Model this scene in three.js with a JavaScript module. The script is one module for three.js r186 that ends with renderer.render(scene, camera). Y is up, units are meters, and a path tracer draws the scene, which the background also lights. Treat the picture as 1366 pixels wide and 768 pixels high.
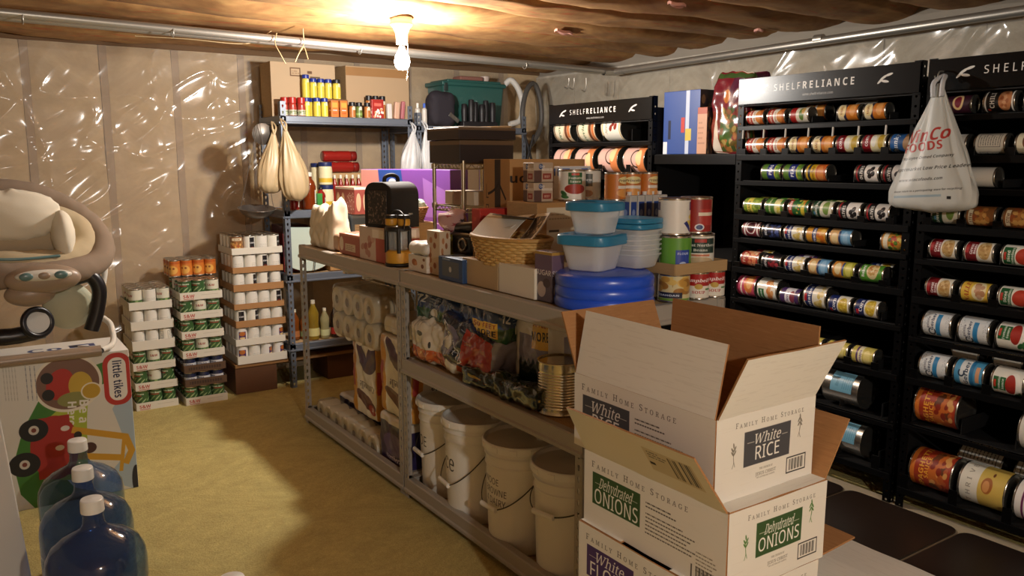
import * as THREE from 'three';
import { RoundedBoxGeometry } from 'three/addons/geometries/RoundedBoxGeometry.js';
import { mergeGeometries, mergeVertices } from 'three/addons/utils/BufferGeometryUtils.js';
import { ImprovedNoise } from 'three/addons/math/ImprovedNoise.js';

// ---------------------------------------------------------------- camera
const FOC = 1083, EYE = 1.45, PITCH = 9 * Math.PI / 180, YAW = 34.1 * Math.PI / 180;
const scene = new THREE.Scene();
const camera = new THREE.PerspectiveCamera(2 * Math.atan(384 / FOC) * 180 / Math.PI, 1366 / 768, 0.05, 60);
const headV = new THREE.Vector3(Math.sin(YAW), 0, -Math.cos(YAW)), rightV = new THREE.Vector3(Math.cos(YAW), 0, Math.sin(YAW));
const fwdV = headV.clone().multiplyScalar(Math.cos(PITCH)).add(new THREE.Vector3(0, -Math.sin(PITCH), 0));
const upV = new THREE.Vector3().crossVectors(rightV, fwdV);
camera.position.set(0, EYE, 0);
camera.lookAt(camera.position.clone().add(fwdV));
scene.background = new THREE.Color(0x000000);
const renderer = new THREE.WebGLRenderer({ antialias: true });
renderer.toneMapping = THREE.LinearToneMapping;
renderer.toneMappingExposure = 1.0;
renderer.shadowMap.enabled = true;
// ---------------------------------------------------------------- the two bare bulbs of the room (each light sits at its bulb)
const BULBS = [{ at: [1.87, 1.935, -3.73], power: 7.8 }, { at: [0.4, 1.97, 1.55], power: 12.0 }];
const BULB_COLOUR = new THREE.Color().setRGB(1, 0.945, 0.87);
for (const b of BULBS) {
  const l = new THREE.PointLight(BULB_COLOUR, b.power);
  l.position.set(...b.at); l.castShadow = true; l.shadow.radius = 1.6;
  l.name = 'bulb_light'; scene.add(l);
}

// ---------------------------------------------------------------- pixel helpers: where a thing stands, from the surface it touches
function pixRay(px, py) { return fwdV.clone().addScaledVector(rightV, (px - 683) / FOC).addScaledVector(upV, -(py - 384) / FOC); }
function onY(px, py, y) { const d = pixRay(px, py), t = (y - EYE) / d.y; return new THREE.Vector3(d.x * t, y, d.z * t); }
function onX(px, py, x) { const d = pixRay(px, py), t = x / d.x; return new THREE.Vector3(x, EYE + d.y * t, d.z * t); }
function onZ(px, py, z) { const d = pixRay(px, py), t = z / d.z; return new THREE.Vector3(d.x * t, EYE + d.y * t, z); }
function colV(px) { return rightV.clone().addScaledVector(fwdV, -(px - 683) / FOC); }
function zAt(px, x, y) { const a = colV(px); return -(a.x * x + a.y * (y - EYE)) / a.z; }
function xAt(px, z, y) { const a = colV(px); return -(a.z * z + a.y * (y - EYE)) / a.x; }
function yAt(py, x, z) { const a = upV.clone().addScaledVector(fwdV, -(384 - py) / FOC); return EYE - (a.x * x + a.z * z) / a.y; }

// ---------------------------------------------------------------- small tools
let seed = 1234567;
function rnd() { seed = (seed + 0x6d2b79f5) | 0; let t = Math.imul(seed ^ (seed >>> 15), 1 | seed); t = (t + Math.imul(t ^ (t >>> 7), 61 | t)) ^ t; return ((t ^ (t >>> 14)) >>> 0) / 4294967296; }
const rr = (a, b) => a + (b - a) * rnd();
const noise = new ImprovedNoise();
const PI = Math.PI, V = (x, y, z) => new THREE.Vector3(x, y, z), V2 = (x, y) => new THREE.Vector2(x, y);
const taken = new Map();
function numbered(n) { const k = taken.get(n) || 0; taken.set(n, k + 1); return k ? n + '_' + String(k).padStart(3, '0') : n; }
function thing(name, label, category, pos = [0, 0, 0], turn = 0, group) {
  const o = new THREE.Group(); o.name = numbered(name); o.position.set(...pos); o.rotation.y = turn;
  o.userData = { label, category }; if (group) o.userData.group = group;
  scene.add(o); return o;
}
function part(parent, name, geo, mat, label) {
  const m = new THREE.Mesh(geo, mat); m.name = name; m.castShadow = m.receiveShadow = true;
  if (label) m.userData.label = label;
  parent.add(m); return m;
}
function structure(name, geo, mat, label, category) {
  const m = new THREE.Mesh(geo, mat); m.name = name; m.castShadow = m.receiveShadow = true;
  m.userData = { kind: 'structure', label, category: category || name.split('_')[0] }; scene.add(m); return m;
}
function single(name, label, category, geo, mat, pos = [0, 0, 0], turn = 0, group) {
  const m = new THREE.Mesh(geo, mat); m.name = numbered(name); m.position.set(...pos); m.rotation.y = turn; m.castShadow = m.receiveShadow = true;
  m.userData = { label, category }; if (group) m.userData.group = group; scene.add(m); return m;
}
function std(color, roughness = 0.6, extra = {}) { return new THREE.MeshStandardMaterial({ color, roughness, ...extra }); }
function phys(color, roughness, extra) { return new THREE.MeshPhysicalMaterial({ color, roughness, ...extra }); }
function at(g, x = 0, y = 0, z = 0, rx = 0, ry = 0, rz = 0) {
  g.applyMatrix4(new THREE.Matrix4().compose(V(x, y, z), new THREE.Quaternion().setFromEuler(new THREE.Euler(rx, ry, rz)), V(1, 1, 1))); return g;
}
const box = (w, h, d, x = 0, y = 0, z = 0) => at(new THREE.BoxGeometry(w, h, d), x, y, z);
const rbox = (w, h, d, r = 0.004, x = 0, y = 0, z = 0, s = 2) => at(new RoundedBoxGeometry(w, h, d, s, Math.min(r, w / 2.05, h / 2.05, d / 2.05)), x, y, z);
const cyl = (r0, r1, h, n = 20, open = false) => new THREE.CylinderGeometry(r1, r0, h, n, 1, open);
function tube(pts, r, n = 24, rad = 8, closed = false) { return new THREE.TubeGeometry(new THREE.CatmullRomCurve3(pts.map((p) => p.isVector3 ? p : V(...p)), closed, 'catmullrom', 0.5), n, r, rad, closed); }
function rod(a, b, r, n = 8) {
  const A = a.isVector3 ? a : V(...a), B = b.isVector3 ? b : V(...b), d = B.clone().sub(A), g = new THREE.CylinderGeometry(r, r, d.length(), n);
  g.applyQuaternion(new THREE.Quaternion().setFromUnitVectors(V(0, 1, 0), d.normalize())); g.translate((A.x + B.x) / 2, (A.y + B.y) / 2, (A.z + B.z) / 2); return g;
}
const lathe = (pts, n = 28) => new THREE.LatheGeometry(pts.map((p) => V2(p[0], p[1])), n);
function merge(list) {
  const l = list.map((g) => { const c = g.index ? g.toNonIndexed() : g; for (const k of Object.keys(c.attributes)) if (!['position', 'normal', 'uv'].includes(k)) c.deleteAttribute(k); return c; });
  return mergeGeometries(l, false);
}
function smooth(g) { // one soft surface: normals shared by position, uv seams kept
  g.computeVertexNormals(); const p = g.attributes.position, n = g.attributes.normal, sum = new Map(), key = (i) => Math.round(p.getX(i) * 2e4) + ',' + Math.round(p.getY(i) * 2e4) + ',' + Math.round(p.getZ(i) * 2e4);
  for (let i = 0; i < p.count; i++) { const k = key(i), s = sum.get(k) || sum.set(k, [0, 0, 0]).get(k); s[0] += n.getX(i); s[1] += n.getY(i); s[2] += n.getZ(i); }
  for (let i = 0; i < p.count; i++) { const s = sum.get(key(i)), l = Math.hypot(...s) || 1; n.setXYZ(i, s[0] / l, s[1] / l, s[2] / l); }
  return g;
}
// evenly divided rounded box for soft things; faces = prints on [+x, -x, +y, -y, +z, -z]
function softBox(w, h, d, r, step = 0.012, faces) {
  const a = Math.max(4, Math.round(w / step)), b = Math.max(4, Math.round(h / step)), c = Math.max(4, Math.round(d / step)), g = new THREE.BoxGeometry(w, h, d, a, b, c);
  if (faces) { let at0 = 0; [(c + 1) * (b + 1), (c + 1) * (b + 1), (a + 1) * (c + 1), (a + 1) * (c + 1), (a + 1) * (b + 1), (a + 1) * (b + 1)].forEach((n, k) => { uvRect(g, faces[k], at0, at0 + n); at0 += n; }); }
  r = Math.min(r, w / 2.05, h / 2.05, d / 2.05);
  const q = V(0, 0, 0);
  return warp(g, (v) => { q.set(Math.max(-w / 2 + r, Math.min(w / 2 - r, v.x)), Math.max(-h / 2 + r, Math.min(h / 2 - r, v.y)), Math.max(-d / 2 + r, Math.min(d / 2 - r, v.z))); v.sub(q); const l = v.length(); if (l > 0) v.multiplyScalar(r / l); v.add(q); });
}
const ridge = (x, y, z) => { const n = 1 - Math.abs(noise.noise(x, y, z)) * 2.4; return n > 0 ? n * n : 0; };
function warp(g, f) { const p = g.attributes.position, v = V(0, 0, 0); for (let i = 0; i < p.count; i++) { v.fromBufferAttribute(p, i); f(v, i); p.setXYZ(i, v.x, v.y, v.z); } g.computeVertexNormals(); return g; }

// ---------------------------------------------------------------- printed matter: one atlas of labels, cartons and prints
class Atlas {
  constructor(size) {
    this.size = size; this.c = document.createElement('canvas'); this.c.width = this.c.height = size; this.g = this.c.getContext('2d');
    this.x = this.y = this.row = 0; this.g.fillStyle = '#fff'; this.g.fillRect(0, 0, size, size);
  }
  add(w, h, draw) {
    const P = 4;
    if (this.x + w + P > this.size) { this.x = 0; this.y += this.row; this.row = 0; }
    if (this.y + h + P > this.size) throw new Error('atlas full');
    const X = this.x + P / 2, Y = this.y + P / 2, g = this.g;
    g.save(); g.beginPath(); g.rect(X - 1, Y - 1, w + 2, h + 2); g.clip(); g.translate(X, Y); draw(g, w, h); g.restore();
    this.x += w + P; this.row = Math.max(this.row, h + P);
    return { u0: X / this.size, u1: (X + w) / this.size, v0: 1 - (Y + h) / this.size, v1: 1 - Y / this.size, atlas: this };
  }
  texture() { const t = new THREE.CanvasTexture(this.c); t.colorSpace = THREE.SRGBColorSpace; t.anisotropy = 8; return t; }
}
const atlasA = new Atlas(2048), atlasB = new Atlas(2048);
const texA = atlasA.texture(), texB = atlasB.texture();
const printMat = new Map();
function printed(rect, roughness = 0.5, extra = {}) {
  const key = (rect.atlas === atlasA ? 'A' : 'B') + roughness + JSON.stringify(extra);
  if (!printMat.has(key)) printMat.set(key, new THREE.MeshPhysicalMaterial({ map: rect.atlas === atlasA ? texA : texB, roughness, ...extra }));
  return printMat.get(key);
}
function uvRect(g, r, from = 0, to) {
  const uv = g.attributes.uv; to = to ?? uv.count;
  for (let i = from; i < to; i++) uv.setXY(i, r.u0 + (r.u1 - r.u0) * Math.min(1, Math.max(0, uv.getX(i))), r.v0 + (r.v1 - r.v0) * Math.min(1, Math.max(0, uv.getY(i))));
  return g;
}
// a box whose six faces [+x, -x, +y, -y, +z, -z] carry prints
function printBox(w, h, d, faces, r = 0.003) {
  const g = new RoundedBoxGeometry(w, h, d, 1, Math.min(r, w / 2.1, h / 2.1, d / 2.1)), n = g.attributes.position.count / 6;
  faces.forEach((f, k) => uvRect(g, f, k * n, (k + 1) * n));
  return g;
}
function txt(g, s, x, y, px, color, font = 'sans-serif', weight = 'bold', align = 'center', maxW) {
  const slant = weight.includes('italic'); // sloped lettering: the upright face, sheared
  g.fillStyle = color; g.font = weight.replace('italic', '').trim() + ' ' + px + 'px ' + font; g.textAlign = align; g.textBaseline = 'middle';
  g.save(); g.translate(x, y); if (slant) g.transform(1, 0, -0.27, 1, 0, 0);
  if (maxW) g.fillText(s, 0, 0, maxW); else g.fillText(s, 0, 0);
  g.restore();
}
function fill(g, c, x, y, w, h) { g.fillStyle = c; g.fillRect(x, y, w, h); }
function oval(g, c, x, y, a, b, rot = 0) { g.fillStyle = c; g.beginPath(); g.ellipse(x, y, a, b, rot, 0, 2 * PI); g.fill(); }
function bars(g, x, y, w, h, c = '#222') { let q = 0; for (let i = 0; q < w; i++) { const t = 1 + ((i * 7919) % 3); if (i % 2) fill(g, c, x + q, y, Math.min(t, w - q), h); q += t; } }
function scribble(g, x, y, w, rows, step, c = '#666') { for (let i = 0; i < rows; i++) for (let q = 0; q < w * (0.7 + 0.3 * ((i * 37) % 10) / 10);) { const l = 3 + ((i * 13 + q * 7) % 9); fill(g, c, x + q, y + i * step, l, Math.max(1, step * 0.32)); q += l + 2; } }
function blobs(g, cols, x, y, w, h, n, r0, r1) { for (let i = 0; i < n; i++) oval(g, cols[i % cols.length], x + rnd() * w, y + rnd() * h, r0 + rnd() * (r1 - r0), r0 + rnd() * (r1 - r0), rnd() * 3); }
const plainCache = new Map();
function plain(c) { if (!plainCache.has(c)) plainCache.set(c, atlasB.add(8, 8, (g, w, h) => fill(g, c, -1, -1, w + 2, h + 2))); return plainCache.get(c); }
// paper-like grain textures
function grainTexture(size, f, repeat) {
  const d = new Uint8Array(size * size * 4);
  for (let y = 0; y < size; y++) for (let x = 0; x < size; x++) { const c = f(x, y), i = (y * size + x) * 4; for (let k = 0; k < 3; k++) d[i + k] = Math.max(0, Math.min(255, Array.isArray(c) ? c[k] : c)); d[i + 3] = 255; }
  const t = new THREE.DataTexture(d, size, size); t.wrapS = t.wrapT = THREE.RepeatWrapping; t.magFilter = THREE.LinearFilter; t.minFilter = THREE.LinearMipmapLinearFilter; t.generateMipmaps = true;
  if (repeat) t.repeat.set(...repeat); t.needsUpdate = true; return t;
}
// ================================================================ the room
const X0 = -1.9, X1 = 3.98, Z0 = -5.56, Z1 = 2.6, TOP = 2.32;
// periodic noise for tiling textures
function pn(x, y, s, f) { const a = x / s * 2 * PI, b = y / s * 2 * PI; return noise.noise(Math.cos(a) * f + 11, Math.sin(a) * f + Math.cos(b) * f * 1.3, Math.sin(b) * f * 1.3 + 5); }
const carpetTex = grainTexture(512, (x, y) => { const n = pn(x, y, 512, 1.6) * 10 + pn(x, y, 512, 6) * 9, s = (rnd() - 0.5) * 34 + (rnd() < 0.004 ? -50 : 0); return [178 + n + s, 162 + n + s, 100 + n * 0.7 + s * 0.8]; });
carpetTex.colorSpace = THREE.SRGBColorSpace;
const carpetBump = grainTexture(256, () => 90 + rnd() * 165);
{
  const g = new THREE.BoxGeometry(X1 - X0, 0.1, Z1 - Z0); at(g, (X0 + X1) / 2, -0.05, (Z0 + Z1) / 2);
  const p = g.attributes.position, uv = g.attributes.uv; for (let i = 0; i < p.count; i++) uv.setXY(i, p.getX(i) / 0.9, p.getZ(i) / 0.9);
  structure('floor', g, new THREE.MeshStandardMaterial({ map: carpetTex, bumpMap: carpetBump, bumpScale: 0.004, roughness: 0.95 }), 'short pile mustard beige carpet covering the basement floor', 'floor');
}
// walls: slab, studs, insulation batts and the plastic vapour barrier
const wallMat = std(0xa38c70, 0.95);
structure('wall_back', box(X1 - X0 + 0.4, TOP, 0.12, (X0 + X1) / 2, TOP / 2, Z0 - 0.06), wallMat, 'insulated basement wall behind clear plastic sheeting and steel shelves', 'wall');
structure('wall_right', box(0.12, TOP, Z1 - Z0, X1 + 0.06, TOP / 2, (Z0 + Z1) / 2), std(0x9a9184, 0.9), 'pale insulated wall behind the black can racks', 'wall');
structure('wall_left', box(0.12, TOP, Z1 - Z0, X0 - 0.06, TOP / 2, (Z0 + Z1) / 2), wallMat, 'plain brown basement wall on the aisle side', 'wall');
structure('wall_front', box(X1 - X0 + 0.4, TOP, 0.12, (X0 + X1) / 2, TOP / 2, Z1 + 0.06), wallMat, 'plain basement wall facing the insulated wall', 'wall');
structure('ceiling', box(X1 - X0 + 0.4, 0.1, Z1 - Z0 + 0.3, (X0 + X1) / 2, TOP + 0.05, (Z0 + Z1) / 2), std(0x6b5237, 0.9), 'wooden subfloor above the ceiling insulation', 'ceiling');

const battTex = grainTexture(256, (x, y) => { const n = pn(x, y, 256, 1.2) * 12 + pn(x, y, 256, 5) * 6 + (rnd() - 0.5) * 6; return [200 + n, 173 + n, 136 + n * 0.9]; }); battTex.colorSpace = THREE.SRGBColorSpace;
const greyBattTex = grainTexture(256, (x, y) => { const n = pn(x, y, 256, 2) * 20 + pn(x, y, 256, 9) * 8 + (rnd() - 0.5) * 6; return [190 + n, 182 + n, 168 + n]; }); greyBattTex.colorSpace = THREE.SRGBColorSpace;
const battMat = new THREE.MeshStandardMaterial({ map: battTex, roughness: 0.95 }), greyBattMat = new THREE.MeshStandardMaterial({ map: greyBattTex, roughness: 0.95 });
const studMat = std(0x6d5136, 0.85), studPale = std(0xa98f74, 0.85);
function bulge(w, h, d, k, round = 0.012) { // an insulation batt, cushion shaped towards +z
  const g0 = new THREE.BoxGeometry(w, h, d, 10, 26, 1), uv = g0.attributes.uv; for (let i = 0; i < uv.count; i++) uv.setXY(i, uv.getX(i) * w / 0.7 + k * 0.31, uv.getY(i) * h / 0.7);
  return warp(g0, (v) => { if (v.z > 0) v.z += -round * Math.pow(Math.abs(v.x) / (w / 2), 4) + 0.012 * noise.noise(v.x * 4 + k * 3, v.y * 3, k); });
}
{
  const wb = scene.getObjectByName('wall_back');
  const bg = [bulge(0.362, 2.12, 0.07, 1), bulge(0.362, 2.12, 0.07, 2.4)];
  for (let k = 0; k < 12; k++) {
    const x = -0.845 + k * 0.406; // studs seen 0.41 m apart
    part(wb, 'insulation_batt', bg[k % 2], battMat).position.set(x + 0.203, 1.06, Z0 + 0.035);
    part(wb, 'stud', box(0.042, 2.14, 0.062), studPale).position.set(x, 1.07, Z0 + 0.031);
  }
  part(wb, 'top_plate', box(X1 - X0, 0.04, 0.08), studMat).position.set((X0 + X1) / 2, 2.14, Z0 + 0.04);
  const wr = scene.getObjectByName('wall_right');
  for (let k = 0; k < 14; k++) {
    const z = Z0 + 0.35 + k * 0.5; if (z > 1.4) break;
    part(wr, 'insulation_batt', bulge(0.4995, 2.1, 0.05, k * 1.7, 0.002), greyBattMat).position.set(X1 - 0.025, 1.05, z);
    wr.children.at(-1).rotation.y = -PI / 2;
  }
}
// clear plastic, wrinkled, stapled over both walls
function wrinkle(u, v, k) { // ridged folds, metres
  const w = (a, b, f, s) => { const n = 1 - Math.abs(noise.noise(a * f + s, b * f * 0.45 + s * 2.1, s + k)) * 2.6; return n > 0 ? n * n * n : 0; };
  const ca = Math.cos(0.5), sa = Math.sin(0.5), a = u * ca + v * sa, b = v * ca - u * sa;
  const patch = Math.max(0, noise.noise(u * 0.9 + 3.3, v * 0.9, k + 9) + 0.5);
  return (w(b, a, 2.2, 1.3) * 0.018 + w(b * 1.1, a, 5.5, 4.4) * 0.011 * patch * 1.6 + w(a, b, 3.1, 7.7) * 0.014 * patch + w(b, a * 0.6, 9, 2.7) * 0.005 * patch) + noise.noise(u * 1.1, v * 1.1, k) * 0.018 + noise.noise(u * 14, v * 14, k) * 0.0009 * patch;
}
const plasticMat = phys(0xf2efe8, 0.15, { transmission: 0.86, thickness: 0, ior: 1.5, side: THREE.DoubleSide });
{
  let g = new THREE.PlaneGeometry(4.6, 2.1, 380, 190);
  warp(g, (v) => { const edge = Math.min(1, (1.05 - v.y) * 6); v.z += wrinkle(v.x * 1.1, v.y, 2) * (0.35 + 0.65 * edge) * (v.x < 1 ? 1 : 0.6); });
  const s = single('plastic_sheeting', 'clear wrinkled plastic sheeting stapled over the tan insulated wall', 'plastic sheet', g, plasticMat, [1.35, 1.065, Z0 + 0.105]);
  s.userData.kind = 'thing';
  g = new THREE.PlaneGeometry(5.0, 2.06, 340, 150);
  warp(g, (v) => { v.z += wrinkle(v.x * 1.2 + 8, v.y, 5) * 0.9; });
  single('plastic_sheeting', 'clear wrinkled plastic sheeting on the pale wall behind the can racks', 'plastic sheet', g, plasticMat, [X1 - 0.09, 1.05, -2.9], -PI / 2);
}
// ceiling: kraft-faced insulation batts sagging between the joists
const kraftTex = grainTexture(512, (x, y) => { const n = pn(x, y, 512, 1.4) * 22 + pn(x, y, 512, 5) * 14 + (rnd() - 0.5) * 12; const red = Math.max(0, pn(x + 77, y * 3, 512, 2.2) - 0.28) * 150; return [160 + n + red * 0.2, 118 + n - red * 0.35, 70 + n * 0.7 - red * 0.2]; });
kraftTex.colorSpace = THREE.SRGBColorSpace;
const kraftMat = new THREE.MeshStandardMaterial({ map: kraftTex, roughness: 0.72 });
const pinkMat = std(0xd9a090, 0.95);
{
  const ceil = scene.getObjectByName('ceiling');
  const LX = X1 - X0, CXM = (X0 + X1) / 2;
  for (let k = 0; k < 20; k++) {
    const z = Z0 + 0.24 + k * 0.405; if (z > Z1) break;
    const g = new THREE.BoxGeometry(LX, 0.1, 0.402, 90, 1, 12);
    warp(g, (v) => {
      if (v.y > 0) return;
      const e = Math.min(1, (0.201 - Math.abs(v.z)) / 0.05), x = v.x;
      v.y += 0.058 * (1 - e) - 0.024 * Math.cos(v.z / 0.201 * PI / 2) + 0.028 * noise.noise(x * 1.2, k * 2.3, v.z * 3) * e + 0.012 * noise.noise(x * 5, k, v.z * 7) + 0.004 * Math.abs(noise.noise(x * 16, k + 4, v.z * 3));
      v.y += Math.max(0, noise.noise(x * 1.7 + k * 5, 3.3, 1) - 0.25) * 0.09 * (v.z > 0.1 ? 1 : 0);
    });
    const uv = g.attributes.uv, p = g.attributes.position; for (let i = 0; i < p.count; i++) uv.setXY(i, p.getX(i) / 1.3 + k * 0.37, (p.getZ(i) + p.getY(i)) / 1.3 + k * 0.21);
    part(ceil, 'insulation_batt', g, kraftMat).position.set((X0 + X1) / 2, 2.215, z);
    part(ceil, 'joist', box(LX, 0.12, 0.038), studMat).position.set((X0 + X1) / 2, TOP - 0.06, z + 0.2025);
  }
  // torn scraps of facing
  for (const [px, py, w, ry] of [[752, 42, 0.16, 0.35], [903, 5, 0.12, 0.2], [1012, 40, 0.05, 0.9]]) {
    const p = onY(px, py, 2.14), g = warp(new THREE.BoxGeometry(w, 0.012, 0.05, 14, 1, 5), (v) => { v.y += 0.014 * Math.sin(v.x * 50) * v.z * 12 - 0.02 * Math.abs(v.z) * 8; v.z *= 1 - Math.abs(v.x) / w * 1.2; });
    const m = part(ceil, 'torn_facing', g, pinkMat, 'torn scrap showing pale pink insulation'); m.position.copy(p); m.rotation.y = ry;
  }
}
// steel conduit
const galv = std(0xb9b4aa, 0.38, { metalness: 0.75 });
{
  const a = onZ(-150, 2, -4.36), b = onZ(820, 96, -4.36);
  const c = thing('conduit_pipe', 'long galvanised conduit running under the ceiling above the bare bulb', 'pipe');
  part(c, 'tube', rod(a, b, 0.021, 14), galv);
  part(c, 'tube', rod(a.clone().add(V(0, -0.012, -0.06)), b.clone().add(V(-0.1, 0.0, -0.05)), 0.017, 12), galv);
  for (const px of [30, 230, 480, 700]) { const q = onZ(px, 22 + px * 0.0925, -4.36); part(c, 'strap', at(new THREE.TorusGeometry(0.0235, 0.003, 6, 18), q.x, q.y, q.z, 0, PI / 2), galv); }
  const e = V(b.x, b.y, b.z), f = onX(1366, 3, b.x - 0.02);
  const d = thing('conduit_pipe', 'galvanised conduit running along the pale wall above the can racks', 'pipe');
  f.y = Math.min(f.y, 2.085); const far = f.clone().add(f.clone().sub(e).multiplyScalar(0.6)); far.y = f.y;
  part(d, 'tube', rod(e, far, 0.022, 14), galv);
  part(d, 'elbow', tube([e.clone().add(V(-0.1, -0.005, 0)), e, e.clone().add(V(0, 0, 0.1))], 0.024, 12, 12), galv);
  part(d, 'coupling', at(cyl(0.025, 0.025, 0.05, 14), 0, 0, 0, PI / 2).translate(...e.clone().lerp(f, 0.62).toArray()), galv);
}
// the bare bulbs
BULBS.forEach((b, i) => {
  const t = thing('bare_bulb', i ? 'bare glowing bulb in a white holder over the aisle' : 'bare glowing bulb in a white holder under the ceiling conduit', 'light bulb', b.at);
  const glow = new THREE.MeshStandardMaterial({ color: 0xffffff, emissive: new THREE.Color(1, 0.86, 0.68), emissiveIntensity: 26 });
  part(t, 'bulb', lathe([[0, -0.05], [0.02, -0.047], [0.033, -0.034], [0.039, -0.01], [0.036, 0.012], [0.025, 0.036], [0.015, 0.052], [0.013, 0.062]], 24), glow);
  part(t, 'screw_shell', lathe([[0.013, 0.06], [0.0145, 0.064], [0.013, 0.068], [0.0145, 0.072], [0.013, 0.076], [0.013, 0.09]], 18), galv);
  part(t, 'lamp_holder', lathe([[0.0, 0.2], [0.055, 0.2], [0.055, 0.165], [0.04, 0.15], [0.03, 0.12], [0.028, 0.075], [0.02, 0.075]], 24), std(0xe9e4da, 0.35));
  part(t, 'pull_cord', merge([rod([0.034, 0.12, 0.0], [0.012, -0.085, 0.03], 0.0008, 5), at(lathe([[0, -0.01], [0.005, -0.009], [0.004, 0.008], [0.0015, 0.01]], 10), 0.012, -0.09, 0.03)]), std(0xd9d2c4, 0.5));
});
// loose wires hooked over the conduit
{
  const wire = std(0xb49a72, 0.5, { metalness: 0.3 });
  const hang = (pts, z, r, name, label) => single(name, label, 'wire', tube(pts.map(([x, y, dz = 0]) => onZ(x, y, z + dz)), r, 30, 6), wire);
  hang([[369, 44], [367, 58, 0.01], [374, 72, 0.02], [381, 85, 0.02]], -4.33, 0.0028, 'bent_wire', 'single bent wire hanging from conduit over cardboard box');
  hang([[404, 38], [405, 60], [398, 72, 0.02], [393, 84, 0.03], [399, 71, 0.03], [405, 62], [411, 79, 0.02]], -4.32, 0.003, 'bent_wire', 'forked wire hook hanging from conduit with white tip');
  hang([[180, 48], [250, 52, 0.02], [330, 58, 0.02], [364, 40]], -4.5, 0.003, 'bent_wire', 'slack wire strung below conduit by the plastic wall');
  for (const [px, h, l] of [[757, 118, 'bent steel hook hanging from the wall conduit, beside its twin'], [764, 119, 'second bent steel hook hanging from the wall conduit'], [780, 122, 'straight thin steel hook hanging from the wall conduit']])
    single('wire_hook', l, 'hook', tube([[px + 2, 104], [px + 2, h - 8], [px, h], [px - 4, h - 2]].map(([x, y]) => onZ(x, y, -4.36)), 0.004, 20, 6), galv);
}
// dark tiles under the racks: a raised field of brown tiles with pale joints
{
  const f = new THREE.Group(); f.name = 'tile_pad'; f.userData = { label: 'dark brown tile pad with pale joints in front of the can racks', category: 'floor pad', kind: 'thing' }; scene.add(f);
  const xa = 2.13, xb = 3.2;
  part(f, 'joint_bed', box(xb - xa, 0.012, 3.6, (xa + xb) / 2, 0.006, -1.7), std(0xb5a78c, 0.9));
  const s = 0.492, g = 0.018, shape = new THREE.Shape(), q = (s - g) / 2, r = 0.05;
  shape.moveTo(-q + r, -q); shape.lineTo(q - r, -q); shape.quadraticCurveTo(q, -q, q, -q + r); shape.lineTo(q, q - r); shape.quadraticCurveTo(q, q, q - r, q); shape.lineTo(-q + r, q); shape.quadraticCurveTo(-q, q, -q, q - r); shape.lineTo(-q, -q + r); shape.quadraticCurveTo(-q, -q, -q + r, -q);
  const tg = at(new THREE.ExtrudeGeometry(shape, { depth: 0.006, bevelEnabled: true, bevelSize: 0.002, bevelThickness: 0.002, bevelSegments: 1, curveSegments: 5 }), 0, 0.012, 0, -PI / 2);
  const tm = [std(0x2a201b, 0.42), std(0x2f241d, 0.38)];
  for (let i = 0; i < 2; i++) for (let k = 0; k < 7; k++) part(f, 'tile', tg, tm[(i + k) % 2]).position.set(3.14 - s / 2 - i * s, 0, -1.487 + s * 2.5 - s * k);
}
// ================================================================ steel shelving
function slotPlate(w, h, t, pitch = 0.038, hw = 0.0065, hh = 0.010, key = true) {
  const s = new THREE.Shape(); s.moveTo(-w / 2, 0); s.lineTo(w / 2, 0); s.lineTo(w / 2, h); s.lineTo(-w / 2, h);
  for (let y = pitch * 0.6; y < h - 0.02; y += pitch) {
    const p = new THREE.Path();
    if (key) { p.moveTo(-hw, y + hh * 0.5); p.lineTo(-hw * 0.45, y - hh); p.lineTo(hw * 0.45, y - hh); p.lineTo(hw, y + hh * 0.5); p.lineTo(hw * 0.5, y + hh); p.lineTo(-hw * 0.5, y + hh); }
    else { for (let i = 0; i < 6; i++) { const a = i / 6 * 2 * PI; p[i ? 'lineTo' : 'moveTo'](Math.cos(a) * hw, y + Math.sin(a) * hw); } }
    s.holes.push(p);
  }
  return new THREE.ExtrudeGeometry(s, { depth: t, bevelEnabled: false });
}
const postCache = new Map();
// L-shaped slotted post; its corner edge is the origin, legs run along sx*x and sz*z
function slotPost(h, sx, sz, w = 0.036, key = true) {
  const id = [h, sx, sz, w, key].join();
  if (!postCache.has(id)) {
    const t = 0.0022, a = slotPlate(w, h, t, 0.038, w * 0.17, 0.0095, key), b = a.clone();
    at(a, sx * w / 2, 0, sz > 0 ? 0 : -t); at(b, sx > 0 ? 0 : -t, 0, sz * w / 2, 0, PI / 2); 
    postCache.set(id, merge([a, b]));
  }
  return postCache.get(id);
}
// rail with a rolled lip, length along z, front face towards -x
function railGeo(len, h, lip = 0.012) {
  const s = new THREE.Shape([V2(0, 0), V2(-0.006, 0.004), V2(-0.006, h * 0.22), V2(0, h * 0.3), V2(0, h - 0.004), V2(0.004, h), V2(0.03, h), V2(0.03, h - 0.003), V2(0.005, h - 0.004), V2(0.005, 0.003), V2(0.024, 0.003), V2(0.024, 0)]);
  const g = new THREE.ExtrudeGeometry(s, { depth: len, bevelEnabled: false }); return g;
}
const greySteel = std(0xa9a297, 0.5, { metalness: 0.1 }), blueSteel = std(0x6d7480, 0.42, { metalness: 0.3 }), darkSteel = std(0x4b4f57, 0.45, { metalness: 0.3 });
const chipTex = grainTexture(128, () => { const n = rnd() * 60; return [150 + n, 122 + n * 0.9, 86 + n * 0.7]; }); chipTex.colorSpace = THREE.SRGBColorSpace; chipTex.repeat.set(4, 4);
const chipMat = new THREE.MeshStandardMaterial({ map: chipTex, roughness: 0.85 });
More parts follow.
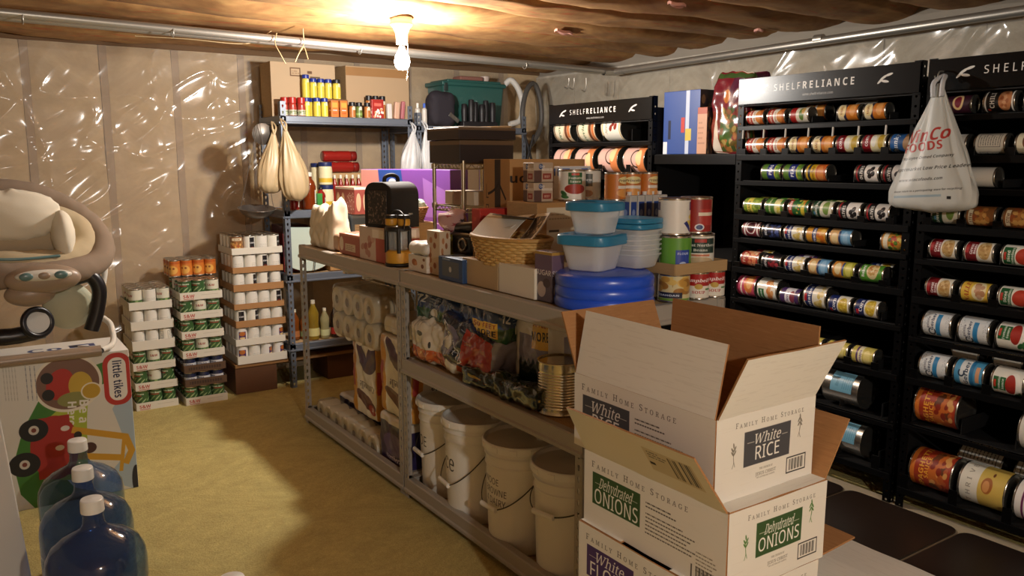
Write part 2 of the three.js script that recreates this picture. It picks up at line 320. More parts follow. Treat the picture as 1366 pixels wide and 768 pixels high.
// x0 front, x1 back, z0 far, z1 near; levels = heights of deck tops
function shelfUnit(label, x0, x1, z0, z1, h, levels, mat, railH, facing = 'x', group) {
  const t = thing('shelf_unit', label, 'shelf', [x0, 0, z0], 0, group), W = x1 - x0, L = z1 - z0;
  for (const [x, z, sx, sz] of [[0, 0, 1, 1], [W, 0, -1, 1], [0, L, 1, -1], [W, L, -1, -1]]) part(t, 'post', slotPost(h, sx, sz), mat).position.set(x, 0, z);
  for (const y of levels) {
    if (facing === 'x') {
      part(t, 'rail', railGeo(L, railH), mat).position.set(-0.002, y - railH, 0);
      const b = part(t, 'rail', railGeo(L, railH), mat); b.position.set(W + 0.002, y - railH, L); b.rotation.y = PI;
      for (const [z, r] of [[0.002, 1], [L - 0.002, -1]]) { const e = part(t, 'end_rail', railGeo(W, railH), mat); e.rotation.y = r > 0 ? -PI / 2 : PI / 2; e.position.set(r > 0 ? W : 0, y - railH, z); }
    } else {
      const a = part(t, 'rail', railGeo(W, railH), mat); a.rotation.y = PI / 2; a.position.set(0, y - railH, L);
      const b = part(t, 'rail', railGeo(W, railH), mat); b.rotation.y = -PI / 2; b.position.set(W, y - railH, 0);
      part(t, 'end_rail', railGeo(L, railH), mat).position.set(-0.002, y - railH, 0);
      const e = part(t, 'end_rail', railGeo(L, railH), mat); e.position.set(W + 0.002, y - railH, L); e.rotation.y = PI;
    }
    part(t, 'deck', box(W - 0.012, 0.012, L - 0.012, W / 2, y < 0.1 ? 0.026 : y - 0.009, L / 2), chipMat, 'brown particle board deck');
  }
  return t;
}
const SX = 1.498, SB = 2.105, DECK = 0.992;
shelfUnit('waist-high grey steel shelf unit with toilet paper packs below', SX, SB, -4.27, -3.055, 0.995, [0.088, DECK], greySteel, 0.068);
shelfUnit('waist-high grey steel shelf unit with white buckets below', SX, SB, -3.045, -1.83, 0.995, [0.088, 0.617, DECK], greySteel, 0.066);
const BZ = -4.97, BX = 1.66;
shelfUnit('tall blue-grey steel shelf unit with spices and boxes on top', BX, 2.56, -5.385, BZ, 1.80, [0.285, 0.73, 1.135, 1.715], blueSteel, 0.05, 'z');
shelfUnit('blue-grey steel shelf unit carrying the green tote', 2.59, 3.49, -5.385, BZ, 1.76, [0.735, 1.16, 1.675], blueSteel, 0.045, 'z');

// ================================================================ black can racks
const blackSteel = phys(0x050506, 0.3, { specularIntensity: 0.5 }), postBlack = phys(0x040405, 0.4, { specularIntensity: 0.35 }), blackMatte = std(0x050506, 0.7), lipBlack = phys(0x050506, 0.5, { specularIntensity: 0.3 });
const headerArt = atlasA.add(1024, 120, (g, w, h) => {
  fill(g, '#070708', -2, -2, w + 4, h + 4);
  const leaf = (x, y, m) => { for (const [dx, dy, r] of [[0, 0, -0.5], [26 * m, -10, -0.25], [8 * m, 16, 0.15], [-14 * m, 12, -0.7]]) oval(g, '#e9e6e0', x + dx, y + dy, 20, 5.5, r * m); };
  leaf(150, 52, 1); leaf(850, 50, 1);
  g.save(); g.fillStyle = '#eeeae4'; g.textBaseline = 'middle'; g.textAlign = 'left';
  let x = 232; for (const [s, f] of [['SHELF', '44px sans-serif'], ['RELIANCE', 'bold 46px sans-serif']]) { g.font = f; for (const ch of s) { g.fillText(ch, x, 52); x += g.measureText(ch).width + 11; } }
  g.restore(); txt(g, 'www.shelfreliance.com', 500, 94, 17, '#cfccc6', 'sans-serif', '');
});
// front at x = 3.15 facing -x, from z0 (far) to z1 (near); rows: heights of the can rests at the front, in load/dispense pairs
function canRack(label, z0, z1, h, rows) {
  const xf = 3.15, D = 0.6, L = z1 - z0, t = thing('can_rack', label, 'can rack', [xf, 0, z0]);
  for (const [x, z, sx, sz] of [[0, 0, 1, 1], [D, 0, -1, 1], [0, L, 1, -1], [D, L, -1, -1]]) part(t, 'post', slotPost(h, sx, sz, 0.034, false), postBlack).position.set(x, 0, z);
  const hd = uvRect(new THREE.PlaneGeometry(L - 0.01, 0.115), headerArt);
  const plate = part(t, 'header_plate', box(0.004, 0.118, L - 0.008, -0.003, h - 0.064, L / 2), blackSteel);
  const sign = part(plate, 'header_print', at(hd, -0.0062, h - 0.064, L / 2, 0, -PI / 2), printed(headerArt, 0.27, { specularIntensity: 0.7 }), 'white lettering with leaf sprigs');
  part(t, 'top_panel', box(D, 0.004, L, D / 2, h - 0.13, L / 2), blackMatte);
  for (const z of [0.006, L - 0.006]) part(t, 'side_panel', box(D - 0.05, h - 0.1, 0.002, D / 2, (h - 0.1) / 2 + 0.04, z), blackMatte);
  part(t, 'back_panel', box(0.002, h - 0.1, L - 0.02, D - 0.006, (h - 0.1) / 2 + 0.04, L / 2), blackMatte);
  rows.forEach((row, i) => {
    const { y, pitch, r } = row, down = i % 2; // odd rows run down to the front
    const len = D - 0.04, a = down ? 0.08 : -0.08;
    part(t, 'can_track', at(box(len, 0.003, L - 0.02), len / 2 + 0.008, y - 0.004 + Math.sin(a) * len / 2, L / 2, 0, 0, a), blackMatte);
    part(t, 'front_lip', rbox(0.004, down ? 0.028 : 0.02, L - 0.012, 0.0015, -0.004, y - (down ? 0.014 : 0.016), L / 2), i < 2 ? blackSteel : lipBlack);
    if (row.z0 !== undefined) for (let z = row.z0; z < z1 - 0.03; z += pitch) {
      if (z < z0 + 0.02) continue;
      part(t, 'track_divider', box(D * 0.8, r * (down ? 1.0 : 0.8), 0.003, D * 0.4 + 0.02, y + r * 0.45, z - z0), blackMatte);
      if (row.peg) part(t, 'divider_peg', rod([-0.006, y + 0.075, z - z0], [-0.004, y + 0.115, z - z0], 0.0042, 8), pegMat);
      if (down) part(t, 'can_stop', rbox(0.004, r * 0.85, 0.035, 0.001, -0.003, y + r * 0.35, z - z0), blackSteel);
    }
  });
  return t;
}
const pegMat = std(0xcfccc4, 0.4);
const RA = -1.80, RB = -2.705;
const rack2Rows = [1.612, 1.473, 1.352, 1.187, 1.075, 0.927, 0.778, 0.568, 0.36, 0.14].map((y, i) => ({ y, pitch: [0.122, 0.122, 0.122, 0.13, 0.122, 0.128, 0.13, 0.13, 0.2, 0.2][i], z0: RB + [0.037, 0.041, 0.017, 0.037, 0.037, 0.037, 0.017, 0.017, 0.03, 0.03][i], peg: i === 1, r: i < 6 ? 0.035 : i < 8 ? 0.042 : 0.078 }));
const rack3Rows = [1.62, 1.465, 1.345, 1.196, 1.063, 0.906, 0.747, 0.572, 0.38, 0.10].map((y, i) => ({ y, pitch: [0.142, 0.142, 0.145, 0.132, 0.137, 0.137, 0.142, 0.142, 0.2, 0.202][i], z0: RA + [0.087, 0.067, 0.037, 0.067, 0.067, 0.067, 0.062, 0.062, 0.057, 0.057][i], r: i < 6 ? 0.038 : i < 8 ? 0.05 : 0.078 }));
const rack1Rows = [1.553, 1.36, 1.16, 0.96, 0.76, 0.56, 0.36, 0.14].map((y) => ({ y, pitch: 0.245, z0: -4.21, r: 0.078 }));
canRack('black can rotation rack behind the dehydrated food cartons, between two other racks', RB, RA, 1.832, rack2Rows);
canRack('black can rotation rack with a plastic shopping bag hung on its post', RA + 0.025, -0.86, 1.832, rack3Rows);
canRack('black can rotation rack nearest the steel shelves, two rows of wide cans showing', -4.23, -3.29, 1.79, rack1Rows);
// open black shelf bridging two racks
{
  const t = thing('bridge_shelf', 'open black shelf bridging two can racks, holding cereal and chips', 'shelf', [3.16, 0, -3.28]);
  const L = 0.565;
  for (const y of [1.476, 0.95, 0.45]) { part(t, 'shelf_board', box(0.56, 0.006, L, 0.29, y - 0.003, L / 2), blackMatte); part(t, 'front_lip', rbox(0.004, 0.05, L, 0.0015, 0, y - 0.027, L / 2), blackSteel); }
  part(t, 'back_panel', box(0.003, 1.4, L, 0.575, 0.72, L / 2), blackMatte);
  for (const y of [1.25, 0.7]) part(t, 'cross_brace', merge([rod([0.55, y - 0.2, 0.03], [0.55, y + 0.2, L - 0.03], 0.006), rod([0.55, y + 0.2, 0.03], [0.55, y - 0.2, L - 0.03], 0.006)]), blackSteel);
}
// ================================================================ cans
const tinMat = std(0xc9c4ba, 0.24, { metalness: 0.95 });
const CAN = { soup: [0.0335, 0.102], veg: [0.037, 0.112], mid: [0.0515, 0.119], formula: [0.05, 0.118], tall: [0.0515, 0.122], ten: [0.078, 0.176] };
const canGeo = {};
for (const [k, [r, h]] of Object.entries(CAN)) {
  const e = Math.min(0.0028, r * 0.05);
  canGeo[k] = {
    body: lathe([[0, 0.004], [r * 0.9, 0.004], [r * 0.93, 0.0005], [r + e * 0.6, 0], [r + e * 0.6, 0.003], [r, 0.005], [r, h - 0.005], [r + e * 0.6, h - 0.003], [r + e * 0.6, h], [r * 0.93, h - 0.0005], [r * 0.9, h - 0.004], [r * 0.6, h - 0.0045], [r * 0.58, h - 0.003], [0, h - 0.003]], 28),
    label(rect, lo = 0.007, hi = 0.007) { return uvRect(at(new THREE.CylinderGeometry(r + 0.0006, r + 0.0006, h - lo - hi, 28, 1, true, PI / 2), 0, lo + (h - lo - hi) / 2, 0), rect); },
  };
}
// art: the print, seen unrolled; u = 0.5 is the front of the can
const art = {};
function label(key, desc, draw, w = 256, h = 112) { art[key] = { desc, rect: atlasA.add(w, h, draw), geo: {} }; }
const front = (g, w, h, f) => { for (const cx of [w * 0.5, w * 0.02, w * 1.02]) { g.save(); g.translate(cx, 0); f(g, h); g.restore(); } };
label('chickenRed', 'red white and orange', (g, w, h) => { fill(g, '#b3261c', -1, -1, w + 2, h * 0.36); fill(g, '#ece4d4', -1, h * 0.34, w + 2, h * 0.34); fill(g, '#b9622a', -1, h * 0.66, w + 2, h * 0.4); front(g, w, h, (g) => { txt(g, 'CHICKEN', 0, h * 0.18, 20, '#fff2d8'); oval(g, '#d88a44', 0, h * 0.72, 40, 18); txt(g, 'BREAST', 0, h * 0.48, 15, '#7a1c16'); }); });
label('redWhiteGreen', 'red and white with green leaf', (g, w, h) => { fill(g, '#ded6c4', -1, -1, w + 2, h + 2); fill(g, '#a81f1c', -1, -1, w + 2, h * 0.34); front(g, w, h, (g) => { oval(g, '#5e7d32', 0, h * 0.66, 38, 16); oval(g, '#c9a05a', 20, h * 0.75, 22, 12); }); });
label('orangeCream', 'cream and orange', (g, w, h) => { fill(g, '#d17a26', -1, -1, w + 2, h + 2); fill(g, '#efe3c0', -1, -1, w + 2, h * 0.3); fill(g, '#24284a', -1, h * 0.3, w + 2, h * 0.13); front(g, w, h, (g) => { oval(g, '#efd9a0', 0, h * 0.22, 34, 22); oval(g, '#e9a45a', 8, h * 0.75, 40, 18); txt(g, 'YAMS', 0, h * 0.2, 17, '#8a4a12'); }); });
label('redCream', 'dark red and cream', (g, w, h) => { fill(g, '#e8dcae', -1, -1, w + 2, h + 2); fill(g, '#8e1a26', -1, -1, w + 2, h * 0.38); front(g, w, h, (g) => { oval(g, '#f3f0e6', 0, h * 0.5, 30, 14); oval(g, '#c9a83c', 0, h * 0.82, 44, 14); txt(g, 'CORN', 0, h * 0.18, 20, '#fff'); }); });
label('blueCookie', 'bright blue and brown', (g, w, h) => { fill(g, '#2a62a4', -1, -1, w + 2, h + 2); fill(g, '#9a7048', -1, h * 0.6, w + 2, h * 0.42); front(g, w, h, (g) => { txt(g, 'Chunky', 0, h * 0.24, 28, '#fff', 'serif', 'italic bold'); oval(g, '#c9a078', 0, h * 0.72, 40, 20); }); });
label('greenBlue', 'green and royal blue', (g, w, h) => { fill(g, '#58802e', -1, -1, w + 2, h + 2); fill(g, '#25307c', -1, h * 0.3, w + 2, h * 0.4); fill(g, '#d8d24a', -1, h * 0.72, w + 2, 5); front(g, w, h, (g) => { txt(g, 'PEAS', 0, h * 0.5, 26, '#fff'); blobs(g, ['#7fae3c', '#5d8a2c'], -40, h * 0.78, 80, 16, 14, 5, 7); }); });
label('yellowOrange', 'yellow and orange', (g, w, h) => { fill(g, '#d4a91f', -1, -1, w + 2, h * 0.5); fill(g, '#c8642a', -1, h * 0.5, w + 2, h * 0.55); fill(g, '#2b2c3a', -1, h * 0.1, w + 2, h * 0.12); front(g, w, h, (g) => { oval(g, '#e08e4c', 0, h * 0.74, 42, 18); txt(g, 'Peaches', 0, h * 0.34, 20, '#5a2a10', 'serif'); }); });
label('blackWhite', 'black and white with dark olives', (g, w, h) => { fill(g, '#efe9e2', -1, -1, w + 2, h + 2); fill(g, '#211d1c', -1, -1, w + 2, h * 0.42); fill(g, '#a2262a', -1, h * 0.02, w + 2, h * 0.08); front(g, w, h, (g) => { txt(g, 'OLIVES', 0, h * 0.26, 21, '#f2eee8'); for (const [x, y] of [[-16, 0.66], [4, 0.62], [18, 0.76], [-6, 0.8]]) { oval(g, '#1a1617', x, h * y, 13, 10, 0.5); oval(g, '#6d5f63', x - 3, h * y - 3, 3, 2); } }); });
label('yellowGreen', 'yellow green', (g, w, h) => { fill(g, '#7e9a34', -1, -1, w + 2, h + 2); fill(g, '#e0cf5c', -1, h * 0.2, w + 2, h * 0.3); front(g, w, h, (g) => { txt(g, 'BEANS', 0, h * 0.34, 22, '#2c4a16'); blobs(g, ['#a9be52', '#5e7f28'], -50, h * 0.6, 100, 32, 20, 5, 11); }); });
label('greenYellow', 'leaf green with pale yellow', (g, w, h) => { fill(g, '#4a7a2c', -1, -1, w + 2, h + 2); fill(g, '#e6dfa4', -1, h * 0.52, w + 2, h * 0.34); front(g, w, h, (g) => { txt(g, 'Green Beans', 0, h * 0.24, 18, '#f2eeb8'); blobs(g, ['#d8c84c', '#efe6a0'], -44, h * 0.6, 88, 24, 16, 5, 9); }); });
label('greenRed', 'green with red and yellow', (g, w, h) => { fill(g, '#2e6a35', -1, -1, w + 2, h + 2); fill(g, '#b5442c', -1, -1, w + 2, h * 0.2); fill(g, '#d9c23c', -1, h * 0.66, w + 2, h * 0.2); front(g, w, h, (g) => { txt(g, 'MIXED', 0, h * 0.1, 16, '#fff'); blobs(g, ['#d8762c', '#8fb33c', '#e6d25a'], -48, h * 0.4, 96, 46, 24, 5, 8); }); });
label('greenCream', 'dark green and cream', (g, w, h) => { fill(g, '#e7e2cc', -1, -1, w + 2, h + 2); fill(g, '#28492e', -1, -1, w + 2, h * 0.4); front(g, w, h, (g) => { txt(g, 'Green Beans', 0, h * 0.2, 19, '#f4f2e6'); oval(g, '#7c9a48', 0, h * 0.7, 38, 18); oval(g, '#4f7c9a', -30, h * 0.12, 10, 6); }); });
label('maroonWhite', 'maroon with white ring', (g, w, h) => { fill(g, '#7c2a38', -1, -1, w + 2, h + 2); fill(g, '#e9e2de', -1, h * 0.08, w + 2, h * 0.1); fill(g, '#e9e2de', -1, h * 0.84, w + 2, h * 0.1); front(g, w, h, (g) => { g.strokeStyle = '#efe8e4'; g.lineWidth = 7; g.beginPath(); g.ellipse(0, h / 2, 36, 30, 0, 0, 7); g.stroke(); oval(g, '#3d0f18', 0, h / 2, 26, 20); }); });
label('blackBerry', 'black with blue berries', (g, w, h) => { fill(g, '#171a26', -1, -1, w + 2, h + 2); front(g, w, h, (g) => { txt(g, 'BERRIES', 0, h * 0.2, 20, '#dfe2ea'); blobs(g, ['#3a4a86', '#5a6aa8', '#242c58'], -52, h * 0.38, 104, 58, 30, 6, 10); }); });
label('navyPotato', 'white with navy band and sliced potatoes', (g, w, h) => { fill(g, '#efe9d8', -1, -1, w + 2, h + 2); fill(g, '#1d2c66', -1, h * 0.04, w + 2, h * 0.36); front(g, w, h, (g) => { fill(g, '#b5202a', -14, h * 0.02, 28, 14); txt(g, 'Potatoes', 0, h * 0.26, 22, '#fff', 'serif'); blobs(g, ['#d8bc62', '#e6d08a'], -46, h * 0.55, 92, 36, 18, 7, 12); }); });
label('yellowPeach', 'golden yellow with peaches', (g, w, h) => { fill(g, '#d7972a', -1, -1, w + 2, h + 2); fill(g, '#27356e', -1, h * 0.3, w + 2, h * 0.22); front(g, w, h, (g) => { txt(g, 'Peaches', 0, h * 0.41, 20, '#fff', 'serif'); blobs(g, ['#e8a23c', '#cc6f22', '#efc05a'], -50, h * 0.55, 100, 46, 16, 8, 14); }); });
label('orangeSky', 'pale orange and sky blue', (g, w, h) => { fill(g, '#dfae70', -1, -1, w + 2, h * 0.46); fill(g, '#6fa6cf', -1, h * 0.45, w + 2, h * 0.56); front(g, w, h, (g) => { oval(g, '#efd6a0', 0, h * 0.22, 30, 18); fill(g, '#25406e', -40, h * 0.42, 80, 12); oval(g, '#93bfe0', 0, h * 0.75, 40, 14); }); });
label('mixedVeg', 'amber with red and green vegetables', (g, w, h) => { fill(g, '#c98a34', -1, -1, w + 2, h + 2); fill(g, '#efe6cc', -1, h * 0.06, w + 2, h * 0.2); front(g, w, h, (g) => blobs(g, ['#3f6a2c', '#b8402a', '#d8c052', '#5f8a34'], -54, h * 0.34, 108, 62, 34, 6, 11)); });
label('redPeach', 'red with peach slices', (g, w, h) => { fill(g, '#a8382c', -1, -1, w + 2, h + 2); front(g, w, h, (g) => { txt(g, 'Fruit', 0, h * 0.2, 24, '#f7e6cc', 'serif'); blobs(g, ['#e8a878', '#d8825a', '#efc8a0'], -54, h * 0.36, 108, 60, 22, 9, 15); }); });
label('blackCherry', 'black with red cherries', (g, w, h) => { fill(g, '#191418', -1, -1, w + 2, h + 2); front(g, w, h, (g) => { txt(g, 'OREGON', 0, h * 0.18, 20, '#e8e2e0'); blobs(g, ['#8e1f2c', '#b8404a', '#5a0f1a'], -52, h * 0.36, 104, 60, 24, 7, 11); }); });
label('orangeLime', 'orange and lime', (g, w, h) => { fill(g, '#d9923c', -1, -1, w + 2, h * 0.48); fill(g, '#b8b43a', -1, h * 0.46, w + 2, h * 0.56); front(g, w, h, (g) => { oval(g, '#f0deaa', 0, h * 0.24, 32, 18); oval(g, '#d8d468', 0, h * 0.76, 42, 16); fill(g, '#2f4a86', -36, h * 0.44, 72, 10); }); });
label('greenBean', 'bright green with beans', (g, w, h) => { fill(g, '#55952f', -1, -1, w + 2, h + 2); front(g, w, h, (g) => { oval(g, '#e3cf9a', 6, h * 0.56, 46, 30); blobs(g, ['#b87f42', '#caa05c'], -30, h * 0.4, 72, 40, 18, 6, 10); txt(g, 'Baked', 0, h * 0.14, 20, '#fff', 'serif'); }); });
label('pinkOrange', 'pink and orange swirl', (g, w, h) => { fill(g, '#c8496a', -1, -1, w + 2, h + 2); fill(g, '#f0dfd2', -1, h * 0.22, w + 2, 10); fill(g, '#f0dfd2', -1, h * 0.5, w + 2, 8); front(g, w, h, (g) => { oval(g, '#de8444', 6, h * 0.68, 44, 30); oval(g, '#efb678', 6, h * 0.7, 26, 17); }); });
label('whitePeach', 'white with green corner and peaches', (g, w, h) => { fill(g, '#efece0', -1, -1, w + 2, h + 2); front(g, w, h, (g) => { fill(g, '#2e6b38', -46, 6, 50, 34); txt(g, 'Sliced', -21, 22, 15, '#fff'); blobs(g, ['#d8864a', '#e6a86a'], -36, h * 0.5, 76, 40, 14, 9, 14); }); });
label('purpleWhite', 'purple and white', (g, w, h) => { fill(g, '#ded9de', -1, -1, w + 2, h + 2); fill(g, '#4b2f66', -1, -1, w + 2, h * 0.26); fill(g, '#4b2f66', -1, h * 0.78, w + 2, h * 0.25); front(g, w, h, (g) => { oval(g, '#efeaf0', 0, h * 0.45, 42, 22); oval(g, '#8a3a4e', 0, h * 0.66, 34, 16); txt(g, 'Beets', 0, h * 0.4, 20, '#4b2f66', 'serif'); }); });
label('navyCorn', 'navy and white with yellow corn', (g, w, h) => { fill(g, '#efeada', -1, -1, w + 2, h + 2); fill(g, '#1c2a62', -1, h * 0.0, w + 2, h * 0.42); front(g, w, h, (g) => { fill(g, '#b82430', -40, 6, 26, 14); txt(g, 'Corn', 6, h * 0.26, 26, '#fff', 'serif'); oval(g, '#d8b93c', 0, h * 0.7, 46, 26); blobs(g, ['#efd866', '#c8a42c'], -36, h * 0.56, 72, 30, 30, 3, 5); }); });
label('yellowPurple', 'yellow with thin purple stripe', (g, w, h) => { fill(g, '#d8c866', -1, -1, w + 2, h + 2); fill(g, '#5a3a78', -1, h * 0.2, w + 2, 9); fill(g, '#efe9c4', -1, h * 0.3, w + 2, h * 0.2); front(g, w, h, (g) => { oval(g, '#efe08c', 0, h * 0.72, 42, 18); txt(g, 'Pineapple', 0, h * 0.4, 16, '#5a3a78'); }); });
label('blueSticker', 'bare steel with pale blue paper', (g, w, h) => { fill(g, '#79b4cf', -1, -1, w + 2, h + 2); txt(g, 'Honeyville', w / 2, h * 0.3, 26, '#2f6a8a', 'serif', 'italic'); scribble(g, 40, h * 0.55, w - 80, 5, 12, '#4a8aa8'); }, 256, 128);
label('blackFrame', 'black label framed in white with tan beans', (g, w, h) => { fill(g, '#e8e4da', -1, -1, w + 2, h + 2); front(g, w, h, (g) => { fill(g, '#1e1c1c', -60, 6, 120, h - 12); txt(g, 'CHILI', 0, h * 0.28, 26, '#ece8e0'); oval(g, '#bd7c50', 0, h * 0.72, 50, 26); blobs(g, ['#a4623c', '#d09a70'], -36, h * 0.58, 72, 28, 18, 5, 8); fill(g, '#b2402c', -50, h * 0.1, 14, 12); }); });
label('plumYellow', 'dark plum with yellow oval', (g, w, h) => { fill(g, '#371424', -1, -1, w + 2, h + 2); front(g, w, h, (g) => { oval(g, '#d8b884', 0, h * 0.5, 40, 26); oval(g, '#7a1f30', 0, h * 0.5, 28, 16); }); });
label('nutrition', 'white nutrition-panel', (g, w, h) => { fill(g, '#e9e5d8', -1, -1, w + 2, h + 2); for (const x of [16, 100, 184]) { g.strokeStyle = '#555'; g.lineWidth = 2; g.strokeRect(x, 12, 58, h - 24); scribble(g, x + 6, 20, 46, 8, 10, '#777'); } });
label('tanBrown', 'cream with brown bowl', (g, w, h) => { fill(g, '#ddd2b4', -1, -1, w + 2, h + 2); front(g, w, h, (g) => { oval(g, '#6a3d24', 0, h * 0.5, 44, 34); oval(g, '#8d5a34', 0, h * 0.5, 32, 22); fill(g, '#c45a2a', -50, h * 0.84, 100, 12); }); });
label('plainWhite', 'plain white', (g, w, h) => { fill(g, '#e4e0d6', -1, -1, w + 2, h + 2); scribble(g, 20, h * 0.5, 60, 4, 9, '#b8b4aa'); });
label('deepOrange', 'deep orange', (g, w, h) => { fill(g, '#d27a34', -1, -1, w + 2, h + 2); front(g, w, h, (g) => { oval(g, '#efb25c', 0, h * 0.5, 44, 34); oval(g, '#c85a22', 0, h * 0.5, 28, 20); }); });
label('brownStew', 'brown stew', (g, w, h) => { fill(g, '#8c5a30', -1, -1, w + 2, h + 2); front(g, w, h, (g) => { blobs(g, ['#c08040', '#a3542c', '#d8a860'], -50, h * 0.3, 100, 60, 26, 7, 13); fill(g, '#efe2c0', -36, 8, 72, 18); txt(g, 'STEW', 0, 18, 16, '#5a2a14'); }); });
label('redBeans', 'dark red and white with pale beans', (g, w, h) => { fill(g, '#ece6d6', -1, -1, w + 2, h + 2); front(g, w, h, (g) => { fill(g, '#7a1a20', -64, 2, 128, h * 0.42); fill(g, '#b02a2c', -18, 4, 36, 12); txt(g, 'Great', 0, h * 0.24, 17, '#fff', 'serif'); txt(g, 'Beans', 0, h * 0.36, 15, '#fff', 'serif'); oval(g, '#c9a468', 0, h * 0.72, 46, 26); blobs(g, ['#dcc08a', '#b48a50'], -38, h * 0.58, 76, 28, 26, 4, 7); }); });
label('yellowRed', 'yellow with red lettering and ham', (g, w, h) => { fill(g, '#e0bc48', -1, -1, w + 2, h + 2); front(g, w, h, (g) => { txt(g, 'NALLEY', 0, h * 0.22, 26, '#a8261c', 'serif', 'italic bold'); oval(g, '#efe2b4', 0, h * 0.66, 48, 30); blobs(g, ['#b8845c', '#c9a080'], -34, h * 0.5, 68, 34, 10, 9, 14); }); });
label('greenTomato', 'white with green block and red tomato', (g, w, h) => { fill(g, '#ece8da', -1, -1, w + 2, h + 2); front(g, w, h, (g) => { fill(g, '#1f5a30', -40, 4, 80, h * 0.4); fill(g, '#b83a2c', -16, 6, 32, 10); txt(g, 'Diced', 0, h * 0.22, 17, '#f4f2e6', 'serif'); txt(g, 'Tomatoes', 0, h * 0.35, 15, '#f4f2e6', 'serif'); oval(g, '#b93a26', 0, h * 0.74, 38, 30); oval(g, '#2f6a34', -52, h * 0.86, 16, 9, 0.5); }); });
label('formula', 'white speckled formula with blue patch', (g, w, h) => { fill(g, '#dfe3e4', -1, -1, w + 2, h + 2); for (let i = 0; i < 700; i++) { const x = rnd() * w, y = rnd() * h, e = Math.abs(y / h - 0.5); if (e > 0.34 || Math.abs(x / w - 0.5) > 0.3) fill(g, '#6f7d86', x, y, 1.6, 1.6); } front(g, w, h, (g) => { g.strokeStyle = '#1c2430'; g.lineWidth = 5; g.beginPath(); g.arc(-22, h * 0.36, 13, 0.9, 5.6); g.stroke(); fill(g, '#2f86bd', -40, h * 0.5, 80, h * 0.17); txt(g, 'gentle', 8, h * 0.2, 13, '#556'); txt(g, 'Gerber', 12, h * 0.36, 18, '#2a3550'); }); });
label('formulaBlue', 'sky blue formula', (g, w, h) => { fill(g, '#4d9ac6', -1, -1, w + 2, h + 2); fill(g, '#e4e8e8', -1, h * 0.2, w + 2, h * 0.34); front(g, w, h, (g) => { g.strokeStyle = '#20364e'; g.lineWidth = 5; g.beginPath(); g.arc(0, h * 0.26, 11, 0.9, 5.6); g.stroke(); txt(g, 'Gerber', 0, h * 0.42, 24, '#20364e'); fill(g, '#2d78ac', -60, h * 0.56, 120, 14); fill(g, '#d8a078', -26, h * 0.76, 52, 16); }); });
label('tomatoSauce', 'white with green Tomato Sauce block and red bowl', (g, w, h) => { fill(g, '#ece9dd', -1, -1, w + 2, h + 2); front(g, w, h, (g) => { fill(g, '#20602f', -22, 4, 44, h * 0.42); fill(g, '#c8402e', -12, 6, 24, 9); txt(g, 'Tomato', 0, h * 0.23, 12, '#f4f4ec', 'serif'); txt(g, 'Sauce', 0, h * 0.36, 12, '#f4f4ec', 'serif'); oval(g, '#f5f3ea', 2, h * 0.72, 40, 27); oval(g, '#a92f24', 0, h * 0.62, 34, 20); oval(g, '#2f6a38', -38, h * 0.78, 14, 8, 0.7); oval(g, '#3c7a40', -34, h * 0.9, 14, 7, 0.2); }); });
label('spaghetti', 'red and orange Spaghetti Sauce', (g, w, h) => { fill(g, '#a8381e', -1, -1, w + 2, h + 2); fill(g, '#d9792e', -1, -1, w + 2, h * 0.12); front(g, w, h, (g) => { txt(g, 'SPAGHETTI', 0, h * 0.28, 20, '#f0b23c'); txt(g, 'SAUCE', 0, h * 0.42, 16, '#f0b23c'); oval(g, '#c96a2a', 0, h * 0.66, 54, 22); blobs(g, ['#8c2a16', '#dca05a', '#6a3a20', '#b85a2c'], -50, h * 0.54, 100, 42, 30, 5, 10); }); });
label('thrive', 'white and yellow with an egg', (g, w, h) => { fill(g, '#e9e5d6', -1, -1, w + 2, h + 2); fill(g, '#d9bb5c', -1, h * 0.42, w + 2, h * 0.6); front(g, w, h, (g) => { g.fillStyle = '#8a8478'; let x = -44; g.font = '17px sans-serif'; for (const c of 'THRIVE') { g.textAlign = 'left'; g.fillText(c, x, h * 0.26); x += 16; } oval(g, '#a8642c', 2, h * 0.62, 17, 14); oval(g, '#d89a5c', 0, h * 0.6, 12, 9); oval(g, '#6a3a20', 28, h * 0.7, 5, 3); }); });
label('whitePurple', 'white with purple rim and berries', (g, w, h) => { fill(g, '#ece8e2', -1, -1, w + 2, h + 2); fill(g, '#6a2452', -1, h * 0.14, w + 2, 5); front(g, w, h, (g) => { blobs(g, ['#3a3238', '#5a4a54'], -26, h * 0.4, 52, 30, 14, 4, 7); fill(g, '#7c2458', -40, h * 0.8, 40, 16); txt(g, 'mix', 10, h * 0.3, 18, '#4a3a44', 'serif', 'italic'); }); });
label('greenSalsa', 'cream with green lettering and brown bands', (g, w, h) => { fill(g, '#d8bf9c', -1, -1, w + 2, h + 2); fill(g, '#6a3a22', -1, h * 0.66, w + 2, h * 0.14); fill(g, '#3a2a22', -1, h * 0.02, w + 2, 5); front(g, w, h, (g) => { oval(g, '#e6dcc0', 0, h * 0.34, 50, 30); txt(g, 'Provident', 0, h * 0.34, 21, '#2f5a34', 'serif', 'italic bold'); fill(g, '#c8703c', -44, h * 0.82, 88, 14); }); });
label('whiteCherry', 'white with small red fruit', (g, w, h) => { fill(g, '#ece9dc', -1, -1, w + 2, h + 2); fill(g, '#c9ae62', -1, 3, w + 2, 5); fill(g, '#c9ae62', -1, h - 8, w + 2, 5); front(g, w, h, (g) => { for (const [x, y] of [[-6, 0.5], [8, 0.62], [-2, 0.74]]) oval(g, '#8a2a1e', x, h * y, 11, 8, 0.7); txt(g, 'Apples', 0, h * 0.24, 15, '#6a5a3a', 'serif', 'italic'); }); });
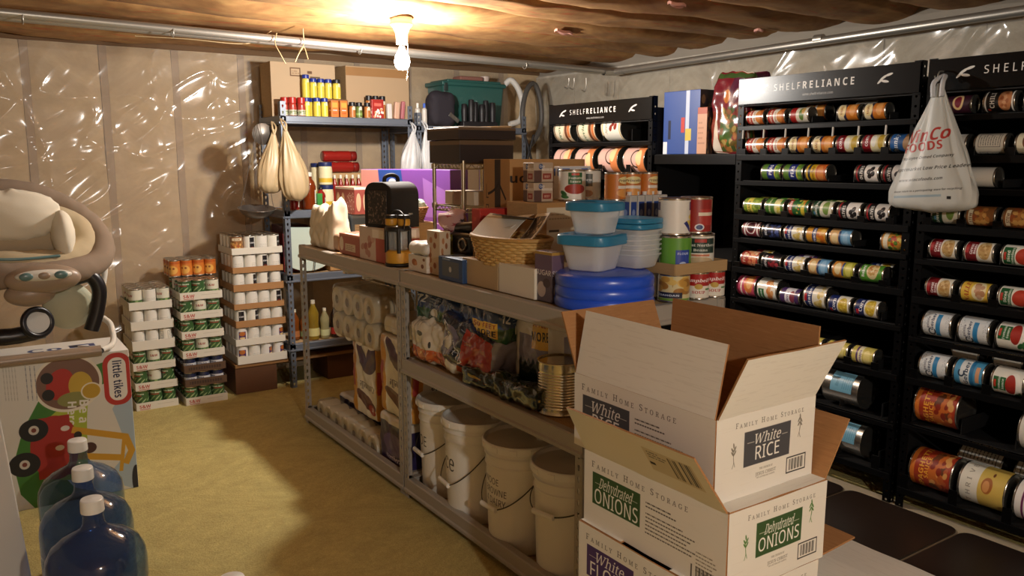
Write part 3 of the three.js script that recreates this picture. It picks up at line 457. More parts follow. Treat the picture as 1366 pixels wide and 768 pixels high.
label('salmonPink', 'salmon pink with black scrolls', (g, w, h) => { fill(g, '#e2b3a6', -1, -1, w + 2, h + 2); fill(g, '#d8824c', -1, h * 0.62, w + 2, h * 0.4); front(g, w, h, (g) => { g.strokeStyle = '#2a1c18'; g.lineWidth = 5; g.beginPath(); g.arc(0, h * 0.62, 26, 3, 6.5); g.stroke(); oval(g, '#efcf9a', 4, h * 0.74, 24, 16); }); });
label('orangeYam', 'orange with cream oval name plate', (g, w, h) => { fill(g, '#cc7426', -1, -1, w + 2, h + 2); fill(g, '#d9cfc0', 0, h * 0.5, 44, h * 0.3); fill(g, '#2a2c54', 0, h * 0.8, 44, 10); front(g, w, h, (g) => { oval(g, '#efdf9e', 0, h * 0.24, 36, 17); txt(g, 'Princella', 0, h * 0.25, 15, '#4a2a12', 'serif', 'italic bold'); fill(g, '#efe6d8', -36, h * 0.46, 72, 14); oval(g, '#e8a050', 0, h * 0.76, 42, 20); }); });
label('blueCream', 'cream and sky blue with corn bread', (g, w, h) => { fill(g, '#e9e2ca', -1, -1, w + 2, h + 2); fill(g, '#3f86c0', w * 0.66, -1, w * 0.2, h + 2); front(g, w, h, (g) => { txt(g, 'Chicken', 0, h * 0.16, 15, '#2a3a6a', 'serif'); oval(g, '#caa55c', 4, h * 0.5, 34, 22); oval(g, '#b0382c', -18, h * 0.76, 12, 14); }); });
label('whiteNavy', 'large white navy-cornered', (g, w, h) => { fill(g, '#ece9e0', -1, -1, w + 2, h + 2); bars(g, w * 0.3, h * 0.2, 22, h * 0.5, '#555'); front(g, w, h, (g) => { fill(g, '#1e2a66', 22, 6, 44, 28); txt(g, 'N', 44, 20, 22, '#fff'); blobs(g, ['#e0c03c', '#efd860'], 16, h * 0.5, 44, 34, 14, 6, 10); g.strokeStyle = '#2a2f7c'; g.lineWidth = 12; g.beginPath(); g.moveTo(6, h * 0.66); g.lineTo(34, h); g.stroke(); }); });
label('bigRed', 'tall red with round blue seal', (g, w, h) => { fill(g, '#9a1e1c', -1, -1, w + 2, h + 2); front(g, w, h, (g) => { fill(g, '#b83430', 0, h * 0.3, 44, h * 0.5); fill(g, '#efe2cc', -4, h * 0.4, 60, 12); oval(g, '#e9ecf2', 0, h * 0.86, 13, 12); oval(g, '#28407c', 0, h * 0.86, 9, 8); }); });
label('limeBlue', 'lime green with royal blue panel', (g, w, h) => { fill(g, '#5f9e34', -1, -1, w + 2, h + 2); front(g, w, h, (g) => { fill(g, '#2346a8', -4, h * 0.36, 40, h * 0.66); txt(g, 'FLOUR', 16, h * 0.48, 10, '#c8d4f4'); oval(g, '#c8d4f4', 16, h * 0.8, 10, 9); }); });
label('northern', 'white and dark green Great Northern Beans', (g, w, h) => { fill(g, '#e9e6dc', -1, -1, w + 2, h + 2); front(g, w, h, (g) => { fill(g, '#1e3a34', -44, h * 0.06, 88, h * 0.46); fill(g, '#b83430', -16, h * 0.08, 32, 12); txt(g, 'Great Northern', 0, h * 0.28, 12, '#f2f0e8', 'serif'); txt(g, 'Beans', 0, h * 0.42, 13, '#f2f0e8', 'serif'); fill(g, '#c97a5a', -26, h * 0.56, 52, 7); oval(g, '#cbb38c', 0, h * 0.82, 42, 20); }); fill(g, '#999', w * 0.78, h * 0.6, 40, 2); });
label('darkCorner', 'white with dark green corner block', (g, w, h) => { fill(g, '#e2dfd4', -1, -1, w + 2, h + 2); front(g, w, h, (g) => { fill(g, '#1c322c', 2, h * 0.1, 50, h * 0.46); txt(g, 'Green', 28, h * 0.32, 15, '#eee', 'serif'); oval(g, '#b88a5c', 34, h * 0.82, 20, 14); }); });
label('potatoPhoto', 'yellow potato photo and navy seal', (g, w, h) => { fill(g, '#d8ca9a', -1, -1, w + 2, h + 2); fill(g, '#6f9a3c', -1, h - 10, w + 2, 12); front(g, w, h, (g) => { blobs(g, ['#c9973f', '#e0bc62', '#a8742c'], -54, 4, 108, h * 0.6, 16, 12, 20); fill(g, '#1d2440', -56, h * 0.66, 76, h * 0.24); txt(g, 'IDAHOAN', -18, h * 0.78, 13, '#dde4f4'); }); });
label('redSoup', 'red and white condensed soup', (g, w, h) => { fill(g, '#ece8dc', -1, -1, w + 2, h + 2); fill(g, '#b01f22', -1, -1, w + 2, h * 0.5); front(g, w, h, (g) => { txt(g, 'Campbell’s', 0, h * 0.26, 21, '#fff', 'serif', 'italic bold'); oval(g, '#c9a84c', 0, h * 0.52, 15, 13); txt(g, 'SOUP', 0, h * 0.76, 18, '#b01f22', 'serif'); fill(g, '#5a8a4a', 26, h * 0.6, 26, 8); }); });
label('whiteStripe', 'white with vertical label text', (g, w, h) => { fill(g, '#e6e2d6', -1, -1, w + 2, h + 2); front(g, w, h, (g) => { fill(g, '#231f20', 24, h * 0.06, 38, h * 0.86); txt(g, 'Chili', 43, h * 0.4, 15, '#eee'); oval(g, '#6a2a1c', 43, h * 0.75, 16, 12); }); });
label('purpleLabel', 'white and purple with chili bowl', (g, w, h) => { fill(g, '#e4e0da', -1, -1, w + 2, h + 2); front(g, w, h, (g) => { fill(g, '#4a2a62', 16, h * 0.2, 50, h * 0.7); oval(g, '#b4682c', 40, h * 0.34, 22, 16); oval(g, '#d8c08a', 40, h * 0.62, 20, 8); }); });
label('greenVeg', 'dark green with pale beans', (g, w, h) => { fill(g, '#355a30', -1, -1, w + 2, h + 2); front(g, w, h, (g) => { for (let i = 0; i < 9; i++) oval(g, i % 2 ? '#7c9a5c' : '#9fb888', -44 + i * 11, h * (0.45 + 0.3 * ((i * 5) % 3) / 3), 20, 4, -0.7); txt(g, 'Green Beans', 0, h * 0.14, 15, '#e8ecd8'); fill(g, '#a33', -30, h * 0.22, 60, 6); }); fill(g, '#d8dccb', -1, h * 0.9, w + 2, 8); });
label('greenWhite', 'white over green', (g, w, h) => { fill(g, '#d8d6c4', -1, -1, w + 2, h + 2); fill(g, '#4a6a3c', -1, h * 0.56, w + 2, h * 0.5); front(g, w, h, (g) => { txt(g, 'S&W', 0, h * 0.3, 22, '#8a2a20'); blobs(g, ['#6a8a4c', '#8aa468'], -50, h * 0.6, 100, 34, 16, 6, 10); }); });
label('smallNavy', 'dark blue with white band', (g, w, h) => { fill(g, '#20284a', -1, -1, w + 2, h + 2); fill(g, '#cfd0d4', -1, h * 0.34, w + 2, h * 0.26); front(g, w, h, (g) => txt(g, 'TUNA', 0, h * 0.47, 18, '#20284a')); });
label('orangePhoto', 'orange with a peach photo', (g, w, h) => { fill(g, '#c9742c', -1, -1, w + 2, h + 2); front(g, w, h, (g) => { oval(g, '#e0a850', 0, h * 0.6, 44, 34); oval(g, '#8a4a20', 14, h * 0.5, 8, 8); oval(g, '#8a4a20', -14, h * 0.5, 8, 8); fill(g, '#b85a20', -60, 4, 120, 18); }); });

const canMat = { paper: 0.38 };
function makeCan(kind, key, name, lab, category = 'can', group, opt = {}) {
  const t = thing(name, lab, category, [0, 0, 0], 0, group), a = art[key];
  part(t, 'tin', canGeo[kind].body, tinMat);
  const gk = kind + (opt.lo || 0) + (opt.hi || 0);
  a.geo[gk] = a.geo[gk] || canGeo[kind].label(a.rect, opt.lo, opt.hi);
  part(t, 'paper_label', a.geo[gk], printed(a.rect, 0.4, { clearcoat: 0.8, clearcoatRoughness: 0.12 }));
  return t;
}
// a can lying in a rack: axis along z, front print rolled towards the room
function lyingCan(kind, key, zFar, y, where, roll = 0, x = 3.158) {
  const [r] = CAN[kind];
  const t = makeCan(kind, key, 'food_can', art[key].desc + ' can, ' + where, 'can', art[key].desc + ' cans, ' + where);
  t.rotation.order = 'XYZ'; t.rotation.set(-PI / 2, roll, 0); t.position.set(x + r, y + r + 0.001, zFar + CAN[kind][1]);
  return t;
}
// standing can; `face` turns the print towards the aisle
function standCan(kind, key, x, y, z, where, face = 0, name = 'food_can', opt) {
  const t = makeCan(kind, key, name, art[key].desc + ' can, ' + where, 'can', art[key].desc + ' cans, ' + where, opt);
  t.position.set(x, y, z); t.rotation.y = face; return t;
}
// ---- rack rows
const ORD = ['top', 'second', 'third', 'fourth', 'fifth', 'sixth', 'seventh', 'eighth', 'ninth', 'lowest'];
function fillRow(rows, i, list, kind, rackName, z0, pitch, x) {
  list.forEach((k, s) => { if (!k) return; const j = Array.isArray(k) ? k : [k, kind]; lyingCan(j[1] || kind, j[0], z0 + s * pitch + rr(0.001, 0.006), rows[i].y + 0.001 + (i % 2 ? CAN[j[1] || kind][0] * 0.085 : 0), ORD[i] + ' row of ' + rackName, rr(-0.25, 0.4), x); });
}
const R2 = 'middle black rack', R3 = 'bag-hung black rack', R1 = 'black rack by steel shelves';
const z2 = RB + 0.04;
fillRow(rack2Rows, 0, ['chickenRed', 'chickenRed', 'redWhiteGreen', null, 'orangeCream', 'orangeCream', null], 'soup', R2, z2, 0.122);
fillRow(rack2Rows, 1, ['chickenRed', 'chickenRed', 'orangeCream', 'orangeCream', 'redCream', 'redCream', 'blueCookie'], 'veg', R2, z2 + 0.004, 0.122);
fillRow(rack2Rows, 2, [null, 'greenBlue', 'greenBlue', 'yellowOrange', null, 'blackWhite', 'blackWhite'], 'veg', R2, z2 - 0.02, 0.122);
fillRow(rack2Rows, 3, ['yellowGreen', 'greenYellow', 'greenRed', 'greenCream', 'blackWhite', 'blackWhite'], 'veg', R2, z2, 0.13);
fillRow(rack2Rows, 4, ['maroonWhite', 'blackBerry', 'navyPotato', 'yellowPeach', 'orangeSky', null, 'mixedVeg'], 'veg', R2, z2, 0.122);
fillRow(rack2Rows, 5, ['redPeach', 'blackCherry', 'navyPotato', 'orangeSky', 'orangeLime', 'greenBean'], 'veg', R2, z2, 0.128);
fillRow(rack2Rows, 6, [['pinkOrange', 'mid'], ['whitePeach', 'mid'], 'purpleWhite', ['navyPotato', 'mid'], 'navyCorn', 'navyCorn'], 'veg', R2, z2 - 0.02, 0.13);
fillRow(rack2Rows, 7, [null, null, null, 'yellowPurple', 'yellowPurple', 'yellowPurple'], 'veg', R2, z2 - 0.02, 0.13);
for (const [i, px] of [[8, 1104], [9, 1108]]) { // bare steel wide cans with a blue paper
  const t = makeCan('ten', 'blueSticker', 'food_can', 'wide bare steel can with pale blue label in the ' + ORD[i] + ' row', 'can', 'wide blue label cans', { lo: 0.03, hi: 0.03 });
  const a = art.blueSticker; t.children[1].geometry = uvRect(at(new THREE.CylinderGeometry(0.0787, 0.0787, 0.105, 12, 1, true, PI * 1.5 - 0.6, 1.25), 0, 0.083, 0), a.rect);
  t.rotation.set(-PI / 2, 0.5, 0); t.position.set(3.236, rack2Rows[i].y + 0.08, zAt(px, 3.2, rack2Rows[i].y + 0.08) + 0.176);
}
lyingCan('ten', 'plainWhite', -2.62, rack2Rows[8].y, 'ninth row of ' + R2); lyingCan('ten', 'nutrition', -2.4, rack2Rows[9].y, 'lowest row of ' + R2);
// cans further back on the loading tracks, seen over the front ones
for (const [i, list] of [[0, ['chickenRed', null, 'orangeYam', null, 'plainWhite']], [3, ['yellowGreen', 'greenBean', null, 'greenYellow', null]], [5, ['redCream', null, 'purpleWhite', null, null, 'navyCorn']]]) list.forEach((k, s) => k && lyingCan('veg', k, z2 + 0.015 + s * 0.124, rack2Rows[i].y + (i ? 0.006 : 0.012), 'set back in ' + ORD[i] + ' row, ' + R2, 0.2, 3.245));
const z3 = RA + 0.07;
fillRow(rack3Rows, 0, [['plumYellow', 'soup'], 'blackFrame', 'blackFrame', 'blackFrame', 'blackFrame', 'plumYellow'], 'veg', R3, z3 + 0.02, 0.142);
fillRow(rack3Rows, 1, ['plainWhite', 'nutrition', 'tanBrown', 'tanBrown', 'nutrition', 'tanBrown'], 'veg', R3, z3, 0.142);
fillRow(rack3Rows, 2, [null, 'plainWhite', null, 'deepOrange', 'deepOrange', 'brownStew'], 'veg', R3, z3 - 0.03, 0.145);
fillRow(rack3Rows, 3, ['greenCream', 'brownStew', 'brownStew', 'deepOrange', 'greenCream', 'brownStew'], 'veg', R3, z3, 0.132);
fillRow(rack3Rows, 4, ['redBeans', 'redBeans', 'greenTomato', 'greenTomato', 'redBeans', 'greenTomato'], 'veg', R3, z3, 0.137);
fillRow(rack3Rows, 5, ['redBeans', 'yellowRed', 'greenTomato', 'greenTomato', 'yellowRed', 'redBeans'], 'veg', R3, z3, 0.137);
fillRow(rack3Rows, 6, ['formula', 'formula', 'tomatoSauce', 'tomatoSauce', 'formula'], 'formula', R3, z3 - 0.005, 0.142);
fillRow(rack3Rows, 7, ['formula', 'formulaBlue', 'tomatoSauce', 'tomatoSauce', 'formulaBlue'], 'formula', R3, z3 - 0.005, 0.142);
fillRow(rack3Rows, 8, ['spaghetti', null, 'plainWhite', 'thrive'], 'ten', R3, z3 - 0.01, 0.2);
fillRow(rack3Rows, 9, ['spaghetti', 'thrive', 'whitePurple', 'spaghetti'], 'ten', R3, z3 - 0.01, 0.202);
[['nutrition', -1.64], ['nutrition', -1.42], ['plainWhite', -1.2]].forEach(([k, z]) => lyingCan('ten', k, z, rack3Rows[9].y + 0.03, 'set back in lowest row, ' + R3, 0.9, 3.35));
[['plainWhite', -1.66], ['nutrition', -1.5]].forEach(([k, z]) => lyingCan('veg', k, z, rack3Rows[7].y + 0.075, 'set back in eighth row, ' + R3, 0.9, 3.27));
fillRow(rack1Rows, 0, ['greenSalsa', 'greenSalsa', 'whiteCherry', null], 'ten', R1, -4.2, 0.232);
fillRow(rack1Rows, 1, ['salmonPink', 'salmonPink', 'salmonPink', 'salmonPink'], 'ten', R1, -4.2, 0.22);
// ================================================================ food storage cartons in front of the shelf
const kraft = '#a9794a', cartonWhite = '#e8e4d9';
function wheat(g, x, y, s, c, m = 1) { g.strokeStyle = c; g.lineWidth = s * 0.03; g.beginPath(); g.moveTo(x, y - s * 0.2); g.bezierCurveTo(x - m * s * 0.1, y + s * 0.2, x + m * s * 0.15, y + s * 0.4, x - m * s * 0.1, y + s * 0.75); g.stroke(); g.beginPath(); g.moveTo(x + 2, y); g.bezierCurveTo(x - m * s * 0.06, y + s * 0.3, x + m * s * 0.02, y + s * 0.4, x + m * s * 0.1, y + s * 0.7); g.stroke(); for (const [a, b, r] of [[0, -0.36, 1.4], [-0.09, -0.16, 1.0], [0.09, -0.2, 2.1], [-0.08, 0.02, 0.9], [0.08, 0, 2.2]]) oval(g, c, x + a * s * m, y + b * s, s * 0.15, s * 0.045, r); }
function smallCaps(g, s, x, y, big, small, c, sp) { g.textAlign = 'left'; g.textBaseline = 'alphabetic'; g.fillStyle = c; for (const ch of s) { if (ch === ' ') { x += big * 0.55; continue; } const up = ch === ch.toUpperCase(); g.font = (up ? big : small) + 'px serif'; const t = ch.toUpperCase(); g.fillText(t, x, y); x += g.measureText(t).width + sp; } return x; }
function storageFace(w, h, end, colour, script, word) {
  return atlasB.add(w, h, (g) => {
    fill(g, cartonWhite, -2, -2, w + 4, h + 4);
    g.fillStyle = 'rgba(120,100,70,0.05)'; for (let i = 0; i < 60; i++) g.fillRect(rnd() * w, rnd() * h, 3 + rnd() * 60, 1);
    if (end) {
      smallCaps(g, 'Family Home Storage', w * 0.18, h * 0.16, h * 0.085, h * 0.066, '#5c554a', h * 0.021);
      fill(g, colour, w * 0.27, h * 0.23, w * 0.47, h * 0.42);
      g.strokeStyle = '#d8d4c8'; g.lineWidth = 1.5; g.beginPath(); g.moveTo(w * 0.3, h * 0.37); g.lineTo(w * 0.37, h * 0.37); g.moveTo(w * 0.65, h * 0.37); g.lineTo(w * 0.71, h * 0.37); g.stroke();
      txt(g, script, w * 0.505, h * 0.345, h * 0.17, '#efece2', 'serif', 'italic', 'center', w * 0.3);
      txt(g, word, w * 0.505, h * 0.52, h * 0.225, '#f4f1e8', 'sans-serif', '', 'center', w * 0.43);
      wheat(g, w * 0.17, h * 0.44, h * 0.24, word === 'RICE' ? '#7a7466' : '#4c7a34'); wheat(g, w * 0.84, h * 0.3, h * 0.24, word === 'RICE' ? '#7a7466' : '#4c7a34', -1);
      txt(g, 'THE CHURCH OF', w * 0.5, h * 0.72, h * 0.03, '#6a6458', 'serif', ''); txt(g, 'JESUS CHRIST', w * 0.5, h * 0.775, h * 0.055, '#6a6458', 'serif', ''); txt(g, 'OF LATTER-DAY SAINTS', w * 0.5, h * 0.825, h * 0.028, '#6a6458', 'serif', '');
      g.strokeStyle = '#1d1a18'; g.lineWidth = h * 0.014; g.strokeRect(w * 0.72, h * 0.7, w * 0.2, h * 0.19); bars(g, w * 0.745, h * 0.725, w * 0.15, h * 0.14, '#3a3632');
    } else {
      smallCaps(g, 'Family Home Storage', w * 0.06, h * 0.2, h * 0.115, h * 0.088, '#4c463c', w * 0.0135);
      fill(g, colour, w * 0.07, h * 0.26, w * 0.37, h * 0.44);
      g.strokeStyle = '#d8d4c8'; g.lineWidth = 1.5; g.beginPath(); g.moveTo(w * 0.09, h * 0.4); g.lineTo(w * 0.15, h * 0.4); g.moveTo(w * 0.36, h * 0.4); g.lineTo(w * 0.42, h * 0.4); g.stroke();
      txt(g, script, w * 0.255, h * 0.38, h * 0.2, '#efece2', 'serif', 'italic', 'center', w * 0.26);
      txt(g, word, w * 0.255, h * 0.58, h * 0.27, '#f4f1e8', 'sans-serif', '', 'center', w * 0.345);
      scribble(g, w * 0.48, h * 0.32, w * 0.22, 2, h * 0.05, '#4a443a'); scribble(g, w * 0.48, h * 0.46, w * 0.36, 6, h * 0.05, '#5c564a');
      scribble(g, w * 0.82, h * 0.62, w * 0.13, 6, h * 0.045, '#8a8272'); fill(g, '#3a3632', w * 0.79, h * 0.8, 4, h * 0.16); bars(g, w * 0.82, h * 0.8, w * 0.13, h * 0.15, '#3a3632');
    }
  });
}
const kraftRect = atlasB.add(96, 96, (g, w, h) => { fill(g, kraft, -2, -2, w + 4, h + 4); for (let i = 0; i < 300; i++) { g.fillStyle = rnd() < 0.5 ? 'rgba(70,40,15,0.10)' : 'rgba(230,190,130,0.10)'; g.fillRect(rnd() * w, rnd() * h, 2 + rnd() * 10, 1); } });
const whiteRect = atlasB.add(96, 96, (g, w, h) => { fill(g, cartonWhite, -2, -2, w + 4, h + 4); for (let i = 0; i < 120; i++) { g.fillStyle = 'rgba(110,90,60,0.06)'; g.fillRect(rnd() * w, rnd() * h, 2 + rnd() * 14, 1); } });
const tapeFlapRect = atlasB.add(256, 96, (g, w, h) => { fill(g, cartonWhite, -2, -2, w + 4, h + 4); g.save(); g.translate(150, 70); g.rotate(0); fill(g, '#d4cab4', 0, -50, 90, 46); bars(g, 44, -46, 16, 38, '#6a6252'); bars(g, 66, -48, 20, 40, '#555'); scribble(g, 6, -44, 32, 3, 5, '#555'); fill(g, '#333', 2, -22, 10, 5); g.restore(); });
const cardMat = () => printed(whiteRect, 0.82);
const BT = 0.0045; // board thickness
// a board panel: outer face (print) towards local -z... built in its own plane: width w along x, height h along y from 0, outer face +z
function boardGeo(w, h, outer, inner, slant = 0) {
  const g = new THREE.BoxGeometry(w, h, BT, 8, 6, 1); at(g, 0, h / 2, 0);
  const uv = g.attributes.uv, n = g.attributes.normal, p = g.attributes.position;
  for (let i = 0; i < uv.count; i++) { const o = n.getZ(i) > 0.5 ? outer : n.getZ(i) < -0.5 ? inner : kraftRect; uv.setXY(i, o.u0 + (o.u1 - o.u0) * uv.getX(i), o.v0 + (o.v1 - o.v0) * uv.getY(i)); }
  for (let i = 0; i < p.count; i++) { const t = p.getY(i) / h; p.setX(i, p.getX(i) * (1 - slant * t)); p.setZ(i, p.getZ(i) + 0.002 * noise.noise(p.getX(i) * 9, p.getY(i) * 9, slant + w)); }
  g.computeVertexNormals(); return g;
}
const W = 0.325, L = 0.462, BH = 0.186; // carton: W along x, L along z
function openCarton(label, x0, z1, y0, sideArt, endArt, flaps) {
  const t = thing('storage_carton', label, 'carton', [x0 + W / 2, y0, z1 - L / 2]);
  const mk = (name, geo, x, y, z, ry, rx = 0) => { const g = new THREE.Group(); const m = part(t, name, geo, cardMat()); m.rotation.order = 'YXZ'; m.position.set(x, y, z); m.rotation.set(rx, ry, 0); return m; };
  mk('carton_wall', boardGeo(L, BH, sideArt, kraftRect), -W / 2, 0, 0, -PI / 2); mk('carton_wall', boardGeo(L, BH, whiteRect, kraftRect), W / 2, 0, 0, PI / 2);
  mk('carton_wall', boardGeo(W, BH, endArt, kraftRect), 0, 0, L / 2, 0); mk('carton_wall', boardGeo(W, BH, whiteRect, kraftRect), 0, 0, -L / 2, PI);
  part(t, 'carton_floor', boxRect(W, 0.004, L, kraftRect), cardMat()).position.y = 0.004;
  for (const f of flaps) {
    const [side, len, tilt, outer = whiteRect, inner = kraftRect, slant = 0] = f;
    const o = { left: [-W / 2, 0, -PI / 2, L], right: [W / 2, 0, PI / 2, L], front: [0, L / 2, 0, W], back: [0, -L / 2, PI, W] }[side];
    mk('carton_flap', boardGeo(o[3] - 0.006, len, outer, inner, slant), o[0], BH, o[1], o[2], tilt);
  }
  return t;
}
function boxRect(w, h, d, r) { const g = new THREE.BoxGeometry(w, h, d); return uvRect(g, r); }
const riceSide = storageFace(512, 208, false, '#4a4a4e', 'White', 'RICE'), riceEnd = storageFace(368, 208, true, '#4a4a4e', 'White', 'RICE');
const onionSide = storageFace(512, 208, false, '#36552a', 'Dehydrated', 'ONIONS'), onionEnd = storageFace(368, 208, true, '#36552a', 'Dehydrated', 'ONIONS');
const flourSide = storageFace(512, 208, false, '#4a3264', 'White', 'FLOUR'), flourEnd = storageFace(368, 208, true, '#4a3264', 'White', 'FLOUR');
openCarton('open white storage carton of rice with raised flaps, topmost of its stack', 1.246, -1.092, 0.735, riceSide, riceEnd, [['left', 0.158, -0.2], ['front', 0.158, 0.46], ['right', 0.158, 0.05], ['back', 0.158, 0.42]]);
openCarton('white storage carton of dehydrated onions with one flap out, under the rice carton', 1.247, -1.05, 0.547, onionSide, onionEnd, [['left', 0.152, 0.56, tapeFlapRect, kraftRect, 0.1], ['right', 0.15, 0.55], ['front', 0.15, -1.57], ['back', 0.15, -1.57]]);
openCarton('closed white storage carton of flour with purple block, under the onions', 1.232, -1.05, 0.36, flourSide, flourEnd, [['right', 0.148, 1.5], ['front', 0.15, -1.57], ['back', 0.15, -1.57]]);
openCarton('closed white storage carton, second from the floor under the flour carton', 1.24, -1.05, 0.186 - 0.012, riceSide, riceEnd, [['front', 0.15, -1.57], ['back', 0.15, -1.57]]);
openCarton('closed white storage carton standing on the floor under the stack', 1.24, -1.05, 0.0 - 0.012 + 0.013, onionSide, onionEnd, [['front', 0.15, -1.57], ['back', 0.15, -1.57]]).scale.y = 0.93;
{ // another carton beside the stack
  const t = thing('storage_carton', 'closed white carton on the floor beside the flour carton', 'carton', [1.76, 0.02, -1.02]), h = 0.42;
  for (const [w, x, z, ry] of [[0.28, 0, 0.2, 0], [0.28, 0, -0.2, PI], [0.4, 0.14, 0, PI / 2], [0.4, -0.14, 0, -PI / 2]]) { const m = part(t, 'carton_wall', boardGeo(w, h, whiteRect, kraftRect), cardMat()); m.position.set(x, 0, z); m.rotation.y = ry; }
  for (const [x, ry, tl] of [[0.14, PI / 2, -1.55], [-0.14, -PI / 2, -1.52]]) { const m = part(t, 'carton_flap', boardGeo(0.395, 0.138, whiteRect, kraftRect), cardMat()); m.rotation.order = 'YXZ'; m.position.set(x, h, 0); m.rotation.set(tl, ry, 0); }
}
// ================================================================ buckets on the bottom deck
const bucketWhite = phys(0xece8dc, 0.38, { clearcoat: 0.2, clearcoatRoughness: 0.3 }), lidWhite = phys(0xefece2, 0.3, { clearcoat: 0.2, clearcoatRoughness: 0.3 });
const bucketGeo = lathe([[0, 0], [0.128, 0], [0.132, 0.006], [0.142, 0.29], [0.147, 0.292], [0.147, 0.297], [0.143, 0.299], [0.1435, 0.322], [0.149, 0.324], [0.149, 0.329], [0.144, 0.331], [0.1445, 0.352], [0.15, 0.354], [0.15, 0.362]], 48);
const lidGeo = lathe([[0.156, 0.346], [0.158, 0.347], [0.158, 0.366], [0.155, 0.371], [0.148, 0.372], [0.145, 0.362], [0.138, 0.36], [0.05, 0.3605], [0.045, 0.364], [0.02, 0.364], [0, 0.364]], 48);
const tabGeo = rbox(0.003, 0.016, 0.03, 0.001, 0.1585, 0.356, 0);
const spoutGeo = lathe([[0.022, 0.36], [0.024, 0.366], [0.024, 0.371], [0.018, 0.373], [0, 0.372]], 18);
const bucketText = [['OE', 88, 96], ['ice', 90, 92], [null], [null]];
function bucket(i, x, z, label, words, bailTilt, turn) {
  const t = thing('lidded_bucket', label, 'bucket', [x, 0.0325, z], turn);
  const body = part(t, 'pail', bucketGeo, bucketWhite);
  for (const s of [-1, 1]) part(t, 'bail_lug', rbox(0.034, 0.03, 0.012, 0.004, 0, 0.285, s * 0.146), bucketWhite);
  const lid = part(t, 'lid', lidGeo, lidWhite);
  const tabs = []; for (let k = 0; k < 12; k++) tabs.push(at(tabGeo.clone(), 0, 0, 0, 0, k / 12 * 2 * PI + 0.2)); part(lid, 'lid_tabs', merge(tabs), lidWhite).userData.kind = 'stuff';
  part(lid, 'pour_cap', at(spoutGeo.clone(), 0.07, 0, 0.05), lidWhite);
  // wire bail hanging over the aisle side
  const pts = []; for (let k = 0; k <= 20; k++) { const a = PI / 2 + k / 20 * PI; pts.push(V(Math.cos(a) * 0.165, 0.285 - Math.sin(k / 20 * PI) * bailTilt, Math.sin(a) * 0.152)); }
  const bail = part(t, 'bail', tube(pts, 0.0022, 60, 6), std(0x4a463e, 0.4, { metalness: 0.6 }));
  part(bail, 'grip', rod(pts[9].clone().lerp(pts[8], 0.8).add(V(-0.004, 0, 0.008)), pts[11].clone().lerp(pts[12], 0.8).add(V(-0.004, 0, -0.008)), 0.009, 12), lidWhite);
  if (words) {
    const r = atlasB.add(256, 128, (g, w, h) => { fill(g, '#ece8dc', -2, -2, w + 4, h + 4); g.strokeStyle = g.fillStyle = '#3a342e'; words(g, w, h); });
    part(t, 'marker_writing', uvRect(at(new THREE.CylinderGeometry(0.1425, 0.1392, 0.115, 20, 1, true, PI * 1.5 - 0.85, 1.7), 0, 0.215, 0), r), printed(r, 0.38), 'black handwriting');
  }
  t.scale.set(0.9, 1.12, 0.9); return t;
}
const hand = (g, s, x, y, px, rot = 0, font = 'sans-serif') => { g.save(); g.translate(x, y); g.rotate(rot); g.font = px + 'px ' + font; g.textAlign = 'left'; g.textBaseline = 'middle'; g.fillText(s, 0, 0); g.restore(); };
const bkt = [[547, 530], [588, 573], [648, 610], [712, 642]].map(([px, py], i) => ({ z: [-2.94, -2.66, -2.35, -2.058][i] }));
bucket(0, 1.665, bkt[0].z, 'white lidded bucket lettered OE beside the tissue packs', (g) => { hand(g, 'OE', 92, 64, 62, 0.03); }, 0.12, -0.1);
bucket(1, 1.632, bkt[1].z, 'white lidded bucket lettered ce, second along the bottom shelf', (g) => { hand(g, 'ice', 60, 60, 92, 0.05, 'serif'); }, 0.15, -0.12);
bucket(2, 1.63, bkt[2].z, 'white lidded bucket with three lines of marker writing', (g) => { hand(g, 'WOOE', 66, 28, 34, 0.06); hand(g, 'BROWNE', 66, 66, 34, 0.05); hand(g, '4 DAIRY', 70, 104, 36, 0.06); }, 0.13, 0.05);
bucket(3, 1.64, bkt[3].z, 'white lidded bucket without writing behind the end post', null, 0.05, 0.2);

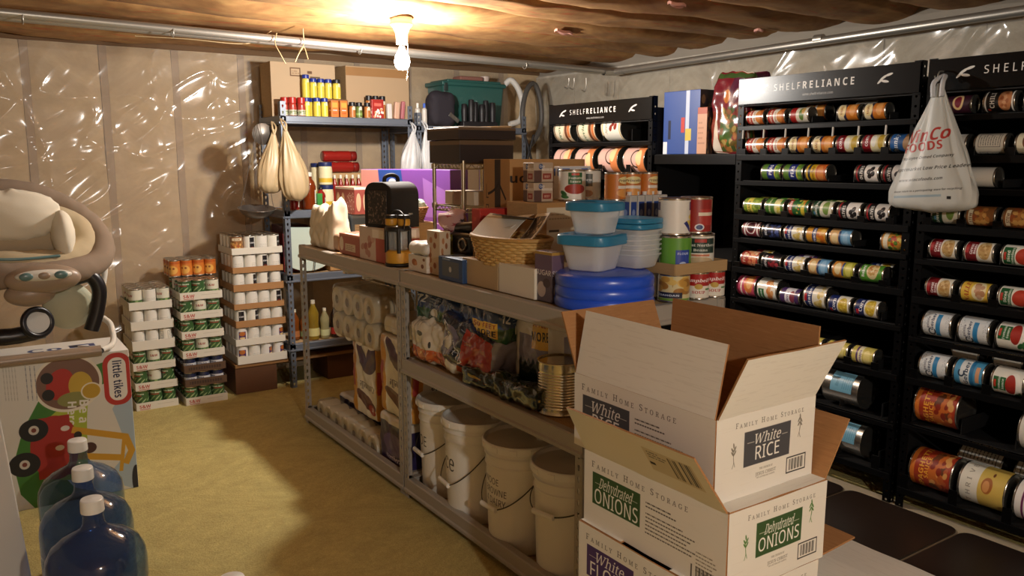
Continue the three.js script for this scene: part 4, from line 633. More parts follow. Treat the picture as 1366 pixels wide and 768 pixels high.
// ================================================================ paper goods on the far unit
const tissue = std(0xe2dac8, 0.95), filmMat = phys(0xf0eadc, 0.22, { transmission: 0.9, thickness: 0, ior: 1.4 });
const rollGeo = at(lathe([[0.02, 0], [0.053, 0], [0.055, 0.003], [0.055, 0.1], [0.053, 0.103], [0.02, 0.103], [0.02, 0]], 22), 0.05, 0, 0, 0, 0, PI / 2); // axis along x
const coreMat = std(0x9a7f5c, 0.9), coreGeo = at(lathe([[0.0185, 0.001], [0.0205, 0.001], [0.0205, 0.102], [0.0185, 0.102], [0.0185, 0.001]], 14), 0.05, 0, 0, 0, 0, PI / 2);
function rollPack(label, x, y, z, ny, nz, nx, ring = 0.113) { // rolls with axes along x
  const t = thing('tissue_roll_pack', label, 'tissue pack', [x, y, z]);
  for (let i = 0; i < nx; i++) for (let j = 0; j < ny; j++) for (let k = 0; k < nz; k++) { if (i && j < ny - 1 && k < nz - 1) continue; const m = part(t, 'roll', rollGeo, tissue); if (ring > 0.12) m.scale.set(1, 1.15, 1.15); m.position.set(0.053 + i * 0.107, 0.056 + j * ring, 0.056 + k * ring); part(m, 'core', coreGeo, coreMat); }
  const a = nx * 0.107 + 0.012, b = ny * ring + 0.008, c = nz * ring + 0.008;
  const f = part(t, 'plastic_wrap', warp(softBox(a, b, c, 0.03, 0.014), (v) => { v.x += 0.004 * noise.noise(v.y * 20, v.z * 20, 2); v.z += 0.004 * noise.noise(v.y * 20, v.x * 20, 5); }), filmMat, 'clear plastic wrap'); f.position.set(a / 2 - 0.006, b / 2 - 0.004, c / 2 - 0.004);
  return t;
}
function printPack(label, name, x, y, z, w, h, d, draw, round = 0.02) { // soft printed pack, print on the -x face
  const r = atlasB.add(Math.round(256 * Math.min(1.5, d / h)), 256, draw), pl = plain('#d9d0be');
  const g = softBox(w, h, d, round, 0.012, [pl, r, pl, pl, r, pl]);
  warp(g, (v) => { const s = 0.007; v.x += s * noise.noise(v.y * 14 + x, v.z * 14, 1) - 0.004 * ridge(v.y * 13, v.z * 13 + z * 9, 2); v.z += s * noise.noise(v.y * 14, v.x * 14 + z, 3); });
  return single(name, label, 'tissue pack', smooth(g), printed(r, 0.3, { clearcoat: 0.5, clearcoatRoughness: 0.15 }), [x + w / 2, y + h / 2, z + d / 2]);
}
const cottonelle = (g, w, h) => {
  fill(g, '#e6dfce', -2, -2, w + 4, h + 4); fill(g, '#c88a2c', 0, 0, w * 0.2, h); fill(g, '#a8342c', w * 0.03, h * 0.34, w * 0.1, h * 0.3);
  g.fillStyle = '#4a1f44'; g.beginPath(); g.moveTo(w * 0.24, 0); g.bezierCurveTo(w * 0.3, h * 0.42, w * 0.75, h * 0.5, w, h * 0.3); g.lineTo(w, h * 0.04); g.lineTo(w * 0.8, h * 0.02); g.lineTo(w * 0.62, h * 0.2); g.lineTo(w * 0.42, h * 0.05); g.closePath(); g.fill();
  g.save(); g.translate(w * 0.64, h * 0.58); g.rotate(PI); txt(g, 'Cottonelle', 0, 0, h * 0.13, '#2a2230', 'serif', 'bold', 'center', w * 0.6); g.restore();
  g.fillStyle = '#5a2230'; g.beginPath(); g.ellipse(w * 0.58, h * 0.77, w * 0.42, h * 0.09, 0.25, 0, 7); g.fill(); oval(g, '#a8282c', w * 0.84, h * 0.86, w * 0.14, h * 0.06, 0.3); txt(g, '36', w * 0.85, h * 0.86, h * 0.06, '#eee');
};
const quilted = (g, w, h) => { fill(g, '#2c2550', -2, -2, w + 4, h + 4); fill(g, '#d8cfc0', -2, -2, w + 4, h * 0.14); oval(g, '#5a4a7c', w * 0.5, h * 0.5, w * 0.34, h * 0.2); fill(g, '#5c2a34', 0, h * 0.8, w, h * 0.2); txt(g, 'Northern', w * 0.5, h * 0.74, h * 0.12, '#d8cce0', 'serif', 'italic bold', 'center', w * 0.8); fill(g, '#e0d8c8', w * 0.82, h * 0.4, w * 0.12, h * 0.1); fill(g, '#e0d8c8', w * 0.82, h * 0.56, w * 0.12, h * 0.1); };
{
  const D = 0.033;
  // row of loose small rolls at the edge of the deck, in plastic
  rollPack('low clear pack of tissue rolls lying along the bottom shelf edge', 1.535, D, -4.19, 1, 7, 1, 0.112);
  printPack('purple printed tissue pack lying behind the low clear roll pack', 'tissue_pack', 1.67, D, -4.2, 0.3, 0.13, 0.5, quilted);
  printPack('dark blue and purple tissue pack on the bottom shelf by the post', 'tissue_pack', 1.54, D, -3.385, 0.35, 0.26, 0.30, quilted);
  printPack('tall printed tissue pack with gold edge standing behind the roll pack', 'tissue_pack', 1.60, D + 0.135, -3.83, 0.30, 0.385, 0.28, cottonelle);
  printPack('tall printed tissue pack with gold edge standing against the post', 'tissue_pack', 1.55, D + 0.264, -3.385, 0.30, 0.365, 0.315, cottonelle);
  rollPack('big clear pack of tissue rolls showing their round cores, high under the top deck', 1.545, 0.562, -3.93, 2, 4, 2, 0.13);
  printPack('pale tissue pack lying on the printed pack beside the post', 'tissue_pack', 1.57, D + 0.632, -3.375, 0.28, 0.085, 0.29, (g, w, h) => { fill(g, '#ddd5c4', -2, -2, w + 4, h + 4); scribble(g, 20, h * 0.6, w * 0.5, 2, 10, '#aaa'); });
  // jars up under the deck
  for (const [px, py, k] of [[470, 378, 'nutrition'], [497, 380, 'plainWhite']]) standCan('mid', k, 1.68, 0.86, zAt(px, 1.68, 0.9) , 'jammed under the top deck above the roll pack', 0.5);
}
// ---- paper towel bags on the middle deck
function softPack(name, label, category, w, h, d, faces, pos, turn, tilt = 0, lump = 0.012, rough = 0.22) {
  const g = softBox(w, h, d, Math.min(w, h, d) * 0.3, 0.007, faces);
  warp(g, (v) => { const cr = ridge(v.x * 17 + pos[2] * 3, v.y * 17 + v.z * 9, v.z * 17 + pos[0]) * lump * 0.45 + ridge(v.x * 38, v.y * 30 + pos[2] * 7, v.z * 38 - v.y * 20) * lump * 0.2; v.x *= 1 - cr * 3.5; v.y -= cr * 0.7; const q = noise.noise(v.x * 11 + pos[0] * 7, v.y * 9 + pos[2] * 5, v.z * 9), q2 = noise.noise(v.x * 26, v.y * 26 + pos[2] * 9, v.z * 26); const l = v.length() || 1; v.addScaledVector(v.clone().divideScalar(l), q * lump * 1.2 + q2 * lump * 0.6); });
  const m = single(name, label, category, smooth(g), printed(faces[1], rough, { clearcoat: 0.8, clearcoatRoughness: 0.12 }), pos, turn); m.rotation.z = tilt; return m;
}
{
  const Y = 0.617, bl = plain('#1f2a44'), gr = plain('#1d2f24'), wh = plain('#d8d0be');
  const blue12 = atlasB.add(384, 192, (g, w, h) => { fill(g, '#2c456e', -2, -2, w + 4, h + 4); fill(g, '#2f5a3c', 0, h * 0.5, w, h * 0.5); for (let i = 0; i < 40; i++) oval(g, i % 2 ? '#24402c' : '#39603c', rnd() * w, h * (0.55 + rnd() * 0.4), 4, 18 + rnd() * 14, rnd() - 0.5); txt(g, '12', w * 0.12, h * 0.3, h * 0.26, '#d8dce0', 'sans-serif', 'italic bold'); scribble(g, w * 0.22, h * 0.2, w * 0.16, 4, 12, '#8a98ac'); fill(g, '#d8d2c2', w * 0.26, h * 0.46, w * 0.1, h * 0.16); fill(g, '#8c7c5a', w * 0.42, h * 0.5, w * 0.13, h * 0.24); fill(g, '#d8a83c', w * 0.74, h * 0.4, w * 0.24, h * 0.3); txt(g, '50 FEET', w * 0.86, h * 0.48, h * 0.12, '#8c3a1c'); txt(g, 'MORE', w * 0.86, h * 0.62, h * 0.15, '#241a14'); });
  const whiteOrange = atlasB.add(384, 192, (g, w, h) => { fill(g, '#d6ccb6', -2, -2, w + 4, h + 4); fill(g, '#c25a26', 0, h * 0.62, w * 0.8, h * 0.4); for (let i = 0; i < 9; i++) oval(g, '#e0a878', rnd() * w * 0.7, h * (0.7 + rnd() * 0.24), 14, 4, -0.6); oval(g, '#3a3a38', w * 0.34, h * 0.3, 16, 9); oval(g, '#3a3a38', w * 0.5, h * 0.5, 6, 14); });
  const brawny = atlasB.add(384, 192, (g, w, h) => { fill(g, '#2c3038', -2, -2, w + 4, h + 4); fill(g, '#a83426', w * 0.48, h * 0.06, w * 0.52, h * 0.85); oval(g, '#706a78', w * 0.2, h * 0.5, w * 0.2, h * 0.3); g.save(); g.translate(w * 0.26, h * 0.46); g.rotate(0.5); txt(g, 'BRawny', 0, 0, h * 0.3, '#e8e4dc', 'serif', 'bold'); txt(g, 'BRawny', 2, 2, h * 0.28, '#16141a', 'serif', 'bold'); g.restore(); for (let i = 0; i < 12; i++) fill(g, 'rgba(200,205,215,0.5)', w * (0.3 + rnd() * 0.3), h * rnd(), 26, 5); });
  const feetMore = atlasB.add(256, 256, (g, w, h) => { fill(g, '#d8d2c4', -2, -2, w + 4, h + 4); fill(g, '#857f92', w * 0.3, h * 0.28, w * 0.7, h * 0.34); g.fillStyle = '#14241a'; g.beginPath(); g.moveTo(w * 0.3, h); for (let i = 0; i <= 14; i++) g.lineTo(w * (0.3 + i * 0.05), h * (i % 2 ? 0.54 : 0.62)); g.lineTo(w, h); g.fill(); fill(g, '#e0b03c', w * 0.62, h * 0.03, w * 0.38, h * 0.4); txt(g, '50 FEET', w * 0.81, h * 0.13, h * 0.11, '#9a3418'); txt(g, 'MORE', w * 0.81, h * 0.28, h * 0.15, '#241812'); });
  const greenFilm = atlasB.add(192, 128, (g, w, h) => { fill(g, '#152019', -2, -2, w + 4, h + 4); for (let i = 0; i < 26; i++) { g.fillStyle = i % 3 ? '#1f3626' : '#544a34'; g.fillRect(rnd() * w, rnd() * h, 8 + rnd() * 30, 4); } fill(g, '#b8982c', w * 0.1, h * 0.4, 22, 12); });
  softPack('paper_towel_pack', 'blue and green paper towel pack numbered 12, behind the torn white pack', 'paper towels', 0.28, 0.185, 0.66, [bl, blue12, bl, bl, blue12, bl], [1.69, Y + 0.232, -2.71], 0, 0, 0.016);
  softPack('paper_towel_pack', 'white and orange wrapped paper pack at the edge of the middle shelf', 'paper towels', 0.22, 0.19, 0.40, [wh, whiteOrange, wh, wh, whiteOrange, wh], [1.62, Y + 0.098, -2.825], 0, 0, 0.02);
  softPack('paper_towel_pack', 'crumpled dark paper towel wrapper with white lettering and red side', 'paper towels', 0.17, 0.2, 0.36, [bl, brawny, bl, bl, plain('#8d8896'), bl], [1.60, Y + 0.135, -2.575], 0.05, 0, 0.022).rotation.x = 0.2;
  softPack('paper_towel_pack', 'white and grey paper towel pack with yellow MORE sticker', 'paper towels', 0.25, 0.31, 0.235, [wh, feetMore, wh, wh, feetMore, wh], [1.735, Y + 0.16, -2.285], 0, 0, 0.006);
  softPack('film_wrapper', 'crumpled glossy dark green wrapper slumped along the shelf edge', 'wrapper', 0.09, 0.075, 0.46, [gr, greenFilm, gr, gr, greenFilm, gr], [1.55, Y + 0.045, -2.32], 0.0, 0, 0.03, 0.12);
  // bare ribbed can by the end post
  const t = thing('ribbed_can', 'large unlabelled ribbed steel can on the middle shelf by the end post', 'can', [1.61, Y, -2.09]);
  const pr = [[0, 0.004], [0.072, 0.004], [0.078, 0], [0.079, 0.004], [0.0765, 0.008], [0.0765, 0.022]]; for (let k = 0; k < 13; k++) { const y = 0.024 + k * 0.0093; pr.push([0.0768, y], [0.0742, y + 0.0042], [0.0768, y + 0.0082]); } pr.push([0.0765, 0.148], [0.0765, 0.17], [0.079, 0.173], [0.079, 0.177], [0.074, 0.177], [0.072, 0.172], [0, 0.172]);
  part(t, 'tin', lathe(pr, 40), std(0xd6c9ae, 0.2, { metalness: 1 }));
}
// ================================================================ things on the top deck of the grey shelf units
// footprint from photo columns: far edge a, near corner c, end b; x0 = aisle-side plane, base = what it stands on
function fit(a, c, b, pyTop, x0, base, o = {}) {
  const z1 = o.z1 ?? zAt(c, x0, base), z0 = o.z0 ?? zAt(a, x0, base), x1 = o.x1 ?? (o.w ? x0 + o.w : xAt(b, z1, base)), top = o.top ?? yAt(pyTop, x0, z1);
  return { x: (x0 + x1) / 2, y: (base + top) / 2, z: (z0 + z1) / 2, w: x1 - x0, h: top - base, d: z1 - z0, base, top, x0, x1, z0, z1 };
}
function cartonThing(name, lab, cat, f, faces, opt = {}) {
  const g = printBox(f.w, f.h, f.d, faces, opt.r ?? 0.003);
  const m = single(name, lab, cat, g, printed(faces[1], opt.rough ?? 0.6, opt.extra || {}), [f.x, f.y, f.z], opt.turn || 0, opt.group);
  return m;
}
const cardboard = atlasB.add(128, 128, (g, w, h) => { fill(g, '#b39468', -2, -2, w + 4, h + 4); for (let i = 0; i < 400; i++) { g.fillStyle = rnd() < 0.5 ? 'rgba(90,60,25,0.08)' : 'rgba(240,210,160,0.08)'; g.fillRect(rnd() * w, rnd() * h, 3 + rnd() * 24, 1); } });
const six = (r) => [r, r, r, r, r, r];
const D1 = DECK + 0.001;
{ // paper flour bag
  const z0 = -4.22, z1 = -3.9, g = softBox(0.12, 0.21, z1 - z0, 0.03, 0.009);
  warp(g, (v) => { const t = (v.y + 0.105) / 0.21; v.x *= 1 - 0.35 * t * t; if (t > 0.75) v.y += 0.04 * noise.noise(v.z * 17, 3, v.x * 20) + (v.z > 0.09 ? 0.04 * (t - 0.75) * 4 : 0); v.x += 0.008 * noise.noise(v.y * 22, v.z * 22, 4) + 0.006 * ridge(v.y * 12, v.z * 14, 3); v.z += 0.01 * noise.noise(v.y * 16, v.x * 20, 7); });
  single('paper_bag', 'crumpled white paper bag folded open at the far end of the shelf', 'bag', smooth(g), std(0xded4bd, 0.85), [1.59, D1 + 0.103, (z0 + z1) / 2]);
}
{
  const blueTote = atlasB.add(128, 128, (g, w, h) => { fill(g, '#4c6074', -2, -2, w + 4, h + 4); fill(g, '#6a7c8c', 0, 0, w, 14); fill(g, '#b8ad96', w * 0.1, h * 0.3, w * 0.42, h * 0.34); scribble(g, w * 0.14, h * 0.38, w * 0.3, 4, 8, '#8a8272'); });
  cartonThing('storage_box', 'slate blue storage box with pale paper label behind the pink carton', 'box', fit(446, 470, 482, 286, 1.675, D1, { w: 0.16 }), six(blueTote), { rough: 0.35, r: 0.01 });
  const pinkBox = atlasB.add(160, 96, (g, w, h) => { fill(g, '#b06a58', -2, -2, w + 4, h + 4); fill(g, '#d9c9ac', w * 0.3, h * 0.46, w * 0.5, h * 0.36); oval(g, '#e3d5bd', w * 0.12, h * 0.5, w * 0.1, h * 0.34); fill(g, '#c88a72', 0, 0, w, 10); scribble(g, w * 0.34, h * 0.54, w * 0.4, 3, 8, '#8a6a54'); });
  cartonThing('food_carton', 'dusty pink food carton with cream label beside the paper bag', 'carton', fit(453, 480, 484, 315, 1.535, D1, { w: 0.12 }), six(pinkBox));
  cartonThing('food_carton', 'pale round-fronted carton next to the dusty pink carton', 'carton', fit(443, 452, 456, 312, 1.55, D1, { w: 0.09 }), six(plain('#b99a80')), { r: 0.02 });
  const redPat = atlasB.add(160, 96, (g, w, h) => { fill(g, '#8c4038', -2, -2, w + 4, h + 4); for (const x of [0.16, 0.42]) { oval(g, '#c9ab8c', w * x, h * 0.55, w * 0.09, h * 0.34); } for (let i = 0; i < 30; i++) oval(g, '#c8a89a', w * (0.62 + rnd() * 0.36), h * rnd(), 3, 3); fill(g, '#d8cfc4', 0, 0, w, 8); });
  cartonThing('food_carton', 'red patterned carton with two pale ovals, stacked on the slate blue box', 'carton', fit(448, 473, 486, 250, 1.675, yAt(286, 1.675, zAt(470, 1.675, D1)) + 0.001, { w: 0.15 }), six(redPat));
  const pinkWhite = atlasB.add(160, 128, (g, w, h) => { fill(g, '#d2bfb0', -2, -2, w + 4, h + 4); fill(g, '#b4584a', w * 0.62, h * 0.3, w * 0.4, h * 0.7); for (let i = 0; i < 10; i++) oval(g, ['#b98a78', '#c9a090', '#a86a5c'][i % 3], w * 0.1 + rnd() * w * 0.45, h * (0.3 + rnd() * 0.6), 10, 14, rnd()); fill(g, '#efe4d6', w * 0.5, h * 0.05, w * 0.4, h * 0.25); });
  const fb = fit(480, 516, 530, 306, 1.532, D1, { w: 0.165 });
  cartonThing('food_carton', 'pink and white photo-print carton carrying the black case', 'carton', fb, six(pinkWhite));
  // black quilted case with a handle
  const t = thing('black_case', 'small black padded carrying case with a top handle', 'case', [1.622, fb.top + 0.001, -3.37], 0.25);
  const cs = new THREE.Shape(); cs.moveTo(-0.09, 0); cs.lineTo(0.09, 0); cs.lineTo(0.09, 0.13); cs.quadraticCurveTo(0.09, 0.185, 0.03, 0.19); cs.lineTo(-0.03, 0.19); cs.quadraticCurveTo(-0.09, 0.185, -0.09, 0.13);
  const blackFab = std(0x1d1a19, 0.75);
  part(t, 'body', at(new THREE.ExtrudeGeometry(cs, { depth: 0.15, bevelEnabled: true, bevelSize: 0.006, bevelThickness: 0.006, bevelSegments: 2 }), -0.075, 0.006, 0, 0, PI / 2), blackFab);
  const meshRect = atlasB.add(96, 96, (g, w, h) => { fill(g, '#2c2622', -2, -2, w + 4, h + 4); for (let i = 0; i < 160; i++) oval(g, ['#5c4a3c', '#7a6858', '#1a1614'][i % 3], rnd() * w, rnd() * h, 3, 3); });
  part(t, 'mesh_panel', uvRect(rbox(0.004, 0.15, 0.13, 0.002, -0.083, 0.09, 0), meshRect), printed(meshRect, 0.5), 'speckled mesh end panel');
  part(t, 'handle', tube([[-0.04, 0.19, 0], [-0.035, 0.222, 0], [0, 0.232, 0], [0.035, 0.222, 0], [0.04, 0.19, 0]], 0.009, 24, 8), blackFab);
  part(t, 'zip_pull', rbox(0.03, 0.012, 0.004, 0.002, 0.03, 0.06, 0.094), std(0xd8d4c8, 0.4));
}
{ // camping lantern
  const z = zAt(531, 1.56, D1) + 0.005, t = thing('camping_lantern', 'yellow and black camping lantern with ribbed clear globe', 'lantern', [1.56, D1, z]);
  const blk = std(0x1c1a17, 0.45), yel = std(0xc9932c, 0.42);
  part(t, 'base', lathe([[0, 0], [0.046, 0], [0.05, 0.005], [0.05, 0.012], [0, 0.012]], 20), blk);
  part(t, 'battery_case', lathe([[0.045, 0.012], [0.047, 0.016], [0.047, 0.05], [0.042, 0.056], [0.034, 0.06], [0, 0.06]], 20), yel);
  part(t, 'globe', lathe([[0.034, 0.06], [0.036, 0.064], [0.036, 0.125], [0.034, 0.13]].flatMap((p, i) => [p]), 24), phys(0xdfe6ea, 0.12, { transmission: 0.75, thickness: 0 }));
  part(t, 'lamp_tube', lathe([[0, 0.062], [0.014, 0.062], [0.014, 0.122], [0, 0.126]], 14), std(0xd9dde0, 0.3));
  for (const a of [0.4, 1.97, 3.54, 5.11]) part(t, 'guard_bar', rod([Math.cos(a) * 0.043, 0.05, Math.sin(a) * 0.043], [Math.cos(a) * 0.043, 0.14, Math.sin(a) * 0.043], 0.0075), blk);
  part(t, 'cap', lathe([[0.046, 0.13], [0.048, 0.134], [0.046, 0.146], [0.034, 0.15], [0, 0.15]], 20), blk);
  for (const s of [-1, 1]) { const k = part(t, 'cap_knob', lathe([[0.021, 0.15], [0.0225, 0.154], [0.0225, 0.172], [0.019, 0.176], [0, 0.177]], 18), yel, 'yellow cap knob'); k.position.set(s * 0.016, 0, s * 0.02); part(k, 'knob_ring', lathe([[0.023, 0.176], [0.0235, 0.178], [0.0235, 0.186], [0.018, 0.189], [0, 0.189]], 18), blk); }
  t.scale.setScalar(1.17);
  part(t, 'bail_handle', tube([[0, 0.14, 0.05], [0.0, 0.18, 0.058], [0, 0.2, 0.03], [0, 0.204, 0], [0, 0.2, -0.03], [0, 0.18, -0.058], [0, 0.14, -0.05]], 0.003, 30, 6), blk);
}
{ // large nappy box facing the room
  const diaper = atlasB.add(384, 256, (g, w, h) => {
    fill(g, '#7a4aa0', -2, -2, w + 4, h + 4); g.fillStyle = '#b8857c'; g.beginPath(); g.moveTo(0, 0); g.lineTo(w * 0.2, 0); g.lineTo(w * 0.26, h); g.lineTo(0, h); g.fill();
    g.fillStyle = '#2a4a94'; g.beginPath(); g.moveTo(w * 0.2, 0); g.lineTo(w * 0.46, 0); g.lineTo(w * 0.52, h * 0.6); g.lineTo(w * 0.26, h * 0.7); g.fill();
    oval(g, '#f0eae4', w * 0.36, h * 0.16, 16, 12); for (let i = 0; i < 26; i++) oval(g, ['#e6d8cc', '#f2ece6', '#d2b4a4'][i % 3], w * (0.2 + rnd() * 0.3), h * (0.36 + rnd() * 0.3), 12, 9, rnd() * 3);
    oval(g, '#c89a80', w * 0.4, h * 0.46, 26, 22); g.strokeStyle = '#d8c0e4'; g.lineWidth = 3; for (let i = 0; i < 8; i++) { g.beginPath(); g.arc(w * (0.5 + i * 0.06), h * 0.72, 10, 3.2, 6.2); g.stroke(); }
    fill(g, '#5a3080', 0, h * 0.8, w, h * 0.2); g.fillStyle = '#9a6cc0'; g.beginPath(); g.moveTo(w * 0.7, h * 0.1); g.lineTo(w, h * 0.3); g.lineTo(w, h * 0.62); g.lineTo(w * 0.72, h * 0.6); g.fill();
  });
  const LE = V(1.78, 0, zAt(482, 1.78, 1.25)), RE = V(2.08, 0, zAt(601, 2.08, 1.25)), mid = LE.clone().add(RE).multiplyScalar(0.5), wd = LE.distanceTo(RE), nv = V(-(RE.z - LE.z), 0, RE.x - LE.x).normalize(), top = yAt(226, mid.x, mid.z);
  const pv = plain('#6a3f8c');
  cartonThing('nappy_box', 'large purple and blue nappy box with a baby print', 'box', { x: mid.x - nv.x * 0.11, y: (D1 + top) / 2, z: mid.z - nv.z * 0.11, w: wd, h: top - D1, d: 0.22 }, [pv, pv, pv, pv, diaper, pv], { rough: 0.4, turn: Math.atan2(nv.x, nv.z) });
}
{ // little wicker basket of odds and ends behind the case
  const z = -3.44, x = xAt(549, z, 1.22), t = thing('small_basket', 'small brown wicker basket heaped with pale trinkets behind the lantern', 'basket', [x, 1.165, z]);
  const rings = []; for (let k = 0; k < 7; k++) { const y = k * 0.01, r0 = 0.05 + k * 0.004, pts = []; for (let i = 0; i < 36; i++) { const a = i / 36 * 2 * PI, r = r0 + 0.0025 * ((i + k) % 2 ? 1 : -1); pts.push(V(Math.cos(a) * r, y, Math.sin(a) * r)); } rings.push(tube(pts, 0.0055, 72, 5, true)); }
  part(t, 'wicker_weave', merge(rings), std(0x9a6a3c, 0.7)).userData.kind = 'stuff';
  part(t, 'basket_bottom', at(cyl(0.05, 0.05, 0.006, 20), 0, 0, 0), std(0x8a5c34, 0.7));
  [[0, 0.06, 0, '#d8d2c8'], [0.03, 0.065, 0.02, '#bfd0c4'], [-0.03, 0.062, 0.015, '#cdbfd8']].forEach(([a, b, c, col], i) => single('trinket', ['off white', 'pale green', 'pale lilac'][i] + ' bundled trinket heaped in the small brown basket', 'trinket', warp(new THREE.IcosahedronGeometry(0.036, 3), (v) => v.multiplyScalar(1 + 0.25 * noise.noise(v.x * 60, v.y * 60, v.z * 60 + i))), std(col, 0.7), [x + a, 1.165 + b, z + c]));
  cartonThing('food_carton', 'plain brown carton under the small brown basket', 'carton', { x, y: (D1 + 1.16) / 2, z, w: 0.16, h: 1.16 - D1, d: 0.16 }, six(cardboard));
}
{ // tissue boxes and small cartons along the edge
  const puppy = atlasB.add(128, 96, (g, w, h) => { fill(g, '#e0d6c4', -2, -2, w + 4, h + 4); oval(g, '#a8683c', w * 0.34, h * 0.44, 18, 20); oval(g, '#c98a58', w * 0.42, h * 0.5, 10, 12); oval(g, '#8a5a3c', w * 0.78, h * 0.62, 10, 13); oval(g, '#8a5a3c', w * 0.86, h * 0.2, 8, 9); oval(g, '#efe6d6', w * 0.1, h * 0.8, 16, 8); });
  const fp = fit(545, 569, 578, 343, 1.535, D1, { w: 0.06 });
  cartonThing('tissue_box', 'cream tissue box with brown spots beside the lantern', 'tissue box', fp, six(puppy));
  single('white_pouch', 'folded white plastic pouch lying on the spotted tissue box', 'pouch', smooth(warp(softBox(0.1, 0.05, 0.16, 0.02, 0.01), (v) => { v.y += 0.008 * noise.noise(v.x * 30, v.z * 22, 2); })), std(0xd9d6ce, 0.3), [1.58, fp.top + 0.027, -2.96]);
  const brownDots = atlasB.add(96, 128, (g, w, h) => { fill(g, '#cdb99c', -2, -2, w + 4, h + 4); for (let i = 0; i < 8; i++) oval(g, ['#9a5c34', '#b4784c'][i % 2], w * (0.2 + 0.6 * rnd()), h * (0.1 + i * 0.115), 11, 9); });
  cartonThing('tissue_box', 'upright tan tissue box with brown blots behind the blue carton', 'tissue box', fit(570, 587, 597, 309, 1.55, D1, { w: 0.05 }), six(brownDots));
  const blueBx = atlasB.add(128, 96, (g, w, h) => { fill(g, '#28456e', -2, -2, w + 4, h + 4); fill(g, '#4e545c', w * 0.16, h * 0.16, w * 0.7, h * 0.66); oval(g, '#b9b7b0', w * 0.5, h * 0.5, 7, 12); txt(g, 'Coleman', w * 0.34, h * 0.08, 10, '#c8d4e0'); });
  cartonThing('small_carton', 'small navy carton with grey picture at the shelf edge', 'carton', fit(585, 617, 620, 347, 1.515, D1, { w: 0.1 }), six(blueBx), { rough: 0.4 });
  cartonThing('plain_carton', 'plain tan carton under the wicker basket', 'carton', fit(617, 664, 668, 352, 1.535, D1, { w: 0.2 }), six(plain('#b79c74')));
  cartonThing('plain_carton', 'plain white carton under the wicker basket', 'carton', fit(665, 713, 716, 359, 1.535, D1, { w: 0.2 }), six(plain('#e0d8c6')));
}
{ // woven basket of papers
  const base = yAt(352, 1.6, -2.4) - 0.002, t = thing('woven_basket', 'oval tan woven basket filled with papers on the two plain cartons', 'basket', [1.625, base, -2.41], 0);
  const A = 0.105, B = 0.195, H = 0.092, cols = 44, rings = [];
  for (let k = 0; k < 9; k++) { const y = 0.006 + k * 0.0103, s = 0.84 + 0.16 * k / 8, pts = []; for (let i = 0; i < cols; i++) { const a = i / cols * 2 * PI, o = 0.003 * ((i + k) % 2 ? 1 : -1); pts.push(V(Math.cos(a) * (A * s + o), y, Math.sin(a) * (B * s + o))); } rings.push(tube(pts, 0.0064, cols * 2, 6, true)); }
  const straw = std(0xcda664, 0.65), straw2 = std(0xb98f50, 0.65);
  part(t, 'wicker_weave', merge(rings), straw).userData.kind = 'stuff';
  const rim = []; for (let i = 0; i < 48; i++) { const a = i / 48 * 2 * PI; rim.push(V(Math.cos(a) * A * 1.03, H + 0.006, Math.sin(a) * B * 1.03)); } part(t, 'rim', tube(rim, 0.008, 96, 7, true), straw2);
  const st = []; for (let i = 0; i < cols; i++) { const a = i / cols * 2 * PI; st.push(rod([Math.cos(a) * A * 0.85, 0, Math.sin(a) * B * 0.85], [Math.cos(a) * A, H, Math.sin(a) * B], 0.0035, 5)); } part(t, 'stakes', merge(st), straw2).userData.kind = 'stuff';
  part(t, 'basket_bottom', at(cyl(1, 1, 0.006, 24), 0, 0, 0).scale(A * 0.85, 1, B * 0.85), straw2);
  // papers
  const page = atlasB.add(96, 96, (g, w, h) => { fill(g, '#ded6c6', -2, -2, w + 4, h + 4); fill(g, '#4a3c30', 10, 10, w - 20, h - 20); for (let i = 0; i < 30; i++) oval(g, ['#8a7458', '#b8a488', '#5a4a3a'][i % 3], 14 + rnd() * (w - 28), 14 + rnd() * (h - 28), 5, 4); });
  const white = plain('#d9d2c4');
  const sheet = (w, h, x, y, z, rx, ry, rz, r, lab) => { const g = warp(uvRect(new THREE.BoxGeometry(w, 0.0025, h, 6, 1, 6), r), (v) => { v.y += 0.012 * Math.sin(v.x * 18 + ry * 3); }); const m = single('paper_sheet', lab, 'paper', g, printed(r, 0.7), [1.625 + x, base + y + 0.022, -2.41 + z]); m.rotation.set(rx, ry, rz); };
  sheet(0.13, 0.19, -0.02, 0.105, -0.05, 0.05, 0.2, 0.5, white, 'white sheet curling over the aisle side of the woven basket');
  sheet(0.12, 0.14, 0.02, 0.12, 0.11, -0.1, -0.3, 0.75, page, 'dark photo card tilted up in the woven basket');
  sheet(0.12, 0.2, 0.03, 0.118, -0.08, -0.12, 0.1, 0.2, white, 'white folded sheet lying flat in the woven basket');
  sheet(0.09, 0.16, 0.03, 0.135, 0.0, 0.08, 0.5, -0.2, plain('#3a302a'), 'dark brown card lying across the papers in the woven basket');
}
{ // sugar box
  const sugar = atlasB.add(96, 192, (g, w, h) => { fill(g, '#5c5058', -2, -2, w + 4, h + 4); fill(g, '#6a5468', 0, 0, w, h * 0.4); fill(g, '#b08a3c', 0, 0, w, h * 0.06); txt(g, 'SUGAR', w * 0.5, h * 0.42, 28, '#e6e0da', 'sans-serif', ''); oval(g, '#b8a498', w * 0.4, h * 0.76, 24, 30); oval(g, '#4a3a3a', w * 0.7, h * 0.62, 20, 18); });
  cartonThing('sugar_carton', 'tall dark sugar carton beside the plain white carton', 'carton', fit(713, 736, 744, 337, 1.545, D1, { w: 0.05 }), six(sugar), { rough: 0.45 });
}
